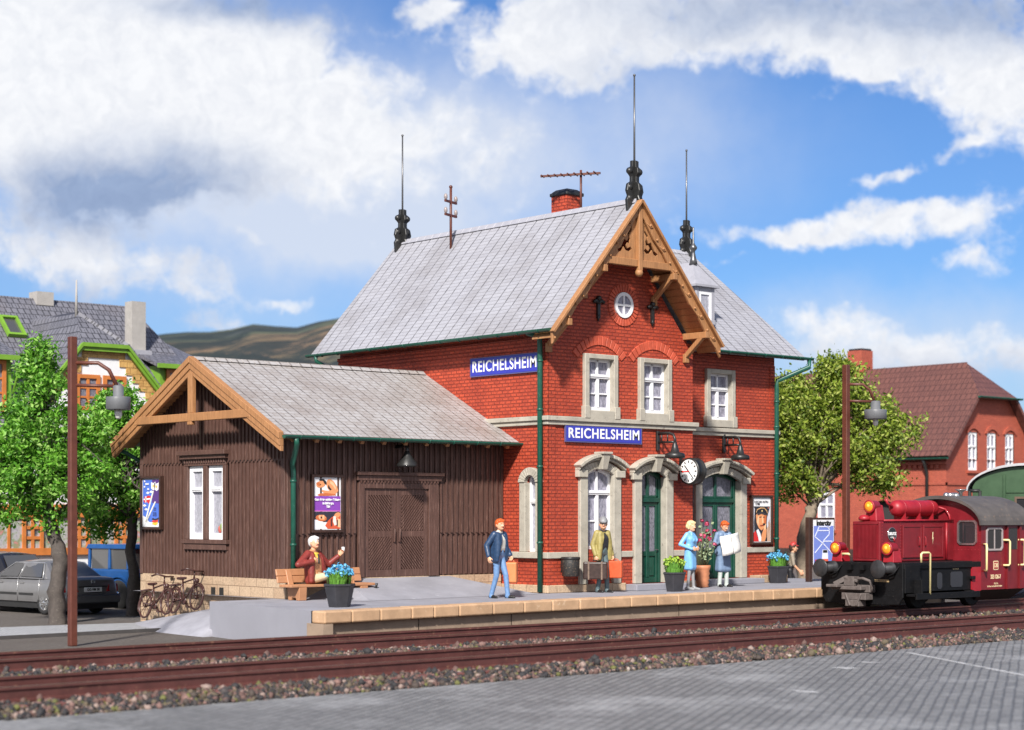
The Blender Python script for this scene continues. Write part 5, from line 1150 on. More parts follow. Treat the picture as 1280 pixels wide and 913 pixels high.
def ballast():
    r = np.random.default_rng(11)
    # bed
    mt, nt, b = nt_new('ballast_fines'); g = geo_pos(nt); n = noise_n(nt, g, 16, 6, .8)
    L(nt, ramp(nt, n, [(.3, (.03, .026, .025)), (.5, (.10, .08, .07)), (.7, (.22, .17, .14))]).outputs[0], b.inputs['Base Color']); b.inputs['Roughness'].default_value = .95; bump(nt, b, n, .9, .05)
    xs = np.linspace(-26, 34, 121); ys = [-10.45, -10.1, -9.7, -9.2, -7.8, -7.2, -6.4, -5.6, -5.0, -3.4, -3.0, -2.75]; zs = [-.76, -.735, -.67, -.645, -.645, -.66, -.665, -.66, -.645, -.645, -.66, -.70]
    m = MB(); m.grid([[(x, y + .06 * noise.noise(Vector((x * .8, y, 3))), z + .02 * noise.noise(Vector((x * 1.5, y * 2, 0)))) for y, z in zip(ys, zs)] for x in xs]); structure(m, 'ballast_bed', mt)
    # stones
    bm = bmesh.new(); bmesh.ops.create_icosphere(bm, subdivisions=1, radius=1.); bv = np.array([v.co[:] for v in bm.verts]); bf = np.array([[v.index for v in f.verts] for f in bm.faces]); bm.free()
    cnt = []
    for (a, c, dens) in ((-10.38, -9.42, 420), (-9.2, -7.95, 40), (-7.75, -5.05, 190), (-4.85, -3.55, 40), (-3.35, -2.85, 60)):
        n_ = int((c - a) * 34 * dens); y = r.uniform(a, c, n_); x = r.uniform(-21, 13, n_); cnt.append(np.stack([x, y], 1))
    P_ = np.concatenate(cnt); keep = ~((np.abs(P_[:, 1] + 8.58 - .745) < .13) | (np.abs(P_[:, 1] + 8.58 + .745) < .13) | (np.abs(P_[:, 1] + 4.2 - .745) < .13) | (np.abs(P_[:, 1] + 4.2 + .745) < .13)); P_ = P_[keep]
    n_ = len(P_); zb_ = np.interp(P_[:, 1], ys, zs); s = r.gamma(5., .0046, n_) + .010; s = np.minimum(s, .085)
    inside = (np.abs(P_[:, 1] + 8.58) < .75) | (np.abs(P_[:, 1] + 4.2) < .75); s[inside] *= .75
    V = np.repeat(bv[None], n_, 0) * (1 + r.uniform(-.28, .28, (n_, 12, 1))) * s[:, None, None] * r.uniform(.65, 1.25, (n_, 1, 3))
    ang = r.uniform(0, 6.28, n_); ca, sa = np.cos(ang)[:, None], np.sin(ang)[:, None]; X = V[..., 0] * ca - V[..., 1] * sa; Y = V[..., 0] * sa + V[..., 1] * ca; V[..., 0], V[..., 1] = X, Y
    V[..., 0] += P_[:, 0:1]; V[..., 1] += P_[:, 1:2]; V[..., 2] += (zb_ + s * r.uniform(.2, 1.1, n_))[:, None]
    F_ = (bf[None] + (np.arange(n_) * 12)[:, None, None]).reshape(-1, 3); me = bpy.data.meshes.new('ballast_stones'); nf = len(F_)
    me.vertices.add(n_ * 12); me.vertices.foreach_set('co', V.astype(np.float32).ravel()); me.loops.add(nf * 3); me.loops.foreach_set('vertex_index', F_.ravel().astype(np.int32)); me.polygons.add(nf); me.polygons.foreach_set('loop_start', np.arange(0, nf * 3, 3, dtype=np.int32)); me.polygons.foreach_set('loop_total', np.full(nf, 3, np.int32)); me.update(); me.validate()
    mt, nt, b = nt_new('ballast_stone'); ri = nt.nodes.new('ShaderNodeNewGeometry').outputs['Random Per Island']
    c = ramp(nt, ri, [(0, (.028, .026, .028)), (.34, (.055, .045, .045)), (.40, (.12, .068, .058)), (.58, (.19, .11, .095)), (.66, (.06, .045, .038)), (.78, (.11, .085, .055)), (.90, (.26, .19, .165)), (.955, (.38, .32, .28)), (.958, (.12, .12, .035)), (.992, (.10, .10, .03)), (.9982, (.60, .05, .03)), (.9988, (.02, .36, .16)), (.9994, (.65, .48, .05))], 'CONSTANT').outputs[0]
    g = geo_pos(nt); nn = noise_n(nt, g, 40, 3, .7); c = mixc(nt, 1., c, ramp(nt, nn, [(.3, (.6,) * 3), (.7, (1.3,) * 3)]).outputs[0], 'MULTIPLY')
    L(nt, c, b.inputs['Base Color']); b.inputs['Roughness'].default_value = .8; me.materials.append(mt)
    tag(link_mesh('ballast_stones', me), kind='stuff')
    # thin grass tufts along the ballast edge
    m = MB(); rr = random.Random(4)
    for i in range(420):
        y = rr.choice([rr.gauss(-10.0, .22), rr.gauss(-9.6, .2), rr.gauss(-6.3, .5), rr.gauss(-3.1, .12)]); x = rr.uniform(-20, 12); x = x + .4 * math.sin(x * 5); 
        for q in range(3):
            b0 = Vector((x + rr.uniform(-.06, .06), y + rr.uniform(-.06, .06), -.70)); t = b0 + Vector((rr.uniform(-.07, .07), rr.uniform(-.07, .07), rr.uniform(.07, .17))); w = Vector((.008, .004, 0)); m.add([b0 - w, b0 + w, t], [(0, 1, 2)])
    tag(m.build('ballast_grass', M('dry_grass', (.26, .24, .06), .8, .5, 30., 0), recalc=False), kind='stuff')
ballast()
# ------------------------------------------------------------------ people: one continuous body each, clothes and hair as children
HULLS = None
def sph_pts():
    global HULLS
    if HULLS is None:
        bm = bmesh.new(); bmesh.ops.create_icosphere(bm, subdivisions=2, radius=1.); HULLS = [v.co.copy() for v in bm.verts]; bm.free()
    return HULLS
def remeshed(name, prims, mats, parent, voxel=.010, smooth=3):
    """prims: (material index, [(x, y, z, r), ...]) - the union of the hulls becomes one skin; faces take the nearest prim's material"""
    bm = bmesh.new()
    for mi, pts in prims:
        vs = []
        for p in pts:
            c = Vector(p[:3]); vs += [bm.verts.new(c + d * p[3]) for d in sph_pts()]
        r = bmesh.ops.convex_hull(bm, input=vs)
        junk = [g for g in r['geom_interior'] + r['geom_unused'] if isinstance(g, bmesh.types.BMVert)]
        if junk: bmesh.ops.delete(bm, geom=list(set(junk)), context='VERTS')
    me = bpy.data.meshes.new('tmp'); bm.to_mesh(me); bm.free()
    ob = bpy.data.objects.new('tmp', me); COL.objects.link(ob)
    r = ob.modifiers.new('r', 'REMESH'); r.mode = 'VOXEL'; r.voxel_size = voxel; r.use_smooth_shade = True
    s = ob.modifiers.new('s', 'SMOOTH'); s.factor = .5; s.iterations = smooth
    out = bpy.data.meshes.new_from_object(ob.evaluated_get(bpy.context.evaluated_depsgraph_get())); out.name = name
    bpy.data.objects.remove(ob); bpy.data.meshes.remove(me)
    n = len(out.polygons); c = np.empty(n * 3); out.polygons.foreach_get('center', c); c = c.reshape(-1, 3)
    best = np.full(n, 1e9); idx = np.zeros(n, int)
    for mi, pts in prims:
        d = np.full(n, 1e9)
        for i in range(len(pts)):
            for j in range(i, len(pts)):
                a, b = np.array(pts[i][:3]), np.array(pts[j][:3]); ab = b - a; l = (ab ** 2).sum()
                t = np.clip(((c - a) @ ab) / l, 0, 1) if l > 1e-9 else np.zeros(n)
                q = a + t[:, None] * ab; d = np.minimum(d, np.linalg.norm(c - q, axis=1) - (pts[i][3] + t * (pts[j][3] - pts[i][3])))
        k = d < best; best[k] = d[k]; idx[k] = mi
    out.materials.clear()
    for m in mats: out.materials.append(m)
    out.polygons.foreach_set('material_index', idx.astype(np.int32)); out.polygons.foreach_set('use_smooth', np.ones(n, bool)); out.update()
    return link_mesh(name, out, parent)
def paint(name, col, var=.16, rough=.5): return M(name, col, rough, var, 14., .12, fine=60.)
SKIN = paint('skin', (.66, .36, .22), .10); SHOE = paint('black_shoe', (.015, .014, .014), .2, .3); LIP = paint('lip', (.45, .16, .12)); EYE = flat('eye_dark', (.03, .02, .02), .3); EYEW = flat('eye_white', (.75, .72, .68), .3)
def hand(prims, wr, d, nrm, mi, curl=.5, s=1., side=1):
    """palm, four unequal bent fingers and a thumb; d = pointing direction, nrm = palm normal (fingers curl towards it)"""
    wr, d, nrm = Vector(wr), Vector(d).normalized(), Vector(nrm); nrm = (nrm - d * nrm.dot(d)).normalized(); lat = d.cross(nrm) * side
    k0 = wr + d * .085 * s
    prims.append((mi, [(*wr, .026 * s), (*(k0 + lat * .028 * s), .0165 * s), (*(k0 - lat * .028 * s), .0155 * s), (*(wr + d * .04 * s + lat * .02 * s), .02 * s)]))
    for i, l in enumerate((.072, .082, .076, .06)):
        b = k0 + lat * (.032 - .0213 * i) * s; a = curl * 1.35
        m1 = b + (d * math.cos(a * .6) + nrm * math.sin(a * .6)) * l * .52 * s; m2 = m1 + (d * math.cos(a * 1.7) + nrm * math.sin(a * 1.7)) * l * .5 * s
        prims.append((mi, [(*b, .0105 * s), (*m1, .0095 * s)])); prims.append((mi, [(*m1, .0095 * s), (*m2, .008 * s)]))
    t0 = wr + d * .03 * s + lat * .026 * s; t1 = t0 + (d * .6 + lat * .62 + nrm * .3).normalized() * .045 * s; t2 = t1 + (d * .85 + nrm * (.2 + curl * .5) + lat * .1).normalized() * .034 * s
    prims.append((mi, [(*t0, .016 * s), (*t1, .011 * s)])); prims.append((mi, [(*t1, .011 * s), (*t2, .009 * s)]))
def figure(label, loc, face, P_, cloth, extra=None):
    """P_: joint positions (x = the person's right, y = forward, z = up); cloth: colours per garment"""
    rz = math.atan2(-face[0], face[1]); o = thing('person', loc, label, 'person', None, rz, True)
    mats = [SKIN, cloth['shirt'], cloth['legs'], SHOE if 'shoes' not in cloth else cloth['shoes'], LIP, EYE, cloth['hair'], EYEW, cloth.get('sleeve', cloth['shirt']), cloth.get('belt', cloth['legs']), cloth.get('tie', cloth['shirt'])]
    b = []; V = {k: Vector(v) for k, v in P_.items() if isinstance(v, tuple) and len(v) == 3}
    g = lambda k, r, dx=0, dy=0, dz=0: (V[k].x + dx, V[k].y + dy, V[k].z + dz, r)
    w = P_.get('girth', 1.)
    # legs
    skirt = P_.get('skirt'); legm = 2
    for s in 'RL':
        tr, kr, ar = (.088 * w, .064, .054) if not skirt else (.085, .052, .036)
        b.append((legm, [g('hip' + s, tr), g('knee' + s, kr)])); b.append((legm, [g('knee' + s, kr * .98), g('ank' + s, ar)]))
        if not skirt: b.append((legm, [g('ank' + s, ar * 1.04), g('ank' + s, ar * 1.10, 0, .0, -.035)]))
        f = Vector(P_.get('toe' + s, (.02 if s == 'R' else -.02, 1, 0))); f = Vector(f).normalized(); a = V['ank' + s]; up = Vector(P_.get('footup' + s, (0, 0, 1)))
        h = a - up * .045; b.append((3, [(*(h - f * .045), .04), (*(h + f * .08 - up * .008), .042), (*(h + f * .165 - up * .016), .030)])); b.append((3, [(*(a), .04), (*(h + f * .03), .045)]))
    pv, ch = V['pelvis'], V['chest']; ax = (ch - pv); sh = (V['shR'] - V['shL']).normalized(); fw = ax.normalized().cross(sh) * -1
    if fw.y < 0 and abs(fw.y) > .2: fw = -fw
    def bp(base, sx, fy, dz, r): p = base + sh * sx + fw * fy + ax.normalized() * dz; return (p.x, p.y, p.z, r)
    b.append((2 if not skirt else 1, [bp(pv, .085 * w, 0, 0, .098 * w), bp(pv, -.085 * w, 0, 0, .098 * w), bp(pv, 0, 0, .10, .115 * w)]))
    b.append((9, [bp(pv, .07 * w, .0, .115, .108 * w), bp(pv, -.07 * w, .0, .115, .108 * w)]))
    b.append((1, [bp(pv, .065 * w, .01, .16, .108 * w), bp(pv, -.065 * w, .01, .16, .108 * w), bp(ch, .10, .01, 0, .108), bp(ch, -.10, .01, 0, .108)]))
    b.append((1, [bp(ch, .10, .01, 0, .10), bp(ch, -.10, .01, 0, .10), g('shR', .058), g('shL', .058)]))
    b.append((1, [g('shR', .056), g('shL', .056), g('neck', .060)]))
    sm = 8
    for s in 'RL':
        b.append((sm, [g('sh' + s, .066), g('el' + s, .050)])); 
        if P_.get('short_sleeve'): b.append((0, [g('el' + s, .042), g('wr' + s, .030)])); m_ = V['sh' + s].lerp(V['el' + s], .8); b.append((0, [(*m_, .044), g('el' + s, .044)]))
        else: b.append((sm, [g('el' + s, .050), g('wr' + s, .038)]))
        hd = Vector(P_.get('hand' + s, (V['wr' + s] - V['el' + s]).normalized())); nr = Vector(P_.get('palm' + s, (-1 if s == 'R' else 1, .2, 0)))
        hand(b, V['wr' + s], hd, nr, 0, P_.get('curl' + s, .45), 1.12, 1 if s == 'R' else -1)
    # head on its neck
    hc = V['head']; yaw, pit = P_.get('yaw', 0.), P_.get('pitch', 0.); R_ = Matrix.Rotation(yaw, 3, 'Z') @ Matrix.Rotation(pit, 3, 'X')
    def hp(x, y, z, r): q = hc + R_ @ Vector((x, y, z)); return (q.x, q.y, q.z, r)
    b.append((0, [g('neck', .056), hp(0, -.01, -.08, .054)]))
    b.append((0, [hp(0, -.022, .035, .092), hp(0, .022, .025, .082), hp(0, .045, -.075, .046), hp(.03, .03, -.05, .05), hp(-.03, .03, -.05, .05)]))
    b.append((0, [hp(0, .100, .012, .012), hp(0, .122, -.018, .0175)])); b.append((0, [hp(-.018, .10, -.02, .013), hp(.018, .10, -.02, .013)]))
    b.append((4, [hp(-.02, .088, -.052, .0105), hp(.02, .088, -.052, .0105)])); b.append((0, [hp(-.012, .086, -.082, .018), hp(.012, .086, -.082, .018)]))
    for s in (-1, 1):
        b.append((7, [hp(s * .036, .088, .012, .0125), hp(s * .03, .090, .012, .0125)])); b.append((5, [hp(s * .033, .096, .013, .0085)])); b.append((6, [hp(s * .05, .088, .037, .009), hp(s * .018, .098, .037, .009)])); b.append((0, [hp(s * .094, -.01, .01, .016), hp(s * .092, -.015, -.025, .012)]))
    if 'tie' in cloth: b.append((10, [bp(ch, 0, .125, .10, .016), bp(ch, 0, .128, -.06, .022)]))
    if P_.get('extra_body'): b += P_['extra_body'](bp, pv, ch, g)
    remeshed('body', b, mats, o, .0105)
    h = []
    if P_.get('hair') == 'short':
        h = [(0, [hp(0, -.035, .055, .100), hp(0, .015, .075, .082)]), (0, [hp(0, -.05, .0, .090), hp(0, -.05, .05, .095)]), (0, [hp(-.05, .055, .095, .036), hp(.05, .05, .098, .036)]), (0, [hp(-.086, .01, .03, .022), hp(-.08, .01, .08, .03)]), (0, [hp(.086, .01, .03, .022), hp(.08, .01, .08, .03)])]
    elif P_.get('hair') == 'bob':
        h = [(0, [hp(0, -.035, .06, .106), hp(0, .02, .078, .086)]), (0, [hp(-.05, -.06, .01, .07), hp(.05, -.06, .01, .07)]), (0, [hp(0, -.105, -.02, .05), hp(0, -.09, .04, .07)]), (0, [hp(-.09, .01, .05, .034), hp(-.088, -.01, -.04, .028)]), (0, [hp(.09, .01, .05, .034), hp(.088, -.01, -.04, .028)]), (0, [hp(-.05, .062, .098, .036), hp(.05, .058, .10, .038)])]
    if h: remeshed('hair', h, [cloth['hair']], o, .010)
    if P_.get('cap'):
        c = [(0, [hp(0, -.04, .085, .116), hp(0, .04, .085, .105)]), (0, [hp(-.06, .09, .075, .026), hp(.06, .09, .075, .026), hp(-.045, .17, .055, .012), hp(.045, .17, .055, .012)])] if P_['cap'] == 'flat' else [(0, [hp(0, -.025, .085, .100), hp(0, .01, .12, .09)]), (0, [hp(-.05, .08, .085, .022), hp(.05, .08, .085, .022), hp(-.03, .16, .075, .010), hp(.03, .16, .075, .010)])]
        remeshed('cap', c, [cloth['cap']], o, .010)
    for nm, mt, f in (extra or []):
        q = f(bp, pv, ch, g, V)
        remeshed(nm, q, mt if isinstance(mt, list) else [mt], o, .011)
    return o
def jacket(long=.0, openx=.055, both=True):
    def f(bp, pv, ch, g, V):
        q = []
        for s in (-1, 1):
            q.append((0, [bp(ch, s * .135, .035, .10, .085), bp(ch, s * (openx + .075), .075, -.10, .070), bp(pv, s * (openx + .09), .075, .10, .070), bp(pv, s * .155, .03, -.04 - long, .075), bp(pv, s * (openx + .11), .075, -.04 - long, .05)]))
            q.append((0, [bp(ch, s * (openx + .01), .085, .10, .04), bp(ch, s * (openx + .02), .125, .02, .022), bp(ch, s * (openx + .045), .12, -.12, .022)]))   # lapel
        q.append((0, [bp(ch, .12, -.045, .10, .095), bp(ch, -.12, -.045, .10, .095), bp(pv, .12, -.055, -.02 - long, .095), bp(pv, -.12, -.055, -.02 - long, .095)]))
        q.append((0, [g('neck', .068, 0, -.025, -.01), g('neck', .06, .04, -.0, -.03), g('neck', .06, -.04, 0, -.03)]))
        for s, k in (('R', 1), ('L', -1)):
            q.append((0, [g('sh' + s, .084), g('el' + s, .066)])); q.append((0, [g('el' + s, .066), (*(V['el' + s].lerp(V['wr' + s], .93)), .054)]))
        return q
    return f
def std(**k):
    d = dict(pelvis=(0, 0, .95), chest=(0, .01, 1.30), shR=(.185, 0, 1.42), shL=(-.185, 0, 1.42), neck=(0, .01, 1.465), head=(0, .035, 1.625), hipR=(.09, 0, .92), hipL=(-.09, 0, .92), kneeR=(.10, .03, .50), kneeL=(-.10, .03, .50), ankR=(.10, -.01, .085), ankL=(-.10, -.01, .085), elR=(.25, -.03, 1.14), elL=(-.25, -.03, 1.14), wrR=(.26, .05, .90), wrL=(-.26, .05, .90))
    d.update(k); return d
def dirv(a):   # a degrees: 0 = towards the camera, 90 = to the right in the picture
    return tuple((-CF * math.cos(rad(a)) + CR * math.sin(rad(a)))[:2])
HAIRR = paint('ginger_hair', (.55, .10, .02)); BLOND = paint('blond_hair', (.72, .55, .30)); GREYH = paint('white_hair', (.66, .66, .66))
def suitcase(name, label, c, along, w, h, d, mat, strap=None):
    o = thing(name, c, label, 'suitcase', None, math.atan2(along[1], along[0]), True)
    m = MB(); m.box((-w / 2, -d / 2, -h), (w / 2, d / 2, 0)); m.build('case', mat, o, bevel=.035, seg=3)
    m = MB(); m.tube([(-.06, 0, -.01), (-.055, 0, .03), (0, 0, .042), (.055, 0, .03), (.06, 0, -.01)], .011, 6); m.build('handle', BLACK if strap else mat, o)
    if strap:
        m = MB()
        for x in (-w * .27, w * .27): m.box((x - .02, -d / 2 - .006, -h - .005), (x + .02, d / 2 + .006, .006))
        m.build('strap', strap, o, bevel=.004)
    return o
# 1 - walking man, blue jacket, orange case in his left hand
DEN = paint('jeans', (.13, .24, .44), .25); NAVY = paint('navy_jacket', (.022, .050, .11), .35, .35)
f1 = dirv(58); L1 = (-2.52, -1.12, 0)
figure('red haired man in a navy jacket and jeans carrying an orange case', L1, f1,
    std(kneeR=(.10, .0, .50), ankR=(.10, -.13, .085), kneeL=(-.09, .13, .51), ankL=(-.10, .17, .085), elR=(.30, -.13, 1.17), wrR=(.34, -.05, .93), elL=(-.25, .02, 1.15), wrL=(-.24, .16, .95), handL=(0, .1, -1), palmL=(1, 0, 0), curlL=1., curlR=.5, toeR=(.25, 1, 0), toeL=(-.1, 1, 0), hair='short', yaw=rad(-22)),
    dict(shirt=paint('white_shirt', (.66, .63, .56)), legs=DEN, hair=HAIRR, belt=paint('brown_belt', (.13, .05, .025)), sleeve=NAVY), [('jacket', NAVY, jacket(.06, .075))])
def at_person(L_, f, x, y, z): fv = Vector((f[0], f[1], 0)); rv = Vector((f[1], -f[0], 0)); return tuple(Vector(L_) + rv * x + fv * y + Vector((0, 0, z)))
suitcase('suitcase', 'orange rounded case in the hand of the man in the navy jacket', at_person(L1, f1, -.24, .185, .80), dirv(75), .26, .46, .17, paint('orange_case', (.66, .20, .07), .1))
# 2 - man with flat cap and two cases
OLIVE = paint('olive_jacket', (.30, .25, .085), .25); TEAL = paint('grey_teal_trousers', (.085, .125, .135), .3); f2 = dirv(46); L2 = (1.30, -.50, 0)
figure('man in a grey flat cap and olive jacket carrying two suitcases', L2, f2,
    std(kneeR=(.08, .02, .50), ankR=(.085, -.07, .085), kneeL=(-.08, .07, .50), ankL=(-.085, .08, .085), elR=(.27, -.06, 1.14), wrR=(.27, .03, .89), elL=(-.26, .0, 1.14), wrL=(-.25, .10, .89), handR=(0, .05, -1), handL=(0, .05, -1), palmR=(-1, 0, 0), palmL=(1, 0, 0), curlR=1., curlL=1., hair='short', cap='flat', yaw=rad(-45)),
    dict(shirt=paint('black_vest', (.022, .022, .028), .4), legs=TEAL, hair=GREYH, cap=paint('grey_cap', (.22, .225, .24), .1), sleeve=OLIVE, belt=paint('black_vest', (.022, .022, .028))), [('jacket', OLIVE, jacket(.10, .088))])
BRWN = paint('dark_leather', (.035, .018, .014), .4, .4)
suitcase('suitcase', 'dark brown strapped suitcase on the near side of the man in the flat cap', at_person(L2, f2, .275, .03, .74), dirv(82), .58, .42, .20, BRWN, paint('worn_strap', (.16, .11, .08), .4))
suitcase('suitcase', 'small red orange suitcase on the far side of the man in the flat cap', at_person(L2, f2, -.27, .20, .76), dirv(66), .34, .42, .16, paint('red_case', (.55, .09, .03), .15))
# 3 - woman in light blue
LBL = paint('light_blue_dress', (.20, .46, .80), .14, .4); f3 = dirv(58); L3 = (3.92, -.92, 0)
def skirt(hem, r0=.16, r1=.19, fy=.0):
    def f(bp, pv, ch, g, V):
        q = [(0, [bp(pv, .10, 0, .05, .10), bp(pv, -.10, 0, .05, .10), (r1 - .10, .05 + fy, hem + .04, .075), (-r1 + .10, .05 + fy, hem + .04, .075), (r1 - .10, -.06, hem + .04, .075), (-r1 + .10, -.06, hem + .04, .075)])]
        return q
    return f
figure('blond woman in a light blue belted dress and grey boots', L3, f3,
    std(pelvis=(0, 0, .93), chest=(0, .03, 1.26), shR=(.165, 0, 1.37), shL=(-.165, 0, 1.37), neck=(0, .01, 1.41), head=(0, .035, 1.56), kneeR=(.07, .02, .49), kneeL=(-.07, .03, .49), ankR=(.075, -.03, .085), ankL=(-.07, .06, .085), elR=(.30, -.12, 1.13), wrR=(.17, .13, 1.02), elL=(-.24, -.05, 1.11), wrL=(-.12, .17, 1.02), handR=(-.7, .5, -.1), palmR=(-.4, -.6, 0), curlR=.7, handL=(.7, .3, .0), palmL=(0, -1, 0), hair='bob', skirt=True, girth=.92, yaw=rad(-14),
        extra_body=lambda bp, pv, ch, g: [(1, [bp(ch, .075, .085, -.02, .062)]), (1, [bp(ch, -.075, .085, -.02, .062)]), (1, [bp(pv, .11, .0, .16, .09), bp(pv, -.11, .0, .16, .09)])]),
    dict(shirt=LBL, legs=paint('grey_boot', (.26, .26, .27)), hair=BLOND, shoes=paint('grey_boot', (.26, .26, .27)), sleeve=LBL, belt=LBL), [('skirt', LBL, skirt(.52)), ('collar', LBL, lambda bp, pv, ch, g, V: [(0, [g('neck', .062, .03, .02, -.02), g('neck', .03, .07, .07, -.06)]), (0, [g('neck', .062, -.03, .02, -.02), g('neck', .03, -.07, .07, -.06)])])])
# 4 - red haired woman in a grey blue coat, reading
COAT = paint('grey_blue_coat', (.16, .235, .36), .18); f4 = dirv(32); L4 = (6.02, -.12, 0)
figure('red haired person in a long grey blue coat reading a newspaper', L4, f4,
    std(pelvis=(0, 0, .90), chest=(0, .02, 1.24), shR=(.19, 0, 1.36), shL=(-.19, 0, 1.36), neck=(0, .02, 1.41), head=(0, .06, 1.555), kneeR=(.10, .02, .48), kneeL=(-.10, .02, .48), ankR=(.11, -.01, .085), ankL=(-.11, .0, .085), elR=(.29, -.02, 1.08), wrR=(.19, .22, 1.19), elL=(-.29, .0, 1.08), wrL=(-.21, .24, 1.16), handR=(-.2, .75, .45), handL=(.2, .75, .4), palmR=(-1, 0, .2), palmL=(1, 0, .2), curlR=.9, curlL=.9, hair='short', girth=1.14, pitch=rad(-22), toeR=(.3, 1, 0), toeL=(-.35, 1, 0)),
    dict(shirt=COAT, legs=paint('pale_trousers', (.46, .50, .48)), hair=HAIRR, sleeve=COAT, belt=COAT), [('coat', COAT, lambda bp, pv, ch, g, V: jacket(.0, .01)(bp, pv, ch, g, V)[:6] + skirt(.42, .2, .235)(bp, pv, ch, g, V))])
o = thing('newspaper', at_person(L4, f4, 0, .42, 1.10), 'white open newspaper held by the person in the grey blue coat', 'newspaper', None, math.atan2(-f4[0], f4[1]), True)
NEWS = pane_mat('newsprint', (.52, .51, .49), (.80, .79, .76), 30., 0)
for s in (-1, 1):
    m = MB(); rows = []
    for i in range(9):
        u = i / 8; x = s * (.0 + .30 * u); y = .02 - .10 * u + .04 * math.sin(u * 3); rows.append([(x, y - .10 * (k / 6) ** 1 + .02 * math.sin(k), -.24 + .50 * k / 6 + .06 * u * s * (-1)) for k in range(7)])
    m.grid(rows); q = m.build('page', NEWS, o, recalc=False); sm = q.modifiers.new('t', 'SOLIDIFY'); sm.thickness = .006
# 5 - grey haired man on the bench
MAROON = paint('maroon_jacket', (.20, .028, .022), .3); PEACH = paint('peach_waistcoat', (.52, .25, .12), .12); BEIGE = paint('beige_trousers', (.60, .47, .30), .12); f5 = (.42, -.91); L5 = (-5.98, 1.02, 0)
def yellow_v(bp, pv, ch, g): return [(8, [bp(ch, 0, .115, .02, .012), bp(ch, .045, .09, .13, .02), bp(ch, -.045, .09, .13, .02)])]
figure('white haired man in a maroon jacket and peach waistcoat sitting on the bench', L5, f5,
    dict(pelvis=(0, -.02, .43), chest=(.0, -.05, .80), shR=(.19, -.07, .93), shL=(-.19, -.05, .92), neck=(.0, -.06, .98), head=(.0, -.03, 1.145), hipR=(.09, .02, .42), hipL=(-.09, .02, .42), kneeR=(.10, .42, .52), kneeL=(-.06, .45, .56), ankR=(.08, .52, .10), ankL=(.16, .74, .36), elR=(.52, -.10, .72), wrR=(.24, .10, .79), elL=(-.40, .06, .70), wrL=(-.50, .26, .88), handR=(-1, .1, .1), palmR=(0, -1, -.2), curlR=1., handL=(-.3, .5, .8), palmL=(.6, .6, .3), curlL=.6, toeL=(.3, .8, -.4), hair='short', girth=1.1, yaw=rad(-18), pitch=rad(6), extra_body=yellow_v),
    dict(shirt=PEACH, legs=BEIGE, hair=GREYH, sleeve=paint('yellow_shirt', (.68, .50, .06)), belt=PEACH, tie=paint('dark_tie', (.03, .03, .03))), [('jacket', MAROON, jacket(.02, .135))])
bpy.data.objects['person.004'].scale = (1.08,) * 3
o = thing('paper_cup', at_person(L5, f5, -.60, .356, 1.08), 'small white cup in the raised hand of the man on the bench', 'cup')
m = MB(); m.lathe([(.022, -.06), (.036, .05), (.032, .05), (.02, -.05)], o.location, n=14); m.build('cup', SIGNW, o)
m = MB(); m.lathe([(.038, .045), (.04, .055), (.036, .065), (.01, .068)], o.location, n=14); m.build('lid', SIGNW, o)
# 6 - hiker with red cap, on the lower ground beyond the platform
KH = paint('khaki_shirt', (.27, .23, .18), .2); DK = paint('dark_shorts', (.018, .018, .022)); f6 = dirv(86); L6 = (13.05, 3.55, GZ)
def pack(bp, pv, ch, g, V):
    return [(0, [bp(ch, .09, -.20, .05, .08), bp(ch, -.09, -.20, .05, .08), bp(pv, .10, -.22, .18, .10), bp(pv, -.10, -.22, .18, .10)]), (0, [bp(ch, .09, -.19, .16, .05), bp(ch, -.09, -.19, .16, .05)]), (0, [bp(ch, .12, -.10, .14, .018), bp(ch, .12, .06, .16, .018)]), (0, [bp(ch, .12, .06, .16, .018), bp(ch, .14, .09, -.02, .018), ]), (0, [bp(ch, .14, .09, -.02, .018), bp(ch, .16, -.1, -.18, .018)]), (0, [bp(ch, -.12, -.10, .14, .018), bp(ch, -.12, .06, .16, .018)])]
figure('hiker in a red peaked cap and khaki shirt behind the blue flower planter', L6, f6,
    std(chest=(0, .05, 1.29), shR=(.185, .06, 1.41), shL=(-.185, .06, 1.41), neck=(0, .08, 1.455), head=(0, .11, 1.61), elR=(.23, .10, 1.13), wrR=(.20, .28, .92), handR=(-.1, .5, -.8), elL=(-.23, .12, 1.13), wrL=(-.2, .3, .95), kneeL=(-.09, .2, .52), ankL=(-.1, .12, .085), ankR=(.1, -.2, .1), hair='short', cap='peak', short_sleeve=True),
    dict(shirt=KH, legs=DK, hair=paint('brown_hair', (.06, .03, .02)), cap=paint('red_cap', (.42, .035, .03)), sleeve=KH, belt=DK), [('backpack', paint('green_pack', (.035, .06, .04)), pack)])
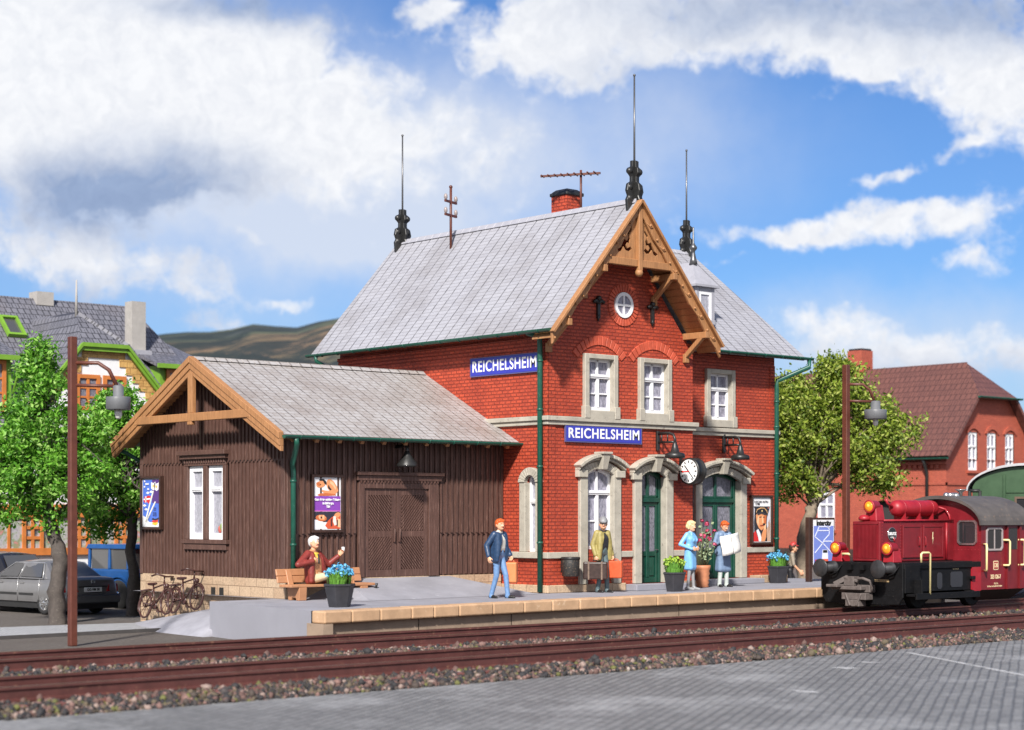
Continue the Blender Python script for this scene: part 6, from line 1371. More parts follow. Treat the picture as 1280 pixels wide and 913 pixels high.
# ------------------------------------------------------------------ bicycles leaning on the shed plinth
BIKEM = M('brown_bike', (.060, .024, .020), .35, .3, 12., .05)
def bike(yr, zr, yf, zf, label):
    A = Vector((0, 0, 0)); dvec = Vector((0, yf - yr, zf - zr)); wb = dvec.length; o = bpy.data.objects.new('bicycle', None); COL.objects.link(o); tag(o, label, 'bicycle', 'bicycles leaning against the goods shed'); OFF[o.name] = Vector()
    xd = dvec.normalized(); lean = Vector((1, 0, 0)); zd = lean.cross(xd) ; zd = zd if zd.z > 0 else -zd; zd = (zd + lean * .17).normalized(); yd = zd.cross(xd)
    o.matrix_world = Matrix(((xd.x, yd.x, zd.x, -6.80), (xd.y, yd.y, zd.y, yr), (xd.z, yd.z, zd.z, zr), (0, 0, 0, 1)))
    R_ = .30; rc, fc = Vector((0, 0, R_)), Vector((wb, 0, R_))
    def ring(m, c, R, r): m.tube([c + Vector((R * math.cos(t), 0, R * math.sin(t))) for t in np.linspace(0, 2 * math.pi, 29)], r, 6, cap=False)
    for c in (rc, fc):
        m = MB(); ring(m, c, R_ - .022, .026); w = m.build('wheel', BIKEM, o); m = MB()
        for k in range(10): t = k * math.pi / 5; m.tube([c, c + Vector((math.cos(t), 0, math.sin(t))) * (R_ - .03)], .006, 4)
        m.tube([c - Vector((0, .05, 0)), c + Vector((0, .05, 0))], .025, 8); m.build('spokes', BIKEM, w)
        m = MB(); m.tube([c + Vector(((R_ + .03) * math.cos(t), 0, (R_ + .03) * math.sin(t))) for t in np.linspace(rad(20 if c is fc else 30), rad(200 if c is rc else 150), 14)], .022, 6); m.build('mudguard', BIKEM, o)
    bb = Vector((.43, 0, .27)); st = Vector((.30, 0, .78)); hd = Vector((.80, 0, .80)); hb = Vector((.84, 0, .62))
    m = MB()
    for a, b, r in ((bb, st, .022), (st - Vector((-.02, 0, .08)), hd - Vector((0, 0, .05)), .02), (bb, hb, .024), (rc + Vector((0, .03, 0)), bb, .014), (rc - Vector((0, .03, 0)), bb, .014), (rc, st - Vector((0, 0, .1)), .014), (hd, hb, .026)): m.tube([a, b], r, 7)
    m.build('frame', BIKEM, o)
    m = MB()
    for s in (-.045, .045): m.tube([hb, hb + Vector((.03, s, -.06)), fc + Vector((0, s, 0))], .015, 6)
    m.build('fork', BIKEM, o)
    m = MB(); m.tube([hd, hd + Vector((-.01, 0, .12))], .018, 6); m.tube([hd + Vector((-.16, -.26, .13)), hd + Vector((.02, -.22, .16)), hd + Vector((.04, 0, .13)), hd + Vector((.02, .22, .16)), hd + Vector((-.16, .26, .13))], .022, 6); m.build('handlebar', BIKEM, o)
    m = MB(); m.hexa([st + Vector((-.16, -.09, .0)), st + Vector((-.16, .09, .0)), st + Vector((.14, .03, .0)), st + Vector((.14, -.03, .0))], [st + Vector((-.17, -.09, .06)), st + Vector((-.17, .09, .06)), st + Vector((.15, .03, .05)), st + Vector((.15, -.03, .05))]); m.build('saddle', BIKEM, o, bevel=.02)
    m = MB(); m.box((-.18, -.07, .66), (.22, .07, .69)); m.tube([(-.12, .06, .66), rc + Vector((0, .06, 0))], .012, 5); m.tube([(-.12, -.06, .66), rc + Vector((0, -.06, 0))], .012, 5); m.build('rack', BIKEM, o)
    m = MB(); m.ball(hb + Vector((.10, 0, .08)), .06, n=6); m.build('headlamp', BIKEM, o)
    m = MB(); m.lathe([(.10, -.012), (.10, .012)], bb, (0, 1, 0), 18); m.bar(bb + Vector((0, .05, 0)), bb + Vector((.1, .05, -.13)), .025, .02); m.bar(bb + Vector((0, -.05, 0)), bb + Vector((-.1, -.05, .13)), .025, .02); m.box(tuple(bb + Vector((.05, .03, -.16))), tuple(bb + Vector((.15, .13, -.13)))); m.bar(bb + Vector((-.1, -.0, .03)), rc + Vector((0, 0, .06)), .12, .03, up=(0, 0, 1)); m.build('crank', BIKEM, o)
bike(6.92, -.625, 5.92, -.50, 'brown bicycle farther down the slope by the shed corner'); bike(5.60, -.455, 4.62, -.345, 'brown bicycle higher up the slope beside the air vents')
# ------------------------------------------------------------------ trees
BARKL = M('grey_brown_bark', (.075, .062, .055), .85, .35, 9., .8, fine=26., wear=((.20, .18, .15), .10)); BARKR = M('light_bark', (.24, .19, .14), .85, .35, 7., .8, fine=22., wear=((.12, .09, .07), .12))
def leaf_mat(name, cols, tr=.35):
    m, nt, b = nt_new(name); ri = nt.nodes.new('ShaderNodeNewGeometry').outputs['Random Per Island']
    c = ramp(nt, ri, [(i / (len(cols) - 1), x) for i, x in enumerate(cols)]).outputs[0]
    L(nt, c, b.inputs['Base Color']); b.inputs['Roughness'].default_value = .5; b.inputs['Specular IOR Level'].default_value = .35
    t = nt.nodes.new('ShaderNodeBsdfTranslucent'); L(nt, c, t.inputs[0]); mx = nt.nodes.new('ShaderNodeMixShader'); mx.inputs[0].default_value = tr
    out = [n for n in nt.nodes if n.type == 'OUTPUT_MATERIAL'][0]; L(nt, b.outputs[0], mx.inputs[1]); L(nt, t.outputs[0], mx.inputs[2]); L(nt, mx.outputs[0], out.inputs[0]); return m
LEAFA = leaf_mat('spring_green_leaf', [(.045, .15, .012), (.085, .26, .02), (.14, .36, .03), (.21, .46, .055), (.40, .60, .18)]); LEAFB = leaf_mat('olive_green_leaf', [(.06, .11, .014), (.14, .22, .022), (.24, .32, .035), (.34, .42, .06), (.46, .50, .15)])
def tree(label, base, trunk, tr, lobes, leaf, bark, seed, n, size, group='trees beside the station', tail=.25):
    """trunk: path relative to base; lobes: (centre, radii, weight) in local metres"""
    r_ = random.Random(seed); o = thing('leafy_tree', base, label, 'tree', group, 0, True)
    pts = []; 
    for i in range(len(trunk) - 1):
        for k in range(5):
            t = k / 5; p = Vector(trunk[i]).lerp(Vector(trunk[i + 1]), t); pts.append((p + Vector((r_.uniform(-1, 1), r_.uniform(-1, 1), 0)) * tr * .13, (tr[0] if isinstance(tr, tuple) else tr)))
    m = MB(); N_ = len(pts); rows = []
    for i, (p, rr) in enumerate(pts):
        rad_ = rr * (1.22 - .60 * i / N_) * (1 + .16 * math.sin(p.z * 7 + seed) * noise.noise(Vector((0, seed, p.z * 3)))*2.) + (rr * .25 if i == 0 else 0)
        rows.append([p + Vector((math.cos(a), math.sin(a), 0)) * rad_ * (1 + .30 * noise.noise(Vector((math.cos(a) * 1.6, math.sin(a) * 1.6, p.z * 2.2 + seed)))) for a in np.linspace(0, 2 * math.pi, 15)[:-1]])
    m.grid(rows, 0, True, True); m.poly(rows[-1]); tk = m.build('trunk', bark, o)
    clumps = []; wts = [l[2] for l in lobes]
    for i in range(n):
        l = r_.choices(lobes, wts)[0]; d = Vector((r_.gauss(0, 1), r_.gauss(0, 1), r_.gauss(0, 1))).normalized(); q = r_.random() ** .42
        c = Vector(l[0]) + Vector((d.x * l[1][0], d.y * l[1][1], d.z * l[1][2])) * q
        clumps.append((c, r_.uniform(.16, .36) * size, q))
    top = pts[-1][0]; br = MB()
    for c, s, q in clumps[::5]:
        st = pts[r_.randint(int(N_ * .62), N_ - 1)][0]; mid = st.lerp(c, .5) + Vector((r_.uniform(-.2, .2), r_.uniform(-.2, .2), r_.uniform(-.1, .25))) * size; rr = (pts[-1][1]) * r_.uniform(.16, .34)
        br.tube([st, st.lerp(mid, .5) + Vector((0, 0, .05)), mid, mid.lerp(c, .6), c], [rr, rr * .8, rr * .6, rr * .35, .012], 6)
    br.build('limbs', bark, o)
    V = []; F_ = []
    for c, s, q in clumps:
        k = int(r_.uniform(50, 95)); ax = Vector((r_.uniform(-1, 1), r_.uniform(-1, 1), r_.uniform(-.3, .8))).normalized()
        for j in range(k):
            d = Vector((r_.gauss(0, 1), r_.gauss(0, 1), r_.gauss(0, .85))); p = c + d * s * .52 + ax * r_.uniform(-.5, .9) * s * .6
            nrm = Vector((r_.gauss(0, 1), r_.gauss(0, 1), r_.gauss(.35, 1))).normalized(); e1 = nrm.orthogonal().normalized(); e1.rotate(Matrix.Rotation(r_.uniform(0, 6.28), 3, nrm)); e2 = nrm.cross(e1); l = r_.uniform(.045, .085) * (size ** .5); w = l * r_.uniform(.38, .6)
            b = len(V); bend = nrm * l * r_.uniform(-.25, .25)
            V += [p - e1 * l, p + e2 * w + bend, p + e1 * l, p - e2 * w + bend * .4]; F_.append((b, b + 1, b + 2, b + 3))
    m = MB(); m.v = V; m.f = F_; m.mi = [0] * len(F_); m.sm = [False] * len(F_); m.build('crown', leaf, o, recalc=False)
    return o
def at_px(px, py, d): a = (px - 640) / FPX; b = -(py - HZ) / FPX; return CAM + (CF + CR * a + Vector((0, 0, b))) * d
def rel(px, py, d, base): return tuple(at_px(px, py, d) - Vector(base))
B1 = (-8.43, 8.17, GZ); R_ = lambda px, py, d=44.0: rel(px, py, d, B1)
tree('bright green tree with a gnarled dark trunk in front of the parked grey car', B1, [(0, 0, -.05), R_(70, 740), R_(76, 700), R_(68, 668), R_(58, 640), R_(64, 600), R_(68, 540)], .175,
     [(R_(50, 560), (1.35, 1.35, 1.15), 3), (R_(25, 590, 43.6), (1.0, 1.1, .85), 2), (R_(92, 585, 43.5), (.95, 1.0, 1.0), 2), (R_(52, 500), (.75, .8, .9), 1.5), (R_(46, 452), (.35, .4, .50), .7), (R_(105, 540), (.55, .7, .6), 1), (R_(15, 640), (.8, .8, .35), .6), (R_(80, 640), (1.2, .8, .3), .6)], LEAFA, BARKL, 21, 300, 1.)
B2 = (-5.32, 10.08, GZ); R_ = lambda px, py, d=47.3: rel(px, py, d, B2)
tree('bright green tree standing close behind the shed corner', B2, [(0, 0, -.05), R_(168, 720), R_(163, 690), R_(166, 650), R_(158, 610), R_(150, 560)], .13,
     [(R_(148, 570), (1.0, 1.2, 1.0), 3), (R_(145, 515), (.65, .8, .75), 1.5), (R_(160, 620), (1.0, 1.2, .75), 2), (R_(118, 610), (.75, .8, .75), 1.5), (R_(200, 570, 48), (1.2, 1.3, 1.3), 2), (R_(128, 655), (.6, .6, .3), .6)], LEAFA, BARKL, 33, 240, 1.)
B3 = tuple(at_px(1006, 700, 58.)); B3 = (B3[0], B3[1], GZ); R_ = lambda px, py, d=58.0: rel(px, py, d, B3)
tree('olive green tree with a pale leaning trunk behind the station and the lamp post', B3, [(0, 0, -.05), R_(1004, 700), R_(1006, 665), R_(1015, 635), R_(1030, 605), R_(1050, 570)], .21,
     [(R_(1050, 540), (1.5, 1.6, 1.35), 3), (R_(1050, 490), (1.0, 1.2, .75), 1.6), (R_(1000, 530), (1.2, 1.3, 1.2), 2.2), (R_(1110, 535), (1.0, 1.1, .8), 1.8), (R_(1040, 462), (.45, .5, .30), .5), (R_(1085, 590), (1.1, 1.1, .65), 1.4), (R_(990, 600), (.8, 1.0, .6), .8), (R_(968, 560), (1.0, 1.3, 1.5), 1.5), (R_(985, 490), (.8, .8, .6), .9)], LEAFB, BARKR, 45, 460, 1.25)
# ------------------------------------------------------------------ locomotive
LRED = M('loco_red', (.175, .009, .015), .42, .25, 3.5, .06, coat=.15, wear=((.16, .012, .014), .08)); LRED2 = M('loco_bright_red', (.31, .013, .022), .45, .22, 4., .06, coat=.05, wear=((.20, .012, .016), .08))
LBLK = M('loco_black', (.006, .006, .007), .55, .35, 5., .1, spec=.22, wear=((.05, .04, .035), .05)); LGREY = M('coupler_grime', (.115, .095, .088), .7, .35, 8., .5, wear=((.07, .05, .04), .15))
LYEL = M('handrail_cream', (.72, .60, .30), .4, .08, 9, 0); LROOF = M('loco_roof', (.085, .075, .07), .6, .3, 2.5, .15, wear=((.20, .14, .10), .10)); CHR = M('chrome', (.6, .6, .6), .2, .1, 9, 0, metal=.9)
LAMPO = flat('lamp_amber', (.80, .28, .02), .15); CREAM = flat('letter_cream', (.72, .58, .36), .4)
def glass_dark(name, c):
    if name in MATS: return MATS[name]
    m, nt, b = nt_new(name); b.inputs['Base Color'].default_value = rgba(c); b.inputs['Roughness'].default_value = .06; b.inputs['Coat Weight'].default_value = .6; b.inputs['Specular IOR Level'].default_value = .7; MATS[name] = m; return m
GLD = glass_dark('dark_glass', (.025, .025, .028))
LO = thing('locomotive', (9.2, -4.1, -.43), 'small dark red diesel shunting locomotive with amber headlamps', 'locomotive')
yc = -4.1; SF = Fr((0, -5.30, 0), (1, 0, 0), (0, -1, 0)); FFr = Fr((6.6, yc, 0), (0, -1, 0), (-1, 0, 0))   # side frame u=x ; front frame u = -(y-yc)
m = MB(); fprism(m, FFr, [(-1.22, .70), (1.22, .70), (1.22, -.12), (1.10, -.30), (.55, -.32), (-.55, -.32), (-1.10, -.30), (-1.22, -.12)], -.06, .0)
m.box((6.63, -5.34, .55), (9.8, -2.86, .705)); m.build('deck', LBLK, LO, bevel=.012)
m = MB(); fbox(m, SF, 6.66, 9.42, -.12, .0, .0, .55); fbox(m, SF, 6.66, 7.25, 0, .05, -.02, .66); 
fbox(m, SF, 7.30, 7.42, 0, .02, .1, .5); fbox(m, SF, 9.35, 9.48, 0, .10, .26, .34)
for sy in (-2.9,): m.box((6.66, sy - .0, 0), (11.4, sy + .1, .55))
m.build('frame', LBLK, LO, bevel=.008)
m = MB()
for a, b, c, d in ((8.55, 9.05, .08, .46), (8.0, 8.2, .05, .45)):
    m.cut(); fprism(m, SF, [(a, c + .05), (a + .05, c), (b - .05, c), (b, c + .05), (b, d - .05), (b - .05, d), (a + .05, d), (a, d - .05)], .0, .012)
m.build('frame_opening', flat('opening_dark', (.03, .03, .036), .3), LO)
m = MB(); fbox(m, SF, 6.75, 9.35, .0, .30, -.10, -.04); fbox(m, SF, 6.75, 9.35, .27, .32, -.17, -.02); fbox(m, SF, 7.0, 7.06, .02, .28, -.04, .3); fbox(m, SF, 9.1, 9.16, .02, .28, -.04, .0); m.build('footboard', LBLK, LO, bevel=.008)
for x in (7.65, 9.9):
    for y in (-4.95, -3.45):
        m = MB(); m.lathe([(.1, -.06), (.36, -.05), (.39, -.05), (.40, .05), (.43, .06), (.43, .075), (.1, .06)], (x, y, -.03), (0, 1, 0), 24); w = m.build('wheel', LBLK, LO); 
    m = MB(); m.tube([(x, -5.0, -.03), (x, -3.4, -.03)], .06, 8); m.box((x - .14, -5.16, -.14), (x + .14, -5.0, .12)); m.build('axle', LBLK, LO)
HY0, HY1 = -4.52, -3.68; m = MB(); m.box((6.78, HY0, .706), (9.8, HY1, 1.70)); m.build('hood', LRED, LO, bevel=.03, seg=2)
m = MB()
for k in range(17): y = HY0 + .09 + k * .041; m.box((6.745, y, .80), (6.79, y + .02, 1.62))
m.box((6.755, HY0 + .05, .74), (6.785, HY1 - .05, .79)); m.box((6.755, HY0 + .05, 1.63), (6.785, HY1 - .05, 1.68)); m.build('radiator_grille', LRED, LO)
SFh = Fr((0, HY0, 0), (1, 0, 0), (0, -1, 0))
for a, b in ((7.66, 8.42), (8.50, 9.32)):
    m = MB(); fbox(m, SFh, a, b, 0, .02, .80, 1.60); 
    for p in ((a, b, .80, .85), (a, b, 1.55, 1.60), (a, a + .05, .85, 1.55), (b - .05, b, .85, 1.55)): fbox(m, SFh, p[0], p[1], .02, .035, p[2], p[3])
    d = m.build('hood_door', LRED, LO, bevel=.006); q = MB(); q.tube([SFh(b - .12 if a < 8 else a + .05, .03, 1.08), SFh(b - .12 if a < 8 else a + .05, .06, 1.12), SFh(b - .12 if a < 8 else a + .05, .06, 1.28), SFh(b - .12 if a < 8 else a + .05, .03, 1.32)], .012, 5); q.build('handle', LRED2, d)
m = MB()
for x in (6.86, 7.60):
    for k in range(13): m.ball(SFh(x, .0, .78 + k * .073), .013, n=4)
for k in range(9): m.ball(SFh(6.9 + k * .08, .0, 1.66), .012, n=4)
for k in range(40): m.ball(SFh(7.66 + k * .053, 0, 1.665), .011, n=4)
m.build('rivets', LRED2, LO)
m = MB(); m.tube([SFh(6.9, .02, 1.72), SFh(9.75, .02, 1.72)], .025, 6); m.tube([SFh(9.45, .03, .75), SFh(9.45, .03, 1.66)], .03, 6); m.tube([SFh(7.3, .03, 1.3), SFh(7.3, .03, 1.2)], .02, 5); m.build('pipe', LRED2, LO)
m = MB(); m.lathe([(.17, 0), (.17, .012), (.15, .016), (.0, .016)], SFh(7.24, .0, 1.38), (0, -1, 0), 26); lg = m.build('maker_badge', BLACK, LO)
m = MB(); m.lathe([(.172, 0), (.172, .018), (.157, .018), (.157, .0)], SFh(7.24, .0, 1.38), (0, -1, 0), 26); m.build('badge_ring', CHR, lg); text('DEUTZ', .095, SIGNW, SFh, 7.24, .02, 1.395, lg, bold=.004, th=.003); text('KÖLN', .05, SIGNW, SFh, 7.24, .02, 1.305, lg, th=.002)
m = MB(); m.add([SFh(8.83 + x, .037, 1.25 + z) for x, z in ((.02, .18), (.06, .18), (.05, .05), (.07, .05), (.03, -.13), (.035, .0), (.01, .0))], [tuple(range(7))]); m.build('warning_flash', CREAM, LO, recalc=False)
def headlamp(c, base=None):
    c = Vector(c); m = MB(); m.lathe([(.10, .30), (.145, .24), (.15, .0), (.165, -.01), (.165, -.045), (.14, -.05)], c, (1, 0, 0), 22)
    if base: m.hexa([(c.x + .02, c.y - .16, base), (c.x + .36, c.y - .16, base), (c.x + .36, c.y + .16, base), (c.x + .02, c.y + .16, base)], [(c.x + .05, c.y - .13, c.z), (c.x + .32, c.y - .13, c.z), (c.x + .32, c.y + .13, c.z), (c.x + .05, c.y + .13, c.z)])
    h = m.build('headlamp', LRED2, LO, bevel=.01); m = MB(); m.lathe([(.138, -.03), (.12, -.055), (.06, -.075), (.01, -.08)], c, (1, 0, 0), 18); m.build('lens', LAMPO, h); m = MB(); m.ball(c + Vector((-.075, 0, .02)), .045, n=5, sc=(.3, 1, 1)); m.build('bulb', flat('bulb_yellow', (.95, .62, .08), .2), h)
headlamp((6.70, -3.24, 1.04), .706); headlamp((6.70, -4.80, 1.04), .706); headlamp((6.90, -4.12, 2.06))
m = MB(); m.hexa([(6.93, -4.30, 1.70), (7.28, -4.30, 1.70), (7.28, -3.94, 1.70), (6.93, -3.94, 1.70)], [(6.95, -4.26, 2.06), (7.24, -4.26, 2.10), (7.24, -3.98, 2.10), (6.95, -3.98, 2.06)]); m.lathe([(.02, 0), (.13, .02), (.15, .08), (.10, .14), (.02, .16)], (6.86, -3.98, 1.70), n=16); m.build('lamp_bracket', LRED2, LO, bevel=.02)
m = MB(); m.lathe([(.02, -.88), (.12, -.86), (.19, -.78), (.205, -.7), (.205, .7), (.19, .78), (.12, .86), (.02, .88)], (8.78, -4.05, 2.02), (1, 0, 0), 22)
for x in (8.2, 8.8, 9.35): m.box((x - .02, -4.22, 1.69), (x + .02, -3.88, 1.9)); m.lathe([(.208, -.02), (.212, 0), (.208, .02)], (x, -4.05, 2.02), (1, 0, 0), 20)
m.tube([(9.6, -4.2, 2.05), (9.76, -4.3, 2.0), (9.78, -4.4, 1.85), (9.76, -4.45, 1.7)], .03, 6); m.tube([(7.9, -4.05, 2.05), (7.75, -4.0, 2.15), (7.7, -4.0, 2.25)], .035, 6); m.build('air_tank', LRED2, LO)
# cab
m = MB(); CA, CB = 9.8, 11.75; ya, yb = -5.34, -2.86
prof = [(ya, -.02), (ya, 1.60)] + [(yc + (ya - yc) * math.cos(t), 1.60 + .64 * math.sin(t)) for t in np.linspace(.12, math.pi - .12, 13)] + [(yb, 1.60), (yb, -.02)]
n_ = len(prof); vs = [(CA, y, z) for y, z in prof] + [(CB, y, z) for y, z in prof]
m.add(vs, [tuple(range(n_)), tuple(range(2 * n_ - 1, n_ - 1, -1))] + [(i, (i + 1) % n_, n_ + (i + 1) % n_, n_ + i) for i in range(n_)])
cabm = m.build('cab', LRED, LO)
m = MB(); m.box((9.42, -5.338, .02), (9.80, -5.28, .70)); m.prism([(9.42, -5.34, .02), (9.80, -5.34, .02), (9.80, -5.34, -.02), (9.55, -5.34, -.13), (9.42, -5.34, -.0)], (0, .06, 0)); m.build('cab_apron', LRED2, LO)
m = MB(); m.hexa([(9.98, -5.0, -.30), (11.55, -5.0, -.30), (11.55, -3.2, -.30), (9.98, -3.2, -.30)], [(9.82, -5.335, -.02), (11.73, -5.335, -.02), (11.73, -2.87, -.02), (9.82, -2.87, -.02)]); m.build('cab_underside', LBLK, LO)
m = MB(); e = .16
def rf_(t, rr=0.): return (yc + (ya - .10 - yc) * math.cos(t), 1.60 + (.70 + rr) * math.sin(t))
ts = np.linspace(.0, math.pi, 21); out_ = [rf_(t, .05) for t in ts]; inn = [(yc + (ya - .06 - yc) * math.cos(t), 1.60 + .66 * math.sin(t)) for t in ts]
for i in range(20):
    q = [out_[i], out_[i + 1], inn[i + 1], inn[i]]; m.prism([(CA - e, y, z) for y, z in q], (CB + 2 * e - CA, 0, 0))
m.build('cab_roof', LROOF, LO, merge=True)
FC = Fr((CA, yc, 0), (0, -1, 0), (-1, 0, 0)); SC_ = Fr((0, ya, 0), (1, 0, 0), (0, -1, 0))
def lwin(fr, u0, u1, z0, z1, rim, bars=0):
    m = MB(); r = .07
    def rr(a, b, c, d, r_): return [(a + r_, c), (b - r_, c), (b, c + r_), (b, d - r_), (b - r_, d), (a + r_, d), (a, d - r_), (a, c + r_)]
    O, I = rr(u0, u1, z0, z1, r), rr(u0 + .045, u1 - .045, z0 + .045, z1 - .045, r * .8)
    for i in range(8): fprism(m, fr, [O[i], O[(i + 1) % 8], I[(i + 1) % 8], I[i]], -.005, .028)
    for k in range(bars): u = u0 + (u1 - u0) * (k + 1) / (bars + 1); fbox(m, fr, u - .014, u + .014, .004, .024, z0 + .04, z1 - .04)
    w = m.build('cab_window', rim, LO); m = MB(); fprism(m, fr, I, .0, .006); m.build('pane', GLD, w)
lwin(FC, .54, 1.12, 1.10, 1.72, CHR); lwin(FC, -1.12, -.54, 1.10, 1.72, CHR); lwin(SC_, 10.0, 10.72, .96, 1.54, M('window_rim_grey', (.35, .30, .30), .4, .1, 9, 0), 1)
m = MB(); fbox(m, SC_, 10.90, 11.42, .0, .015, -.02, 1.58); fbox(m, SC_, 10.88, 10.92, 0, .05, -.02, 1.58); fbox(m, SC_, 11.42, 11.50, 0, .06, -.02, 1.58); d = m.build('cab_door', M('loco_shadow_red', (.15, .012, .016), .4, .2, 4, .05), LO); m = MB(); fbox(m, SC_, 10.98, 11.36, .012, .02, .98, 1.52); m.build('pane', GLD, d)
def grab(pts): m = MB(); m.tube(pts, .028, 7); m.build('handrail', LYEL, LO)
grab([SC_(9.90, .0, 1.12), SC_(9.86, .12, 1.12), SC_(9.83, .14, 1.08), SC_(9.83, .14, .50), SC_(9.86, .12, .46), SC_(9.92, .0, .46)])
for x in (10.86, 11.52): grab([SC_(x - .10, .0, 1.22), SC_(x, .10, 1.22), SC_(x + .02, .12, 1.18), SC_(x + .02, .12, .62), SC_(x, .10, .58), SC_(x - .10, .0, .58)])
grab([(6.95, -5.60, .72), (6.95, -5.60, .92), (7.0, -5.60, .95), (7.25, -5.60, .95), (7.30, -5.60, .92), (7.30, -5.60, -.05)]); grab([(6.66, -3.70, .86), (6.62, -3.70, .90), (6.62, -3.50, .90), (6.66, -3.50, .86)])
m = MB()
for k in range(9): m.ball(FC(.36 + k * .10, .0, .98), .011, n=4)
for k in range(16): m.ball(FC(1.20, .0, .75 + k * .055), .011, n=4)
m.build('rivets', LRED2, LO)
m = MB(); fprism(m, SC_, [(10.34, .47), (10.52, .47), (10.54, .49), (10.54, .68), (10.52, .70), (10.34, .70), (10.32, .68), (10.32, .49)], .002, .006); em = m.build('railway_emblem', CREAM, LO)
m = MB(); fbox(m, SC_, 10.345, 10.515, .006, .010, .495, .675); m.build('emblem_field', LRED2, em); text('DB', .15, CREAM, SC_, 10.43, .012, .582, em, sx=.8, bold=.004, th=.002)
text('323 126-7', .145, CREAM, SC_, 10.42, .006, .295, cabm, bold=.004, sx=.75, th=.003); text('Köf 5t', .07, CREAM, SC_, 10.44, .006, .125, cabm, th=.002); text('BD Köln  Bw Köln Bbf  REV 120477', .055, CREAM, SC_, 10.38, .006, .06, cabm, sx=.8, th=.002)
text('Gew. 17,2 t', .06, CREAM, SF, 8.78, .004, .60, LO, th=.002); text('Br.-Gew. 8 t', .05, CREAM, SF, 8.78, .004, .53, LO, th=.002); 
m = MB(); fbox(m, FFr, .40, .82, .0, .01, .24, .30); pl_ = m.build('number_plate', flat('brass_plate', (.42, .30, .16), .4), LO); text('323 126-7', .055, BLACK, FFr, .61, .012, .27, pl_, th=.002)
# buffers, coupler, hoses
for u in (-.87, .87):
    m = MB(); c = FFr(u, 0, .56); m.lathe([(.17, -.02), (.17, .03), (.11, .06), (.10, .30), (.07, .31), (.07, .42), (.16, .44), (.215, .47), (.225, .50), (.21, .515), (.02, .53)], c, (-1, 0, 0), 26); m.build('buffer', M('buffer_steel', (.04, .04, .043), .4, .35, 7., .15, metal=.3), LO)
m = MB(); fbox(m, FFr, -.52, .42, .0, .22, -.02, .16); fbox(m, FFr, -.60, .30, .2, .42, .04, .13); fbox(m, FFr, -.62, -.28, .22, .60, .10, .17); m.bar(FFr(-.55, .35, .16), FFr(-.25, .2, .34), .16, .12); fbox(m, FFr, -.28, .02, .1, .34, .13, .36); m.bar(FFr(-.25, .32, .34), FFr(.10, .28, .25), .07, .07); m.tube([FFr(.0, .2, .30), FFr(.25, .26, .32), FFr(.42, .22, .26), FFr(.46, .18, .12), FFr(.40, .14, .0)], .04, 7); fbox(m, FFr, -.35, .38, .05, .34, -.20, -.03); fbox(m, FFr, -.22, .20, .08, .36, -.36, -.20); m.bar(FFr(-.20, .36, -.05), FFr(-.05, .38, -.34), .06, .05); m.bar(FFr(.25, .34, -.05), FFr(.12, .36, -.34), .06, .05)
m.build('coupler', LGREY, LO, bevel=.012)
m = MB()
for u in (-.30, .08): fbox(m, FFr, u - .06, u + .06, .0, .10, .52, .64); 
for u in (-.6, 1.12): m.tube([FFr(u, .02, .62), FFr(u - .08, .12, .45), FFr(u - .25, .10, .38), FFr(u - .36, .02, .42)], .02, 6)
for k in range(7): m.ball(FFr(.7 + (k % 3) * .12, .0, -.1 + (k // 3) * .14), .016, n=4)
m.build('brake_hose', LBLK, LO)
m = MB(); c = Vector((10.25, -4.28, 2.29)); m.lathe([(.09, -.02), (.09, .10), (.05, .12)], c, n=12); m.tube([c + Vector((-.22, .12, .06)), c + Vector((.05, 0, .07))], [.07, .07], 10); m.lathe([(.04, .0), (.05, .12), (.11, .17), (.15, .185), (.15, .20), (.02, .20)], c + Vector((.12, -.06, .02)), n=14); m.ball(c + Vector((-.24, .13, .06)), .085, n=6); m.build('whistle', CHR, LO)
m = MB(); m.tube([(9.62, yc + .92, 1.84), (9.62, yc + .55, 2.08), (9.62, yc + .1, 2.2)], .05, 6); m.build('roof_edge', LBLK, LO)
# ------------------------------------------------------------------ green coach behind
cpos = at_px(1284, 700, 51.5); cax = CF * math.cos(rad(22)) + CR * math.sin(rad(22)); CROT = math.atan2(-cax.x, cax.y); CO = thing('railway_coach', (cpos.x, cpos.y, GZ), 'dark green passenger coach with a pale arched roof behind the locomotive cab', 'coach', None, CROT, True)
CG = M('coach_green', (.034, .075, .034), .4, .2, 3., .06); CR_ = M('coach_roof', (.40, .40, .42), .5, .12, 3., .1); CK = M('coach_dark', (.02, .022, .02), .5, .3, 5, .1)
hw, zf, ze, zt = 1.50, .95, 3.35, 4.02; Lc = 10.
m = MB(); prof = [(-hw, zf), (hw, zf), (hw, ze)] + [(hw * math.cos(t), ze + (zt - ze - .06) * math.sin(t)) for t in np.linspace(.1, math.pi - .1, 13)] + [(-hw, ze)]
n_ = len(prof); m.add([(x, .0, z) for x, z in prof] + [(x, Lc, z) for x, z in prof], [tuple(range(n_)), tuple(range(2 * n_ - 1, n_ - 1, -1))] + [(i, (i + 1) % n_, n_ + (i + 1) % n_, n_ + i) for i in range(n_)]); m.build('body', CG, CO)
m = MB(); ts = np.linspace(0, math.pi, 23); o_ = [((hw + .16) * math.cos(t), ze - .06 + (zt - ze + .10) * math.sin(t)) for t in ts]; i_ = [((hw + .12) * math.cos(t), ze - .06 + (zt - ze + .03) * math.sin(t)) for t in ts]
for i in range(22): m.prism([(x, -.14, z) for x, z in (o_[i], o_[i + 1], i_[i + 1], i_[i])], (0, Lc + .3, 0))
m.build('roof', CR_, CO, merge=True)
CE = Fr((0, .0, 0), (1, 0, 0), (0, -1, 0)); m = MB()
for u in (-.62, .62): fbox(m, CE, u - .04, u + .04, 0, .05, zf, 3.75)
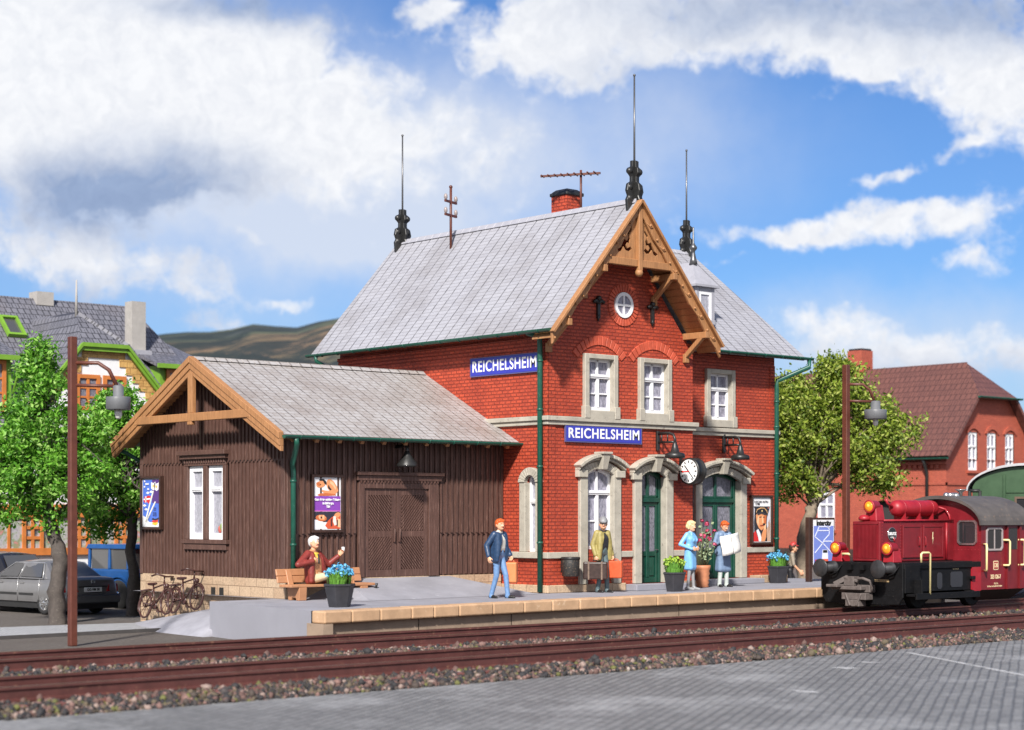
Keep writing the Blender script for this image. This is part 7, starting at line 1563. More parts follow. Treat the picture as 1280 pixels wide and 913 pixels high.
fbox(m, CE, -.58, .58, 0, .03, 3.22, 3.30); fbox(m, CE, -.6, .6, .0, .06, zf, zf + .1); m.build('end_framing', CG, CO, bevel=.01)
for a, b in ((-1.28, -.82), (-.34, .34), (.82, 1.28)):
    m = MB(); 
    for p in ((a, b, 3.06, 3.12), (a, b, 2.1, 2.16), (a, a + .06, 2.16, 3.06), (b - .06, b, 2.16, 3.06)): fbox(m, CE, p[0], p[1], 0, .04, p[2], p[3])
    w = m.build('end_window', M('window_wood', (.10, .06, .04), .5, .2, 8, 0), CO); q = MB(); fbox(q, CE, a + .05, b - .05, .002, .012, 2.15, 3.07); q.build('pane', GLD, w)
m = MB()
for u in (-1.5, -1.22): m.tube([CE(u, .55, 1.2), CE(u, .55, 3.28)], .05, 6)
m.tube([CE(-1.5, .55, 3.28), CE(-1.22, .55, 3.28)], .05, 6); m.tube([CE(-1.5, .55, 2.4), CE(-1.22, .55, 2.4)], .03, 6); m.box((-1.5, -.6, .80), (1.5, .02, .95)); m.build('end_platform', CK, CO)
for y in (2.0, 8.0):
    for x in (-.75, .75): m = MB(); m.lathe([(.1, -.06), (.44, -.05), (.45, .05), (.48, .06), (.1, .06)], (x, y, .68), (1, 0, 0), 22); m.build('wheel', CK, CO)
m = MB(); m.box((-1.2, .6, .72), (1.2, Lc - .1, .96)); m.build('underframe', CK, CO)
tk = thing('railway_track', (cpos.x, cpos.y, GZ), 'short siding track under the green coach', 'track', None, CROT, True)
for s in (-.75, .75): m = MB(); m.box((s - .035, -1.5, .03), (s + .035, Lc + 3, .195)); m.build('rail', RAILM, tk)
m = MB()
for k in range(22): m.box((-1.25, -1.4 + k * .65, 0), (1.25, -1.16 + k * .65, .035))
m.build('sleepers', SLEEP, tk)
# ------------------------------------------------------------------ road vehicles
def car(name, label, loc, rz, mat, prof, trim, plate=None, L_=4.6, W_=1.76, wheel_r=.31, wb=(.95, 3.70), tail=None, dark=None, cat='car', glass=None):
    """saloon: x across, y forward (0 = rear bumper). prof: stations (y, sill z, waist z, deck z, half width)"""
    o = thing(name, loc, label, cat, None, rz, True); hw = W_ / 2
    rows = []
    for y, zb, zw, zd, w in prof['body']:
        half = [(0, zb), (w * .80, zb), (w * .96, zb + .06), (w * 1.0, zb + (zw - zb) * .5), (w * .985, zw), (w * .94, zw + (zd - zw) * .55), (w * .84, zd - .012), (w * .5, zd + .008), (0, zd + .014)]
        rows.append([(x, y, z) for x, z in half] + [(-x, y, z) for x, z in reversed(half[1:-1])])
    m = MB(); m.grid(rows, 0, True, True); m.poly(rows[0]); m.poly(rows[-1]); body = m.build('body', mat, o, merge=True)
    cut = MB()
    for y in wb:
        cut.lathe([(wheel_r + .055, -hw - .2), (wheel_r + .055, hw + .2)], (0, y, wheel_r), (1, 0, 0), 28)
    cm = cut.build('cut', mat); bmod = body.modifiers.new('b', 'BOOLEAN'); bmod.object = cm; bmod.operation = 'DIFFERENCE'; bmod.solver = 'EXACT'
    me = bpy.data.meshes.new_from_object(body.evaluated_get(bpy.context.evaluated_depsgraph_get())); body.modifiers.clear(); old = body.data; body.data = me; bpy.data.meshes.remove(old); bpy.data.objects.remove(cm)
    for p in me.polygons: p.use_smooth = True
    es = body.modifiers.new('e', 'EDGE_SPLIT'); es.split_angle = rad(38)
    # greenhouse
    G_ = prof['cabin']; yr0, yr1, yf1, yf0, zb, zr, wb_, wr = G_   # rear base, rear top, front top, front base, waist z, roof z, half width at waist / roof
    def ring(y, z, w): return (w, y, z)
    m = MB(); k = 8; roof = []
    for j in range(7):
        t = j / 6; y = yr1 + (yf1 - yr1) * t; zz = zr + .045 * math.sin(math.pi * t) - .0; ww = wr * (1 - .03 * abs(t - .5)); roof.append([(ww * math.cos(a) if 0 else ww * u, y, zz + .05 * (1 - u * u)) for u in np.linspace(-1, 1, 9)])
    base_r = [(wb_ * .93 * u, yr0, zb) for u in np.linspace(-1, 1, 9)]; base_f = [(wb_ * .95 * u, yf0, zb - .03) for u in np.linspace(-1, 1, 9)]
    m.grid([base_r] + roof + [base_f]); 
    for s in (0, 8):
        seq = [base_r[s]] + [r[s] for r in roof] + [base_f[s]]; low = [((wb_ if s else -wb_), y, zb) for _, y, _ in seq]; low[0] = base_r[s]; low[-1] = base_f[s]; m.grid([low, seq], 0, False)
    m.build('cabin', mat, o)
    gl = glass or GLD
    def quad_on(a, b, c, d, off, nm='window', inset=.10, mt=None):
        a, b, c, d = map(Vector, (a, b, c, d)); n = (b - a).cross(d - a).normalized(); ctr = (a + b + c + d) / 4
        if n.dot(ctr - Vector((0, (yr0 + yf0) / 2, zb))) < 0: n = -n
        q = [p + (ctr - p).normalized() * inset + n * off for p in (a, b, c, d)]; m = MB(); m.add(q, [(0, 1, 2, 3)]); m.build(nm, mt or gl, o, recalc=False)
    quad_on(base_r[0], base_r[8], roof[0][8], roof[0][0], .035, 'rear_window'); quad_on(base_f[0], base_f[8], roof[-1][8], roof[-1][0], .035, 'windscreen')
    ym = prof.get('pillar', (yr1 + yf1) / 2 - .1)
    for s in (-1, 1):
        def edge(y): return Vector((s * (wr * .995), y, zr + .0))
        lo = lambda y: Vector((s * wb_, y, zb + .03))
        quad_on(lo(yr0 + .42), lo(ym - .03), edge(ym - .03), edge(yr1 + .06), .012, 'side_window', .035); quad_on(lo(ym + .03), lo(yf0 - .34), edge(yf1 - .04), edge(ym + .03), .012, 'side_window', .035)
        m = MB(); path = [lo(yr0 + .36), edge(yr1 + .02), edge(yf1), lo(yf0 - .28)]; m.tube([p + Vector((s * .012, 0, 0)) for p in path], .014, 5); m.tube([p + Vector((s * .012, 0, 0)) for p in (lo(ym), edge(ym))], .014, 5); m.build('window_trim', trim, o)
        m = MB()
        for yy in (ym, yr0 + .45 if False else ym - 1.0, ym + 1.02): m.tube([Vector((s * (hw * .985), yy, .92)), Vector((s * (hw + .004), yy + .02, .6)), Vector((s * (hw * .99), yy + .04, .32))], .007, 4)
        m.build('door_seam', trim, o)
        m = MB(); fb = s * (hw + .006)
        for a, b in ((wb[0] + .45, ym - .05), (ym + .05, wb[1] - .42)): m.box((min(fb, fb - s * .03), a, .50), (max(fb, fb - s * .03), b, .555))
        m.build('side_strip', BLACK, o)
        m = MB()
        for yy in (ym - .18, ym + .82): m.box((s * hw * .985 - .015, yy - .09, .80), (s * hw * .985 + .02, yy + .09, .83))
        m.build('door_handle', mat, o)
        m = MB(); m.hexa([(s * (hw - .02), yf0 - .36, zb - .02), (s * (hw + .18), yf0 - .36, zb), (s * (hw + .17), yf0 - .24, zb), (s * (hw - .02), yf0 - .22, zb - .02)], [(s * (hw - .02), yf0 - .36, zb + .10), (s * (hw + .18), yf0 - .36, zb + .12), (s * (hw + .17), yf0 - .24, zb + .11), (s * (hw - .02), yf0 - .22, zb + .10)]); m.build('wing_mirror', mat, o, bevel=.02)
        for y in wb:
            m = MB(); m.lathe([(wheel_r * .62, -.02), (wheel_r * .70, .0), (wheel_r * .94, .0), (wheel_r, -.04), (wheel_r, -.17), (wheel_r * .9, -.2)], (s * (hw - .025), y, wheel_r), (s, 0, 0), 26); w = m.build('wheel', M('tyre_rubber', (.018, .018, .019), .8, .25, 9, .2), o)
            m = MB(); m.lathe([(wheel_r * .68, -.03), (wheel_r * .66, .0), (wheel_r * .58, -.02), (wheel_r * .2, -.005), (.04, .008), (.005, .008)], (s * (hw - .025), y, wheel_r), (s, 0, 0), 22)
            for q in range(10): a = q * math.pi / 5; c = Vector((s * (hw - .02), y + math.cos(a) * wheel_r * .40, wheel_r + math.sin(a) * wheel_r * .40)); m.bar(c - Vector((0, math.cos(a), math.sin(a))) * .055, c + Vector((0, math.cos(a), math.sin(a))) * .055, .03, .02, up=(s, 0, 0))
            m.build('rim', CHR, w)
        m = MB(); x0 = s * (hw - .46); x1 = s * (hw - .035); zt_ = prof['tail'][1]; zb2 = prof['tail'][0]; m.hexa([(x0, -.022, zb2), (x1, .045, zb2), (x1, .16, zb2), (x0, .10, zb2)], [(x0 + s * .10, -.004, zt_), (x1, .075, zt_), (x1, .18, zt_), (x0, .12, zt_)]); m.build('tail_light', M('tail_red', (.34, .012, .016), .2, .2, 9, 0, coat=.4), o, bevel=.012)
        m = MB(); m.ball((s * (hw - .30), L_ - .04, .60), .10, n=6, sc=(1.3, .4, .8)); m.build('headlight', CHR, o)
    m = MB(); m.hexa([(-hw * .97, -.055, .30), (hw * .97, -.055, .30), (hw * 1.005, .40, .30), (-hw * 1.005, .40, .30)], [(-hw * .97, -.075, .52), (hw * .97, -.075, .52), (hw * 1.005, .40, .52), (-hw * 1.005, .40, .52)]); m.build('rear_bumper', mat, o, bevel=.05, seg=3)
    m = MB(); m.box((-hw * .95, -.085, .515), (hw * .95, -.06, .545)); m.build('bumper_trim', CHR, o)
    m = MB(); m.box((-hw * .9, -.02, .16), (hw * .9, L_ - .05, .32)); m.build('sill', BLACK, o)
    m = MB(); m.hexa([(-hw * .97, L_ - .4, .28), (hw * .97, L_ - .4, .28), (hw * .9, L_ + .06, .30), (-hw * .9, L_ + .06, .30)], [(-hw * .97, L_ - .4, .54), (hw * .97, L_ - .4, .54), (hw * .9, L_ + .07, .54), (-hw * .9, L_ + .07, .54)]); m.build('front_bumper', mat, o, bevel=.05, seg=2)
    if plate:
        FP = Fr((0, -.035, 0), (1, 0, 0), (0, -1, 0)); m = MB(); fbox(m, FP, -.27, .27, -.02, .012, .60, .72); p = m.build('number_plate', SIGNW, o, bevel=.004); text(plate, .095, BLACK, FP, 0, .014, .66, p, bold=.003, sx=.9, th=.002)
        m = MB(); fbox(m, FP, -.42, .42, -.05, .004, .725, .75); m.build('plate_recess', BLACK, o)
        m = MB(); m.tube([FP(.055 * math.cos(t), .0, .86 + .055 * math.sin(t)) for t in np.linspace(0, 2 * math.pi, 21)], .008, 5, cap=False)
        for a in (90, 210, 330): m.tube([FP(0, .0, .86), FP(.055 * math.cos(rad(a)), .0, .86 + .055 * math.sin(rad(a)))], .008, 5)
        m.build('emblem', CHR, o)
    return o
SED = dict(body=[(.0, .34, .62, .90, .74), (.06, .28, .66, .955, .82), (.35, .27, .74, .985, .865), (.9, .27, .78, .985, .88), (1.4, .27, .79, .96, .88), (2.3, .27, .79, .95, .88), (3.2, .27, .78, .94, .88), (3.75, .28, .74, .88, .87), (4.25, .29, .68, .79, .84), (4.52, .32, .58, .70, .76), (4.6, .38, .54, .62, .66)],
           cabin=(.62, 1.22, 2.62, 3.50, .93, 1.34, .835, .60), tail=(.60, .80), pillar=2.12)
GREYC = M('metallic_grey_car', (.20, .197, .20), .36, .10, 3., .02, metal=.35, coat=.5); BLKC = M('black_car', (.014, .013, .014), .25, .2, 3., .02, coat=.5)
SILV = M('silver_trim', (.55, .55, .56), .3, .1, 9, 0, metal=.7)
GLC = glass_dark('car_glass', (.075, .075, .075))
car('parked_car', 'metallic grey saloon car parked behind the gnarled tree, seen from its rear corner', (-5.86, 11.18, GZ), rad(6), GREYC, SED, SILV, 'GG-VM 58', glass=GLC)
BLK = dict(body=[(a, b, c + .06, d + .07, w) for a, b, c, d, w in SED['body']], cabin=(.30, .85, 2.60, 3.50, 1.0, 1.47, .835, .62), tail=(.62, .84), pillar=2.0)
car('parked_car', 'black estate car parked beyond the grey saloon', (-5.2, 15.6, GZ), rad(10), BLKC, BLK, BLKC, None, glass=GLC)
# blue off-road lorry cab
BL = M('blue_truck', (.010, .065, .215), .35, .2, 3., .05, coat=.3); TYRE = M('tyre_rubber', (.018, .018, .019), .8, .25, 9, .2)
tpos = at_px(150, 764, 51.); o = thing('truck', (tpos.x + 1.0, tpos.y - .1, GZ), 'blue off road truck half hidden behind the tree at the shed corner', 'truck', None, rad(12), True); o.scale = (.93,) * 3
m = MB(); w = .98
m.hexa([(-w, .0, .58), (w, .0, .58), (w, 2.0, .58), (-w, 2.0, .58)], [(-w, -.02, 1.18), (w, -.02, 1.18), (w, 2.02, 1.18), (-w, 2.02, 1.18)]); m.hexa([(-w * .95, 2.0, .66), (w * .95, 2.0, .66), (w * .85, 3.1, .66), (-w * .85, 3.1, .66)], [(-w * .95, 2.0, 1.16), (w * .95, 2.0, 1.16), (w * .8, 3.05, 1.05), (-w * .8, 3.05, 1.05)]); m.build('body', BL, o, bevel=.06, seg=3)
m = MB()
for x in (-1, 1):
    for y in (.03, .85, 1.75): m.hexa([(x * w * .99, y, 1.17), (x * w * .90, y, 1.17), (x * w * .90, y + .11, 1.17), (x * w * .99, y + .11, 1.17)], [(x * w * .94, y + .04, 1.80), (x * w * .85, y + .04, 1.80), (x * w * .85, y + .14, 1.80), (x * w * .94, y + .14, 1.80)])
m.hexa([(-w * .97, -.0, 1.78), (w * .97, -.0, 1.78), (w * .97, 1.98, 1.78), (-w * .97, 1.98, 1.78)], [(-w * .92, .05, 1.92), (w * .92, .05, 1.92), (w * .92, 1.92, 1.92), (-w * .92, 1.92, 1.92)])
for x in (-.35, .35): m.box((x - .05, .0, 1.17), (x + .05, .1, 1.8))
m.build('cab', BL, o, bevel=.03, seg=2)
m = MB(); m.box((-w * .86, .09, 1.17), (w * .86, .10, 1.79)); m.build('rear_window', GLC, o)
for x in (-1, 1): m = MB(); m.box((x * w * .90 - .006, .15, 1.18), (x * w * .90 + .006, 1.75, 1.79)); m.build('side_window', GLC, o)
m = MB(); m.box((-.28, .3, 1.1), (.28, .9, 1.5)); m.build('seat', BLACK, o, bevel=.05)
for x in (-1, 1):
    for y in (.45, 2.45):
        m = MB(); m.lathe([(.16, .02), (.30, .0), (.40, -.02), (.44, -.05)] + [(.44 if k % 2 else .455, -.06 - .03 * k) for k in range(7)] + [(.40, -.28)], (x * (w + .03), y, .44), (x, 0, 0), 30); wh = m.build('wheel', TYRE, o)
        for k in range(20): pass
        m = MB(); m.lathe([(.20, -.03), (.17, -.0), (.08, -.01), (.07, .04), (.01, .04)], (x * (w + .03), y, .44), (x, 0, 0), 18); m.build('rim', BL, wh)
        m = MB(); rows = []
        for j in range(13):
            a = math.pi * j / 12; rows.append([(x * (w + xx), y + math.cos(a) * rr, .44 + math.sin(a) * rr) for xx, rr in ((-.2, .50), (.06, .50), (.06, .54), (-.2, .54))])
        m.grid(rows, 0, False, True); m.build('mudguard', BL, o)
    m = MB(); m.box((x * .8 - .12, -.05, .70), (x * .8 + .12, -.01, .82)); m.build('tail_light', M('tail_red', (.34, .012, .016), .2, .2, 9, 0, coat=.4), o)
m = MB(); m.box((-.5, .1, .42), (.5, 3.0, .6)); m.build('chassis', BLACK, o)
# ------------------------------------------------------------------ white house with slate roof at the left
HYF = 23.0; HL = thing('guest_house', (0, 27, GZ), 'large white house with dark slate half hipped roof and lime green trim', 'house')
LIME = M('lime_trim', (.16, .32, .03), .5, .15, 3., .05); WALLW = M('white_render', (.72, .72, .74), .8, .06, 2., .25); ORW = M('orange_wood', (.52, .17, .04), .5, .18, 4., .1); YSH = brick_mat('ochre_quoin', (.68, .42, .14), (.60, .35, .11), (.34, .18, .05), bw=.25, rh=.2, ms=.012)
HF = Fr((0, HYF, 0), (1, 0, 0), (0, -1, 0)); x0h, x1h = -16., 7.0; EH = 4.2; RIDY, RIDZ = 28.2, 9.55; yb_h = 33.4
m = MB(); m.box((x0h, HYF, GZ), (x1h, yb_h, EH)); 
GA, GB, GC = -1.75, 1.0, 3.75          # cross gable: left, centre, right
hz1, hz2 = 7.38, 4.55                   # flat top / foot of its barge boards
def gslope(u): return hz1 - max(0, abs(u - GC / 1 + 2.75) - .85) * 1.06
fprism(m, HF, [(GA, EH - .1), (GC, EH - .1), (GC, 5.3), (GC - 1.9, 7.3), (GA + 1.9, 7.3), (GA, 5.3)], -3.5, .02)
m.build('wall', WALLW, HL)
m = MB()
def tri(a, b, c): m.poly([a, b, c])
sy0 = HYF - .5; ez0 = EH - .1
# main roof with half hips, as slabs
slab(m, (x0h - .4, sy0, ez0), (x1h + .3, sy0, ez0), (x1h - 2.3 + .3, RIDY, RIDZ), (x0h + 2, RIDY, RIDZ), .15); slab(m, (x0h - .4, yb_h + .5, ez0), (x1h + .3, yb_h + .5, ez0), (x1h - 2.0, RIDY, RIDZ), (x0h + 2, RIDY, RIDZ), .15)
m.add([(x1h + .3, sy0, ez0), (x1h + .3, yb_h + .5, ez0), (x1h - 2.0, RIDY, RIDZ)], [(0, 1, 2)]); m.add([(x0h - .4, sy0, ez0), (x0h - .4, yb_h + .5, ez0), (x0h + 2, RIDY, RIDZ)], [(0, 1, 2)])
rfh = m.build('roof', TILEGREY, HL, recalc=False)
# cross gable roof with its own half hip
m = MB(); yf = HYF - .20; kx = 1.0; pk = (kx - .45, HYF + 1.0, 8.62); bk = (kx - .45, HYF + 6.2, 8.62)
a, b, c, d = (GA - .55, yf, 4.75), (.12, yf, 7.50), (1.80, yf, 7.50), (GC + .55, yf, 4.75)
a2, d2 = (GA - .55, HYF + 6, 4.75), (GC + .55, HYF + 6, 4.75)
m.add([a, b, pk, bk, a2], [(0, 1, 2, 3, 4)]); m.add([d, c, pk, bk, d2], [(0, 1, 2, 3, 4)]); m.add([b, c, pk], [(0, 1, 2)])
q = m.build('gable_roof', TILEGREY, rfh, recalc=False); s_ = q.modifiers.new('s', 'SOLIDIFY'); s_.thickness = .12
m = MB()
for p, r in ((a, b), (b, c), (c, d)):
    p, r = Vector(p), Vector(r); dn = Vector((0, 0, -.21)); m.prism([p + Vector((0, -.03, .03)), r + Vector((0, -.03, .03)), r + Vector((0, -.03, 0)) + dn, p + Vector((0, -.03, 0)) + dn], (0, .10, 0)); m.prism([p + Vector((0, -.10, .05)), r + Vector((0, -.10, .05)), r + Vector((0, -.10, -.08)), p + Vector((0, -.10, -.08))], (0, .08, 0))
m.build('barge_board', LIME, rfh)
m = MB()
for s in (-1, 1):   # stepped ochre quoins along the rake
    for k in range(8):
        z = 5.0 + k * .26; u = 1.0 + s * (.85 + (7.2 - z) * .95); fbox(m, HF, min(u, u - s * .62), max(u, u - s * .62), .02, .06, z, z + .255)
fbox(m, HF, .2, 1.8, .02, .06, 7.085, 7.3); m.build('quoins', YSH, HL)
def owin(fr, u0, u1, z0, z1, parent, n=.03):
    m = MB(); f = .13
    for p in ((u0 - f, u1 + f, z1, z1 + f), (u0 - f, u1 + f, z0 - f, z0), (u0 - f, u0, z0, z1), (u1, u1 + f, z0, z1)): fbox(m, fr, p[0], p[1], n - .02, n + .06, p[2], p[3])
    um = (u0 + u1) / 2; fbox(m, fr, um - .05, um + .05, n - .02, n + .04, z0, z1)
    for k in (1, 2): z = z0 + (z1 - z0) * k / 3; fbox(m, fr, u0, um - .05, n - .02, n + .03, z - .03, z + .03); fbox(m, fr, um + .05, u1, n - .02, n + .03, z - .03, z + .03)
    w = m.build('window', ORW, parent); g = MB(); fbox(g, fr, u0, u1, n - .015, n, z0, z1); g.build('pane', PANED, w)
owin(HF, .10, .72, 5.45, 6.38, HL); owin(HF, 1.10, 1.70, 5.45, 6.38, HL)
# ground floor band of orange timber windows
m = MB(); n = .04
fbox(m, HF, -8.0, 5.4, .0, .12, .55, .78); fbox(m, HF, -8.0, 5.4, .0, .12, 1.78, 1.98)
u = -8.0; cells = []; k = 0
while u < 5.3:
    wv = 1.05 if k % 2 == 0 else .62; fbox(m, HF, u, u + .11, .0, .10, .78, 1.78); cells.append((u + .11, min(5.3, u + wv), k % 2)); u += wv; k += 1
for a_, b_, t in cells:
    if t:
        for j in (1, 2): fbox(m, HF, a_, b_, .0, .07, .78 + j / 3 - .05, .78 + j / 3 + .05)
        fbox(m, HF, (a_ + b_) / 2 - .05, (a_ + b_) / 2 + .05, 0, .065, .78, 1.78)
    else: fbox(m, HF, (a_ + b_) / 2 - .04, (a_ + b_) / 2 + .04, 0, .07, .78, 1.78)
wb2 = m.build('window_band', ORW, HL); g = MB(); fbox(g, HF, -7.9, 5.3, .005, .02, .7, 1.8)
mt, nt, b = nt_new('shop_pane'); gg = geo_pos(nt); nn = noise_n(nt, gg, 2.2, 5, .7); L(nt, ramp(nt, nn, [(.3, (.10, .10, .11)), (.46, (.42, .42, .44)), (.56, (.20, .26, .14)), (.62, (.5, .22, .2)), (.7, (.36, .36, .4))]).outputs[0], b.inputs['Base Color']); b.inputs['Roughness'].default_value = .15
g.build('pane', mt, wb2)
m = MB(); fbox(m, HF, -8, 5.4, .0, .06, 2.02, 2.2); m.build('beam', ORW, HL)
# dormers, roof lights, chimneys, spike
def roof_z(y): return ez0 + (y - sy0) * (RIDZ - ez0) / (RIDY - sy0)
def dormer(u0, u1, yf, z0, z1, zr):
    m = MB(); m.box((u0, yf, z0), (u1, yf + 3.2, z1)); dd_ = m.build('dormer', LIME, rfh); FD_ = Fr((0, yf, 0), (1, 0, 0), (0, -1, 0)); owin(FD_, u0 + .35, u1 - .35, z0 + .35, z1 - .25, rfh)
    m = MB(); slab(m, (u0 - .25, yf - .3, z1), (u1 + .25, yf - .3, z1), (u1 + .25, yf + 3.6, zr), (u0 - .25, yf + 3.6, zr), .10); m.build('dormer_roof', TILEGREY, rfh)
    m = MB(); m.box((u0 - .28, yf - .36, z1 - .12), (u1 + .28, yf - .28, z1 + .04)); m.tube([(u1 + .2, yf - .34, z1 - .1), (u1 + .2, yf - .1, z1 - .5), (u1 + .05, yf, z1 - 1.2)], .05, 6); m.build('dormer_gutter', LIME, rfh)
dormer(-4.5, -1.95, HYF + .7, 5.0, 7.0, 8.5); dormer(4.3, 6.2, HYF + 1.9, 5.3, 7.15, 8.4)
def rooflight(u, y):
    sl = (RIDZ - ez0) / (RIDY - sy0); n_ = Vector((0, -sl, 1)).normalized(); v_ = Vector((0, 1, sl)).normalized(); F_ = Fr(Vector((u, y, roof_z(y))), (1, 0, 0), n_, v_)
    m = MB()
    for p in ((-.34, .34, .42, .52), (-.34, .34, -.52, -.42), (-.34, -.25, -.42, .42), (.25, .34, -.42, .42)): fbox(m, F_, p[0], p[1], -.05, .14, p[2], p[3])
    w = m.build('rooflight', LIME, rfh); m = MB(); fbox(m, F_, -.25, .25, .0, .05, -.42, .42); m.build('pane', GLC, w)
rooflight(-.35, 26.9); rooflight(2.6, 26.4)
m = MB(); m.box((3.92, 26.2, 7.4), (4.48, 26.7, 9.50)); cz_ = m.build('chimney', M('pale_chimney', (.36, .34, .32), .8, .12, 4, .3), rfh); m = MB(); m.box((3.78, 26.0, 7.5), (4.62, 26.9, 7.75)); m.build('flashing', LEAD, cz_)
m = MB(); m.box((1.1, 27.9, 9.3), (1.75, 28.5, 9.78)); m.build('chimney', MATS['pale_chimney'], rfh)
m = MB(); m.tube([(pk[0], pk[1], 8.5), (pk[0], pk[1], 9.75)], [.055, .025], 8); m.build('roof_spike', MATS['pale_chimney'], rfh)
m = MB(); m.box((x1h + .28, sy0, ez0 - .2), (x1h + .36, yb_h, ez0 + .05)); m.bar((x1h + .33, sy0, ez0 + .1), (x1h + .05, sy0 + .75, ez0 + .75), .12, .10); m.build('verge', LIME, rfh)
# ------------------------------------------------------------------ red brick house at the right
c0 = at_px(1183, 600, 85.); HX, HY = c0.x, c0.y; HR = thing('brick_house', (HX, HY, GZ), 'red brick house with brown half hipped tile roof and white arched windows', 'house')
GFR = Fr((HX, HY, 0), (1, 0, 0), (0, -1, 0)); LFR = Fr((HX, HY, 0), (0, -1, 0), (-1, 0, 0)); WR, LR = 7.2, 19.; ER = 4.45; AZR = 9.1
wins = [(1.72, 2.46, 3.95, 5.75), (3.25, 3.99, 3.95, 5.75), (4.76, 5.48, 3.95, 5.75)]
m = MB(); wall_holes(m, GFR, 0, WR, .2, ER, [(a, b, c, ER) for a, b, c, d in wins], .2)
sR = (AZR - ER) / (WR / 2 + .4)
m.add([GFR(u, 0, z) for u, z in ((0, ER), (1.85, ER), (1.85, 5.75), (1.2, 5.75))], [(0, 1, 2, 3)]) if False else None
# upper gable around the three windows
def ztop(u): return min(ER + .5 + min(u, WR - u) * sR, 7.45)
us = sorted({0, .6, 1.2, *[w[0] for w in wins], *[w[1] for w in wins], WR / 2 - 1.2, WR / 2, WR / 2 + 1.2, 6.0, 6.6, WR})
for a, b in zip(us[:-1], us[1:]):
    cc_ = (a + b) / 2; hole = any(w[0] - .01 < cc_ < w[1] + .01 for w in wins); zlo = 5.75 if hole else ER
    m.add([GFR(a, 0, zlo), GFR(b, 0, zlo), GFR(b, 0, ztop(b)), GFR(a, 0, ztop(a))], [(0, 1, 2, 3)])
wl = [(-7.6, -6.5, 1.1, 3.0), (-12.2, -11.1, 1.1, 3.0), (-16.4, -15.3, 1.1, 3.0)]; dr_ = (-4.4, -2.7, .2, 2.55)
wall_holes(m, LFR, -LR, 0, .2, ER, wl + [dr_], .25)
m.add([(HX + WR, HY, .2), (HX + WR, HY + LR, .2), (HX + WR, HY + LR, ER), (HX + WR, HY, ER)], [(0, 1, 2, 3)]); m.add([(HX, HY + LR, .2), (HX + WR, HY + LR, .2), (HX + WR, HY + LR, ER), (HX, HY + LR, ER)], [(0, 1, 2, 3)])
m.build('wall', BRICKFAR, HR, recalc=False)
m = MB(); fbox(m, GFR, -.1, WR, -.3, .08, GZ, .2); fbox(m, LFR, -LR, .1, -.3, .08, GZ, .2); m.build('plinth', DARKSTONE, HR)
m = MB(); fbox(m, LFR, -LR, .06, -.01, .06, 3.25, 3.37); fbox(m, GFR, -.06, WR, -.01, .06, 3.25, 3.37); fbox(m, LFR, -.9, .05, .0, .05, .2, 3.2); fbox(m, LFR, -LR, .05, 0, .12, ER - .25, ER - .12)
for k in range(60): u = -LR + .2 + k * .31; fbox(m, LFR, u, u + .15, 0, .10, ER - .42, ER - .26)
m.build('brick_band', BRICKFAR, HR)
for w in wins:
    casement(GFR, w[0], w[1], w[2], w[3], HR, n=-.06, trans=.62, fw=.10, arch=.14); um = (w[0] + w[1]) / 2; m = MB(); A = arc(w[0] - .08, w[1] + .08, w[3] - .06, .22); O = arc(w[0] - .2, w[1] + .2, w[3] - .04, .38)
    for i in range(len(A) - 1): fprism(m, GFR, [A[i], A[i + 1], O[i + 1], O[i]], -.01, .07)
    fbox(m, GFR, w[0] - .12, w[1] + .12, -.01, .1, w[2] - .13, w[2]); m.build('brick_arch', BRICKFAR, HR)
for w in wl: casement(LFR, *w, HR, n=-.08, fw=.16); m = MB(); fbox(m, LFR, w[0] - .12, w[1] + .12, -.01, .1, w[2] - .14, w[2]); m.build('window_sill', BRICKFAR, HR)
m = MB(); fbox(m, LFR, dr_[0] - .2, dr_[1] + .2, -1.2, -.26, .2, 2.8); m.build('doorway', flat('room_dark', (.03, .028, .028), .9), HR)
m = MB(); A = arc(dr_[0], dr_[1], 2.15, .4); O = arc(dr_[0] - .3, dr_[1] + .3, 2.15, .66)
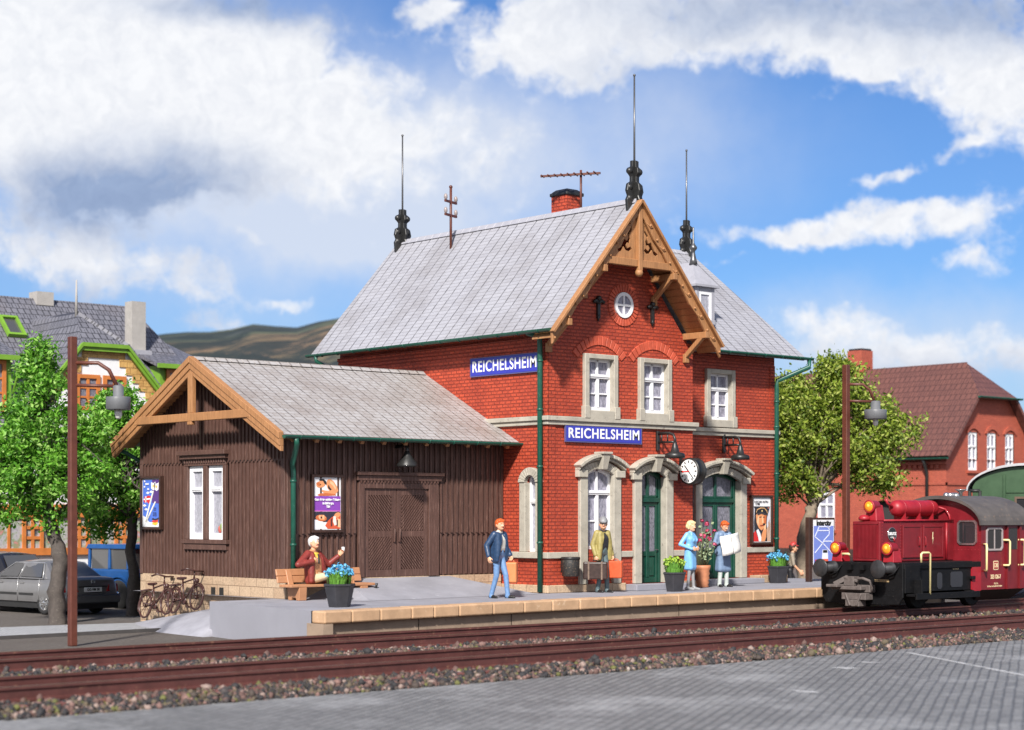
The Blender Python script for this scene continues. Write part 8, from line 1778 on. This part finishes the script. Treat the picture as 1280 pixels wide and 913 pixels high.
for i in range(len(A) - 1): fprism(m, LFR, [A[i], A[i + 1], O[i + 1], O[i]], -.02, .07); fprism(m, LFR, [A[i], A[i + 1], (A[i + 1][0], 2.56), (A[i][0], 2.56)], -.05, -.002)
m.build('brick_arch', BRICKFAR, HR)
m = MB(); o_ = .42; cx = HX + WR / 2; zE = ER + .05; kz = 7.42; ku = (kz - zE) / sR - o_
P1, P2 = (HX - o_, HY - .45, zE), (HX - o_, HY + LR + .4, zE); T1, T2 = (cx, HY + 1.3, AZR), (cx, HY + LR - 1.9, AZR); K1 = (HX + ku, HY - .45, kz); K2 = (HX + WR - ku, HY - .45, kz); Q1, Q2 = (HX + WR + o_, HY - .45, zE), (HX + WR + o_, HY + LR + .4, zE); K3 = (HX + ku, HY + LR + .4, kz); K4 = (HX + WR - ku, HY + LR + .4, kz)
m.add([P1, P2, K3, T2, T1, K1], [(0, 1, 2, 3, 4, 5)]); m.add([Q1, Q2, K4, T2, T1, K2], [(0, 1, 2, 3, 4, 5)]); m.add([K1, K2, T1], [(0, 1, 2)]); m.add([K3, K4, T2], [(0, 1, 2)])
rr_ = m.build('roof', TILERED, HR, recalc=False); s_ = rr_.modifiers.new('s', 'SOLIDIFY'); s_.thickness = .14
m = MB(); gutter(m, (HX - o_ - .05, HY - .4, zE), (HX - o_ - .05, HY + LR, zE), .09); gutter(m, (HX + ku - .25, HY - .53, kz), (HX + WR - ku + .25, HY - .53, kz), .09); m.build('gutter', GREEN, rr_, recalc=False)
m = MB(); m.tube([(HX - o_, HY + 1.0, zE - .05), (HX - .3, HY + 1.0, zE - .3), (HX - .12, HY + 1.0, zE - .7), (HX - .12, HY + 1.0, .2)], .08, 8); m.build('downpipe', BLACK, HR)
m = MB(); m.box((cx - .45, HY + 7.3, 8.0), (cx + .45, HY + 8.2, 10.15)); chx = m.build('chimney', BRICKFAR, rr_); m = MB(); m.box((cx - .40, HY + 7.35, 10.15), (cx + .40, HY + 8.15, 10.25)); m.build('chimney_cap', BLACK, chx)
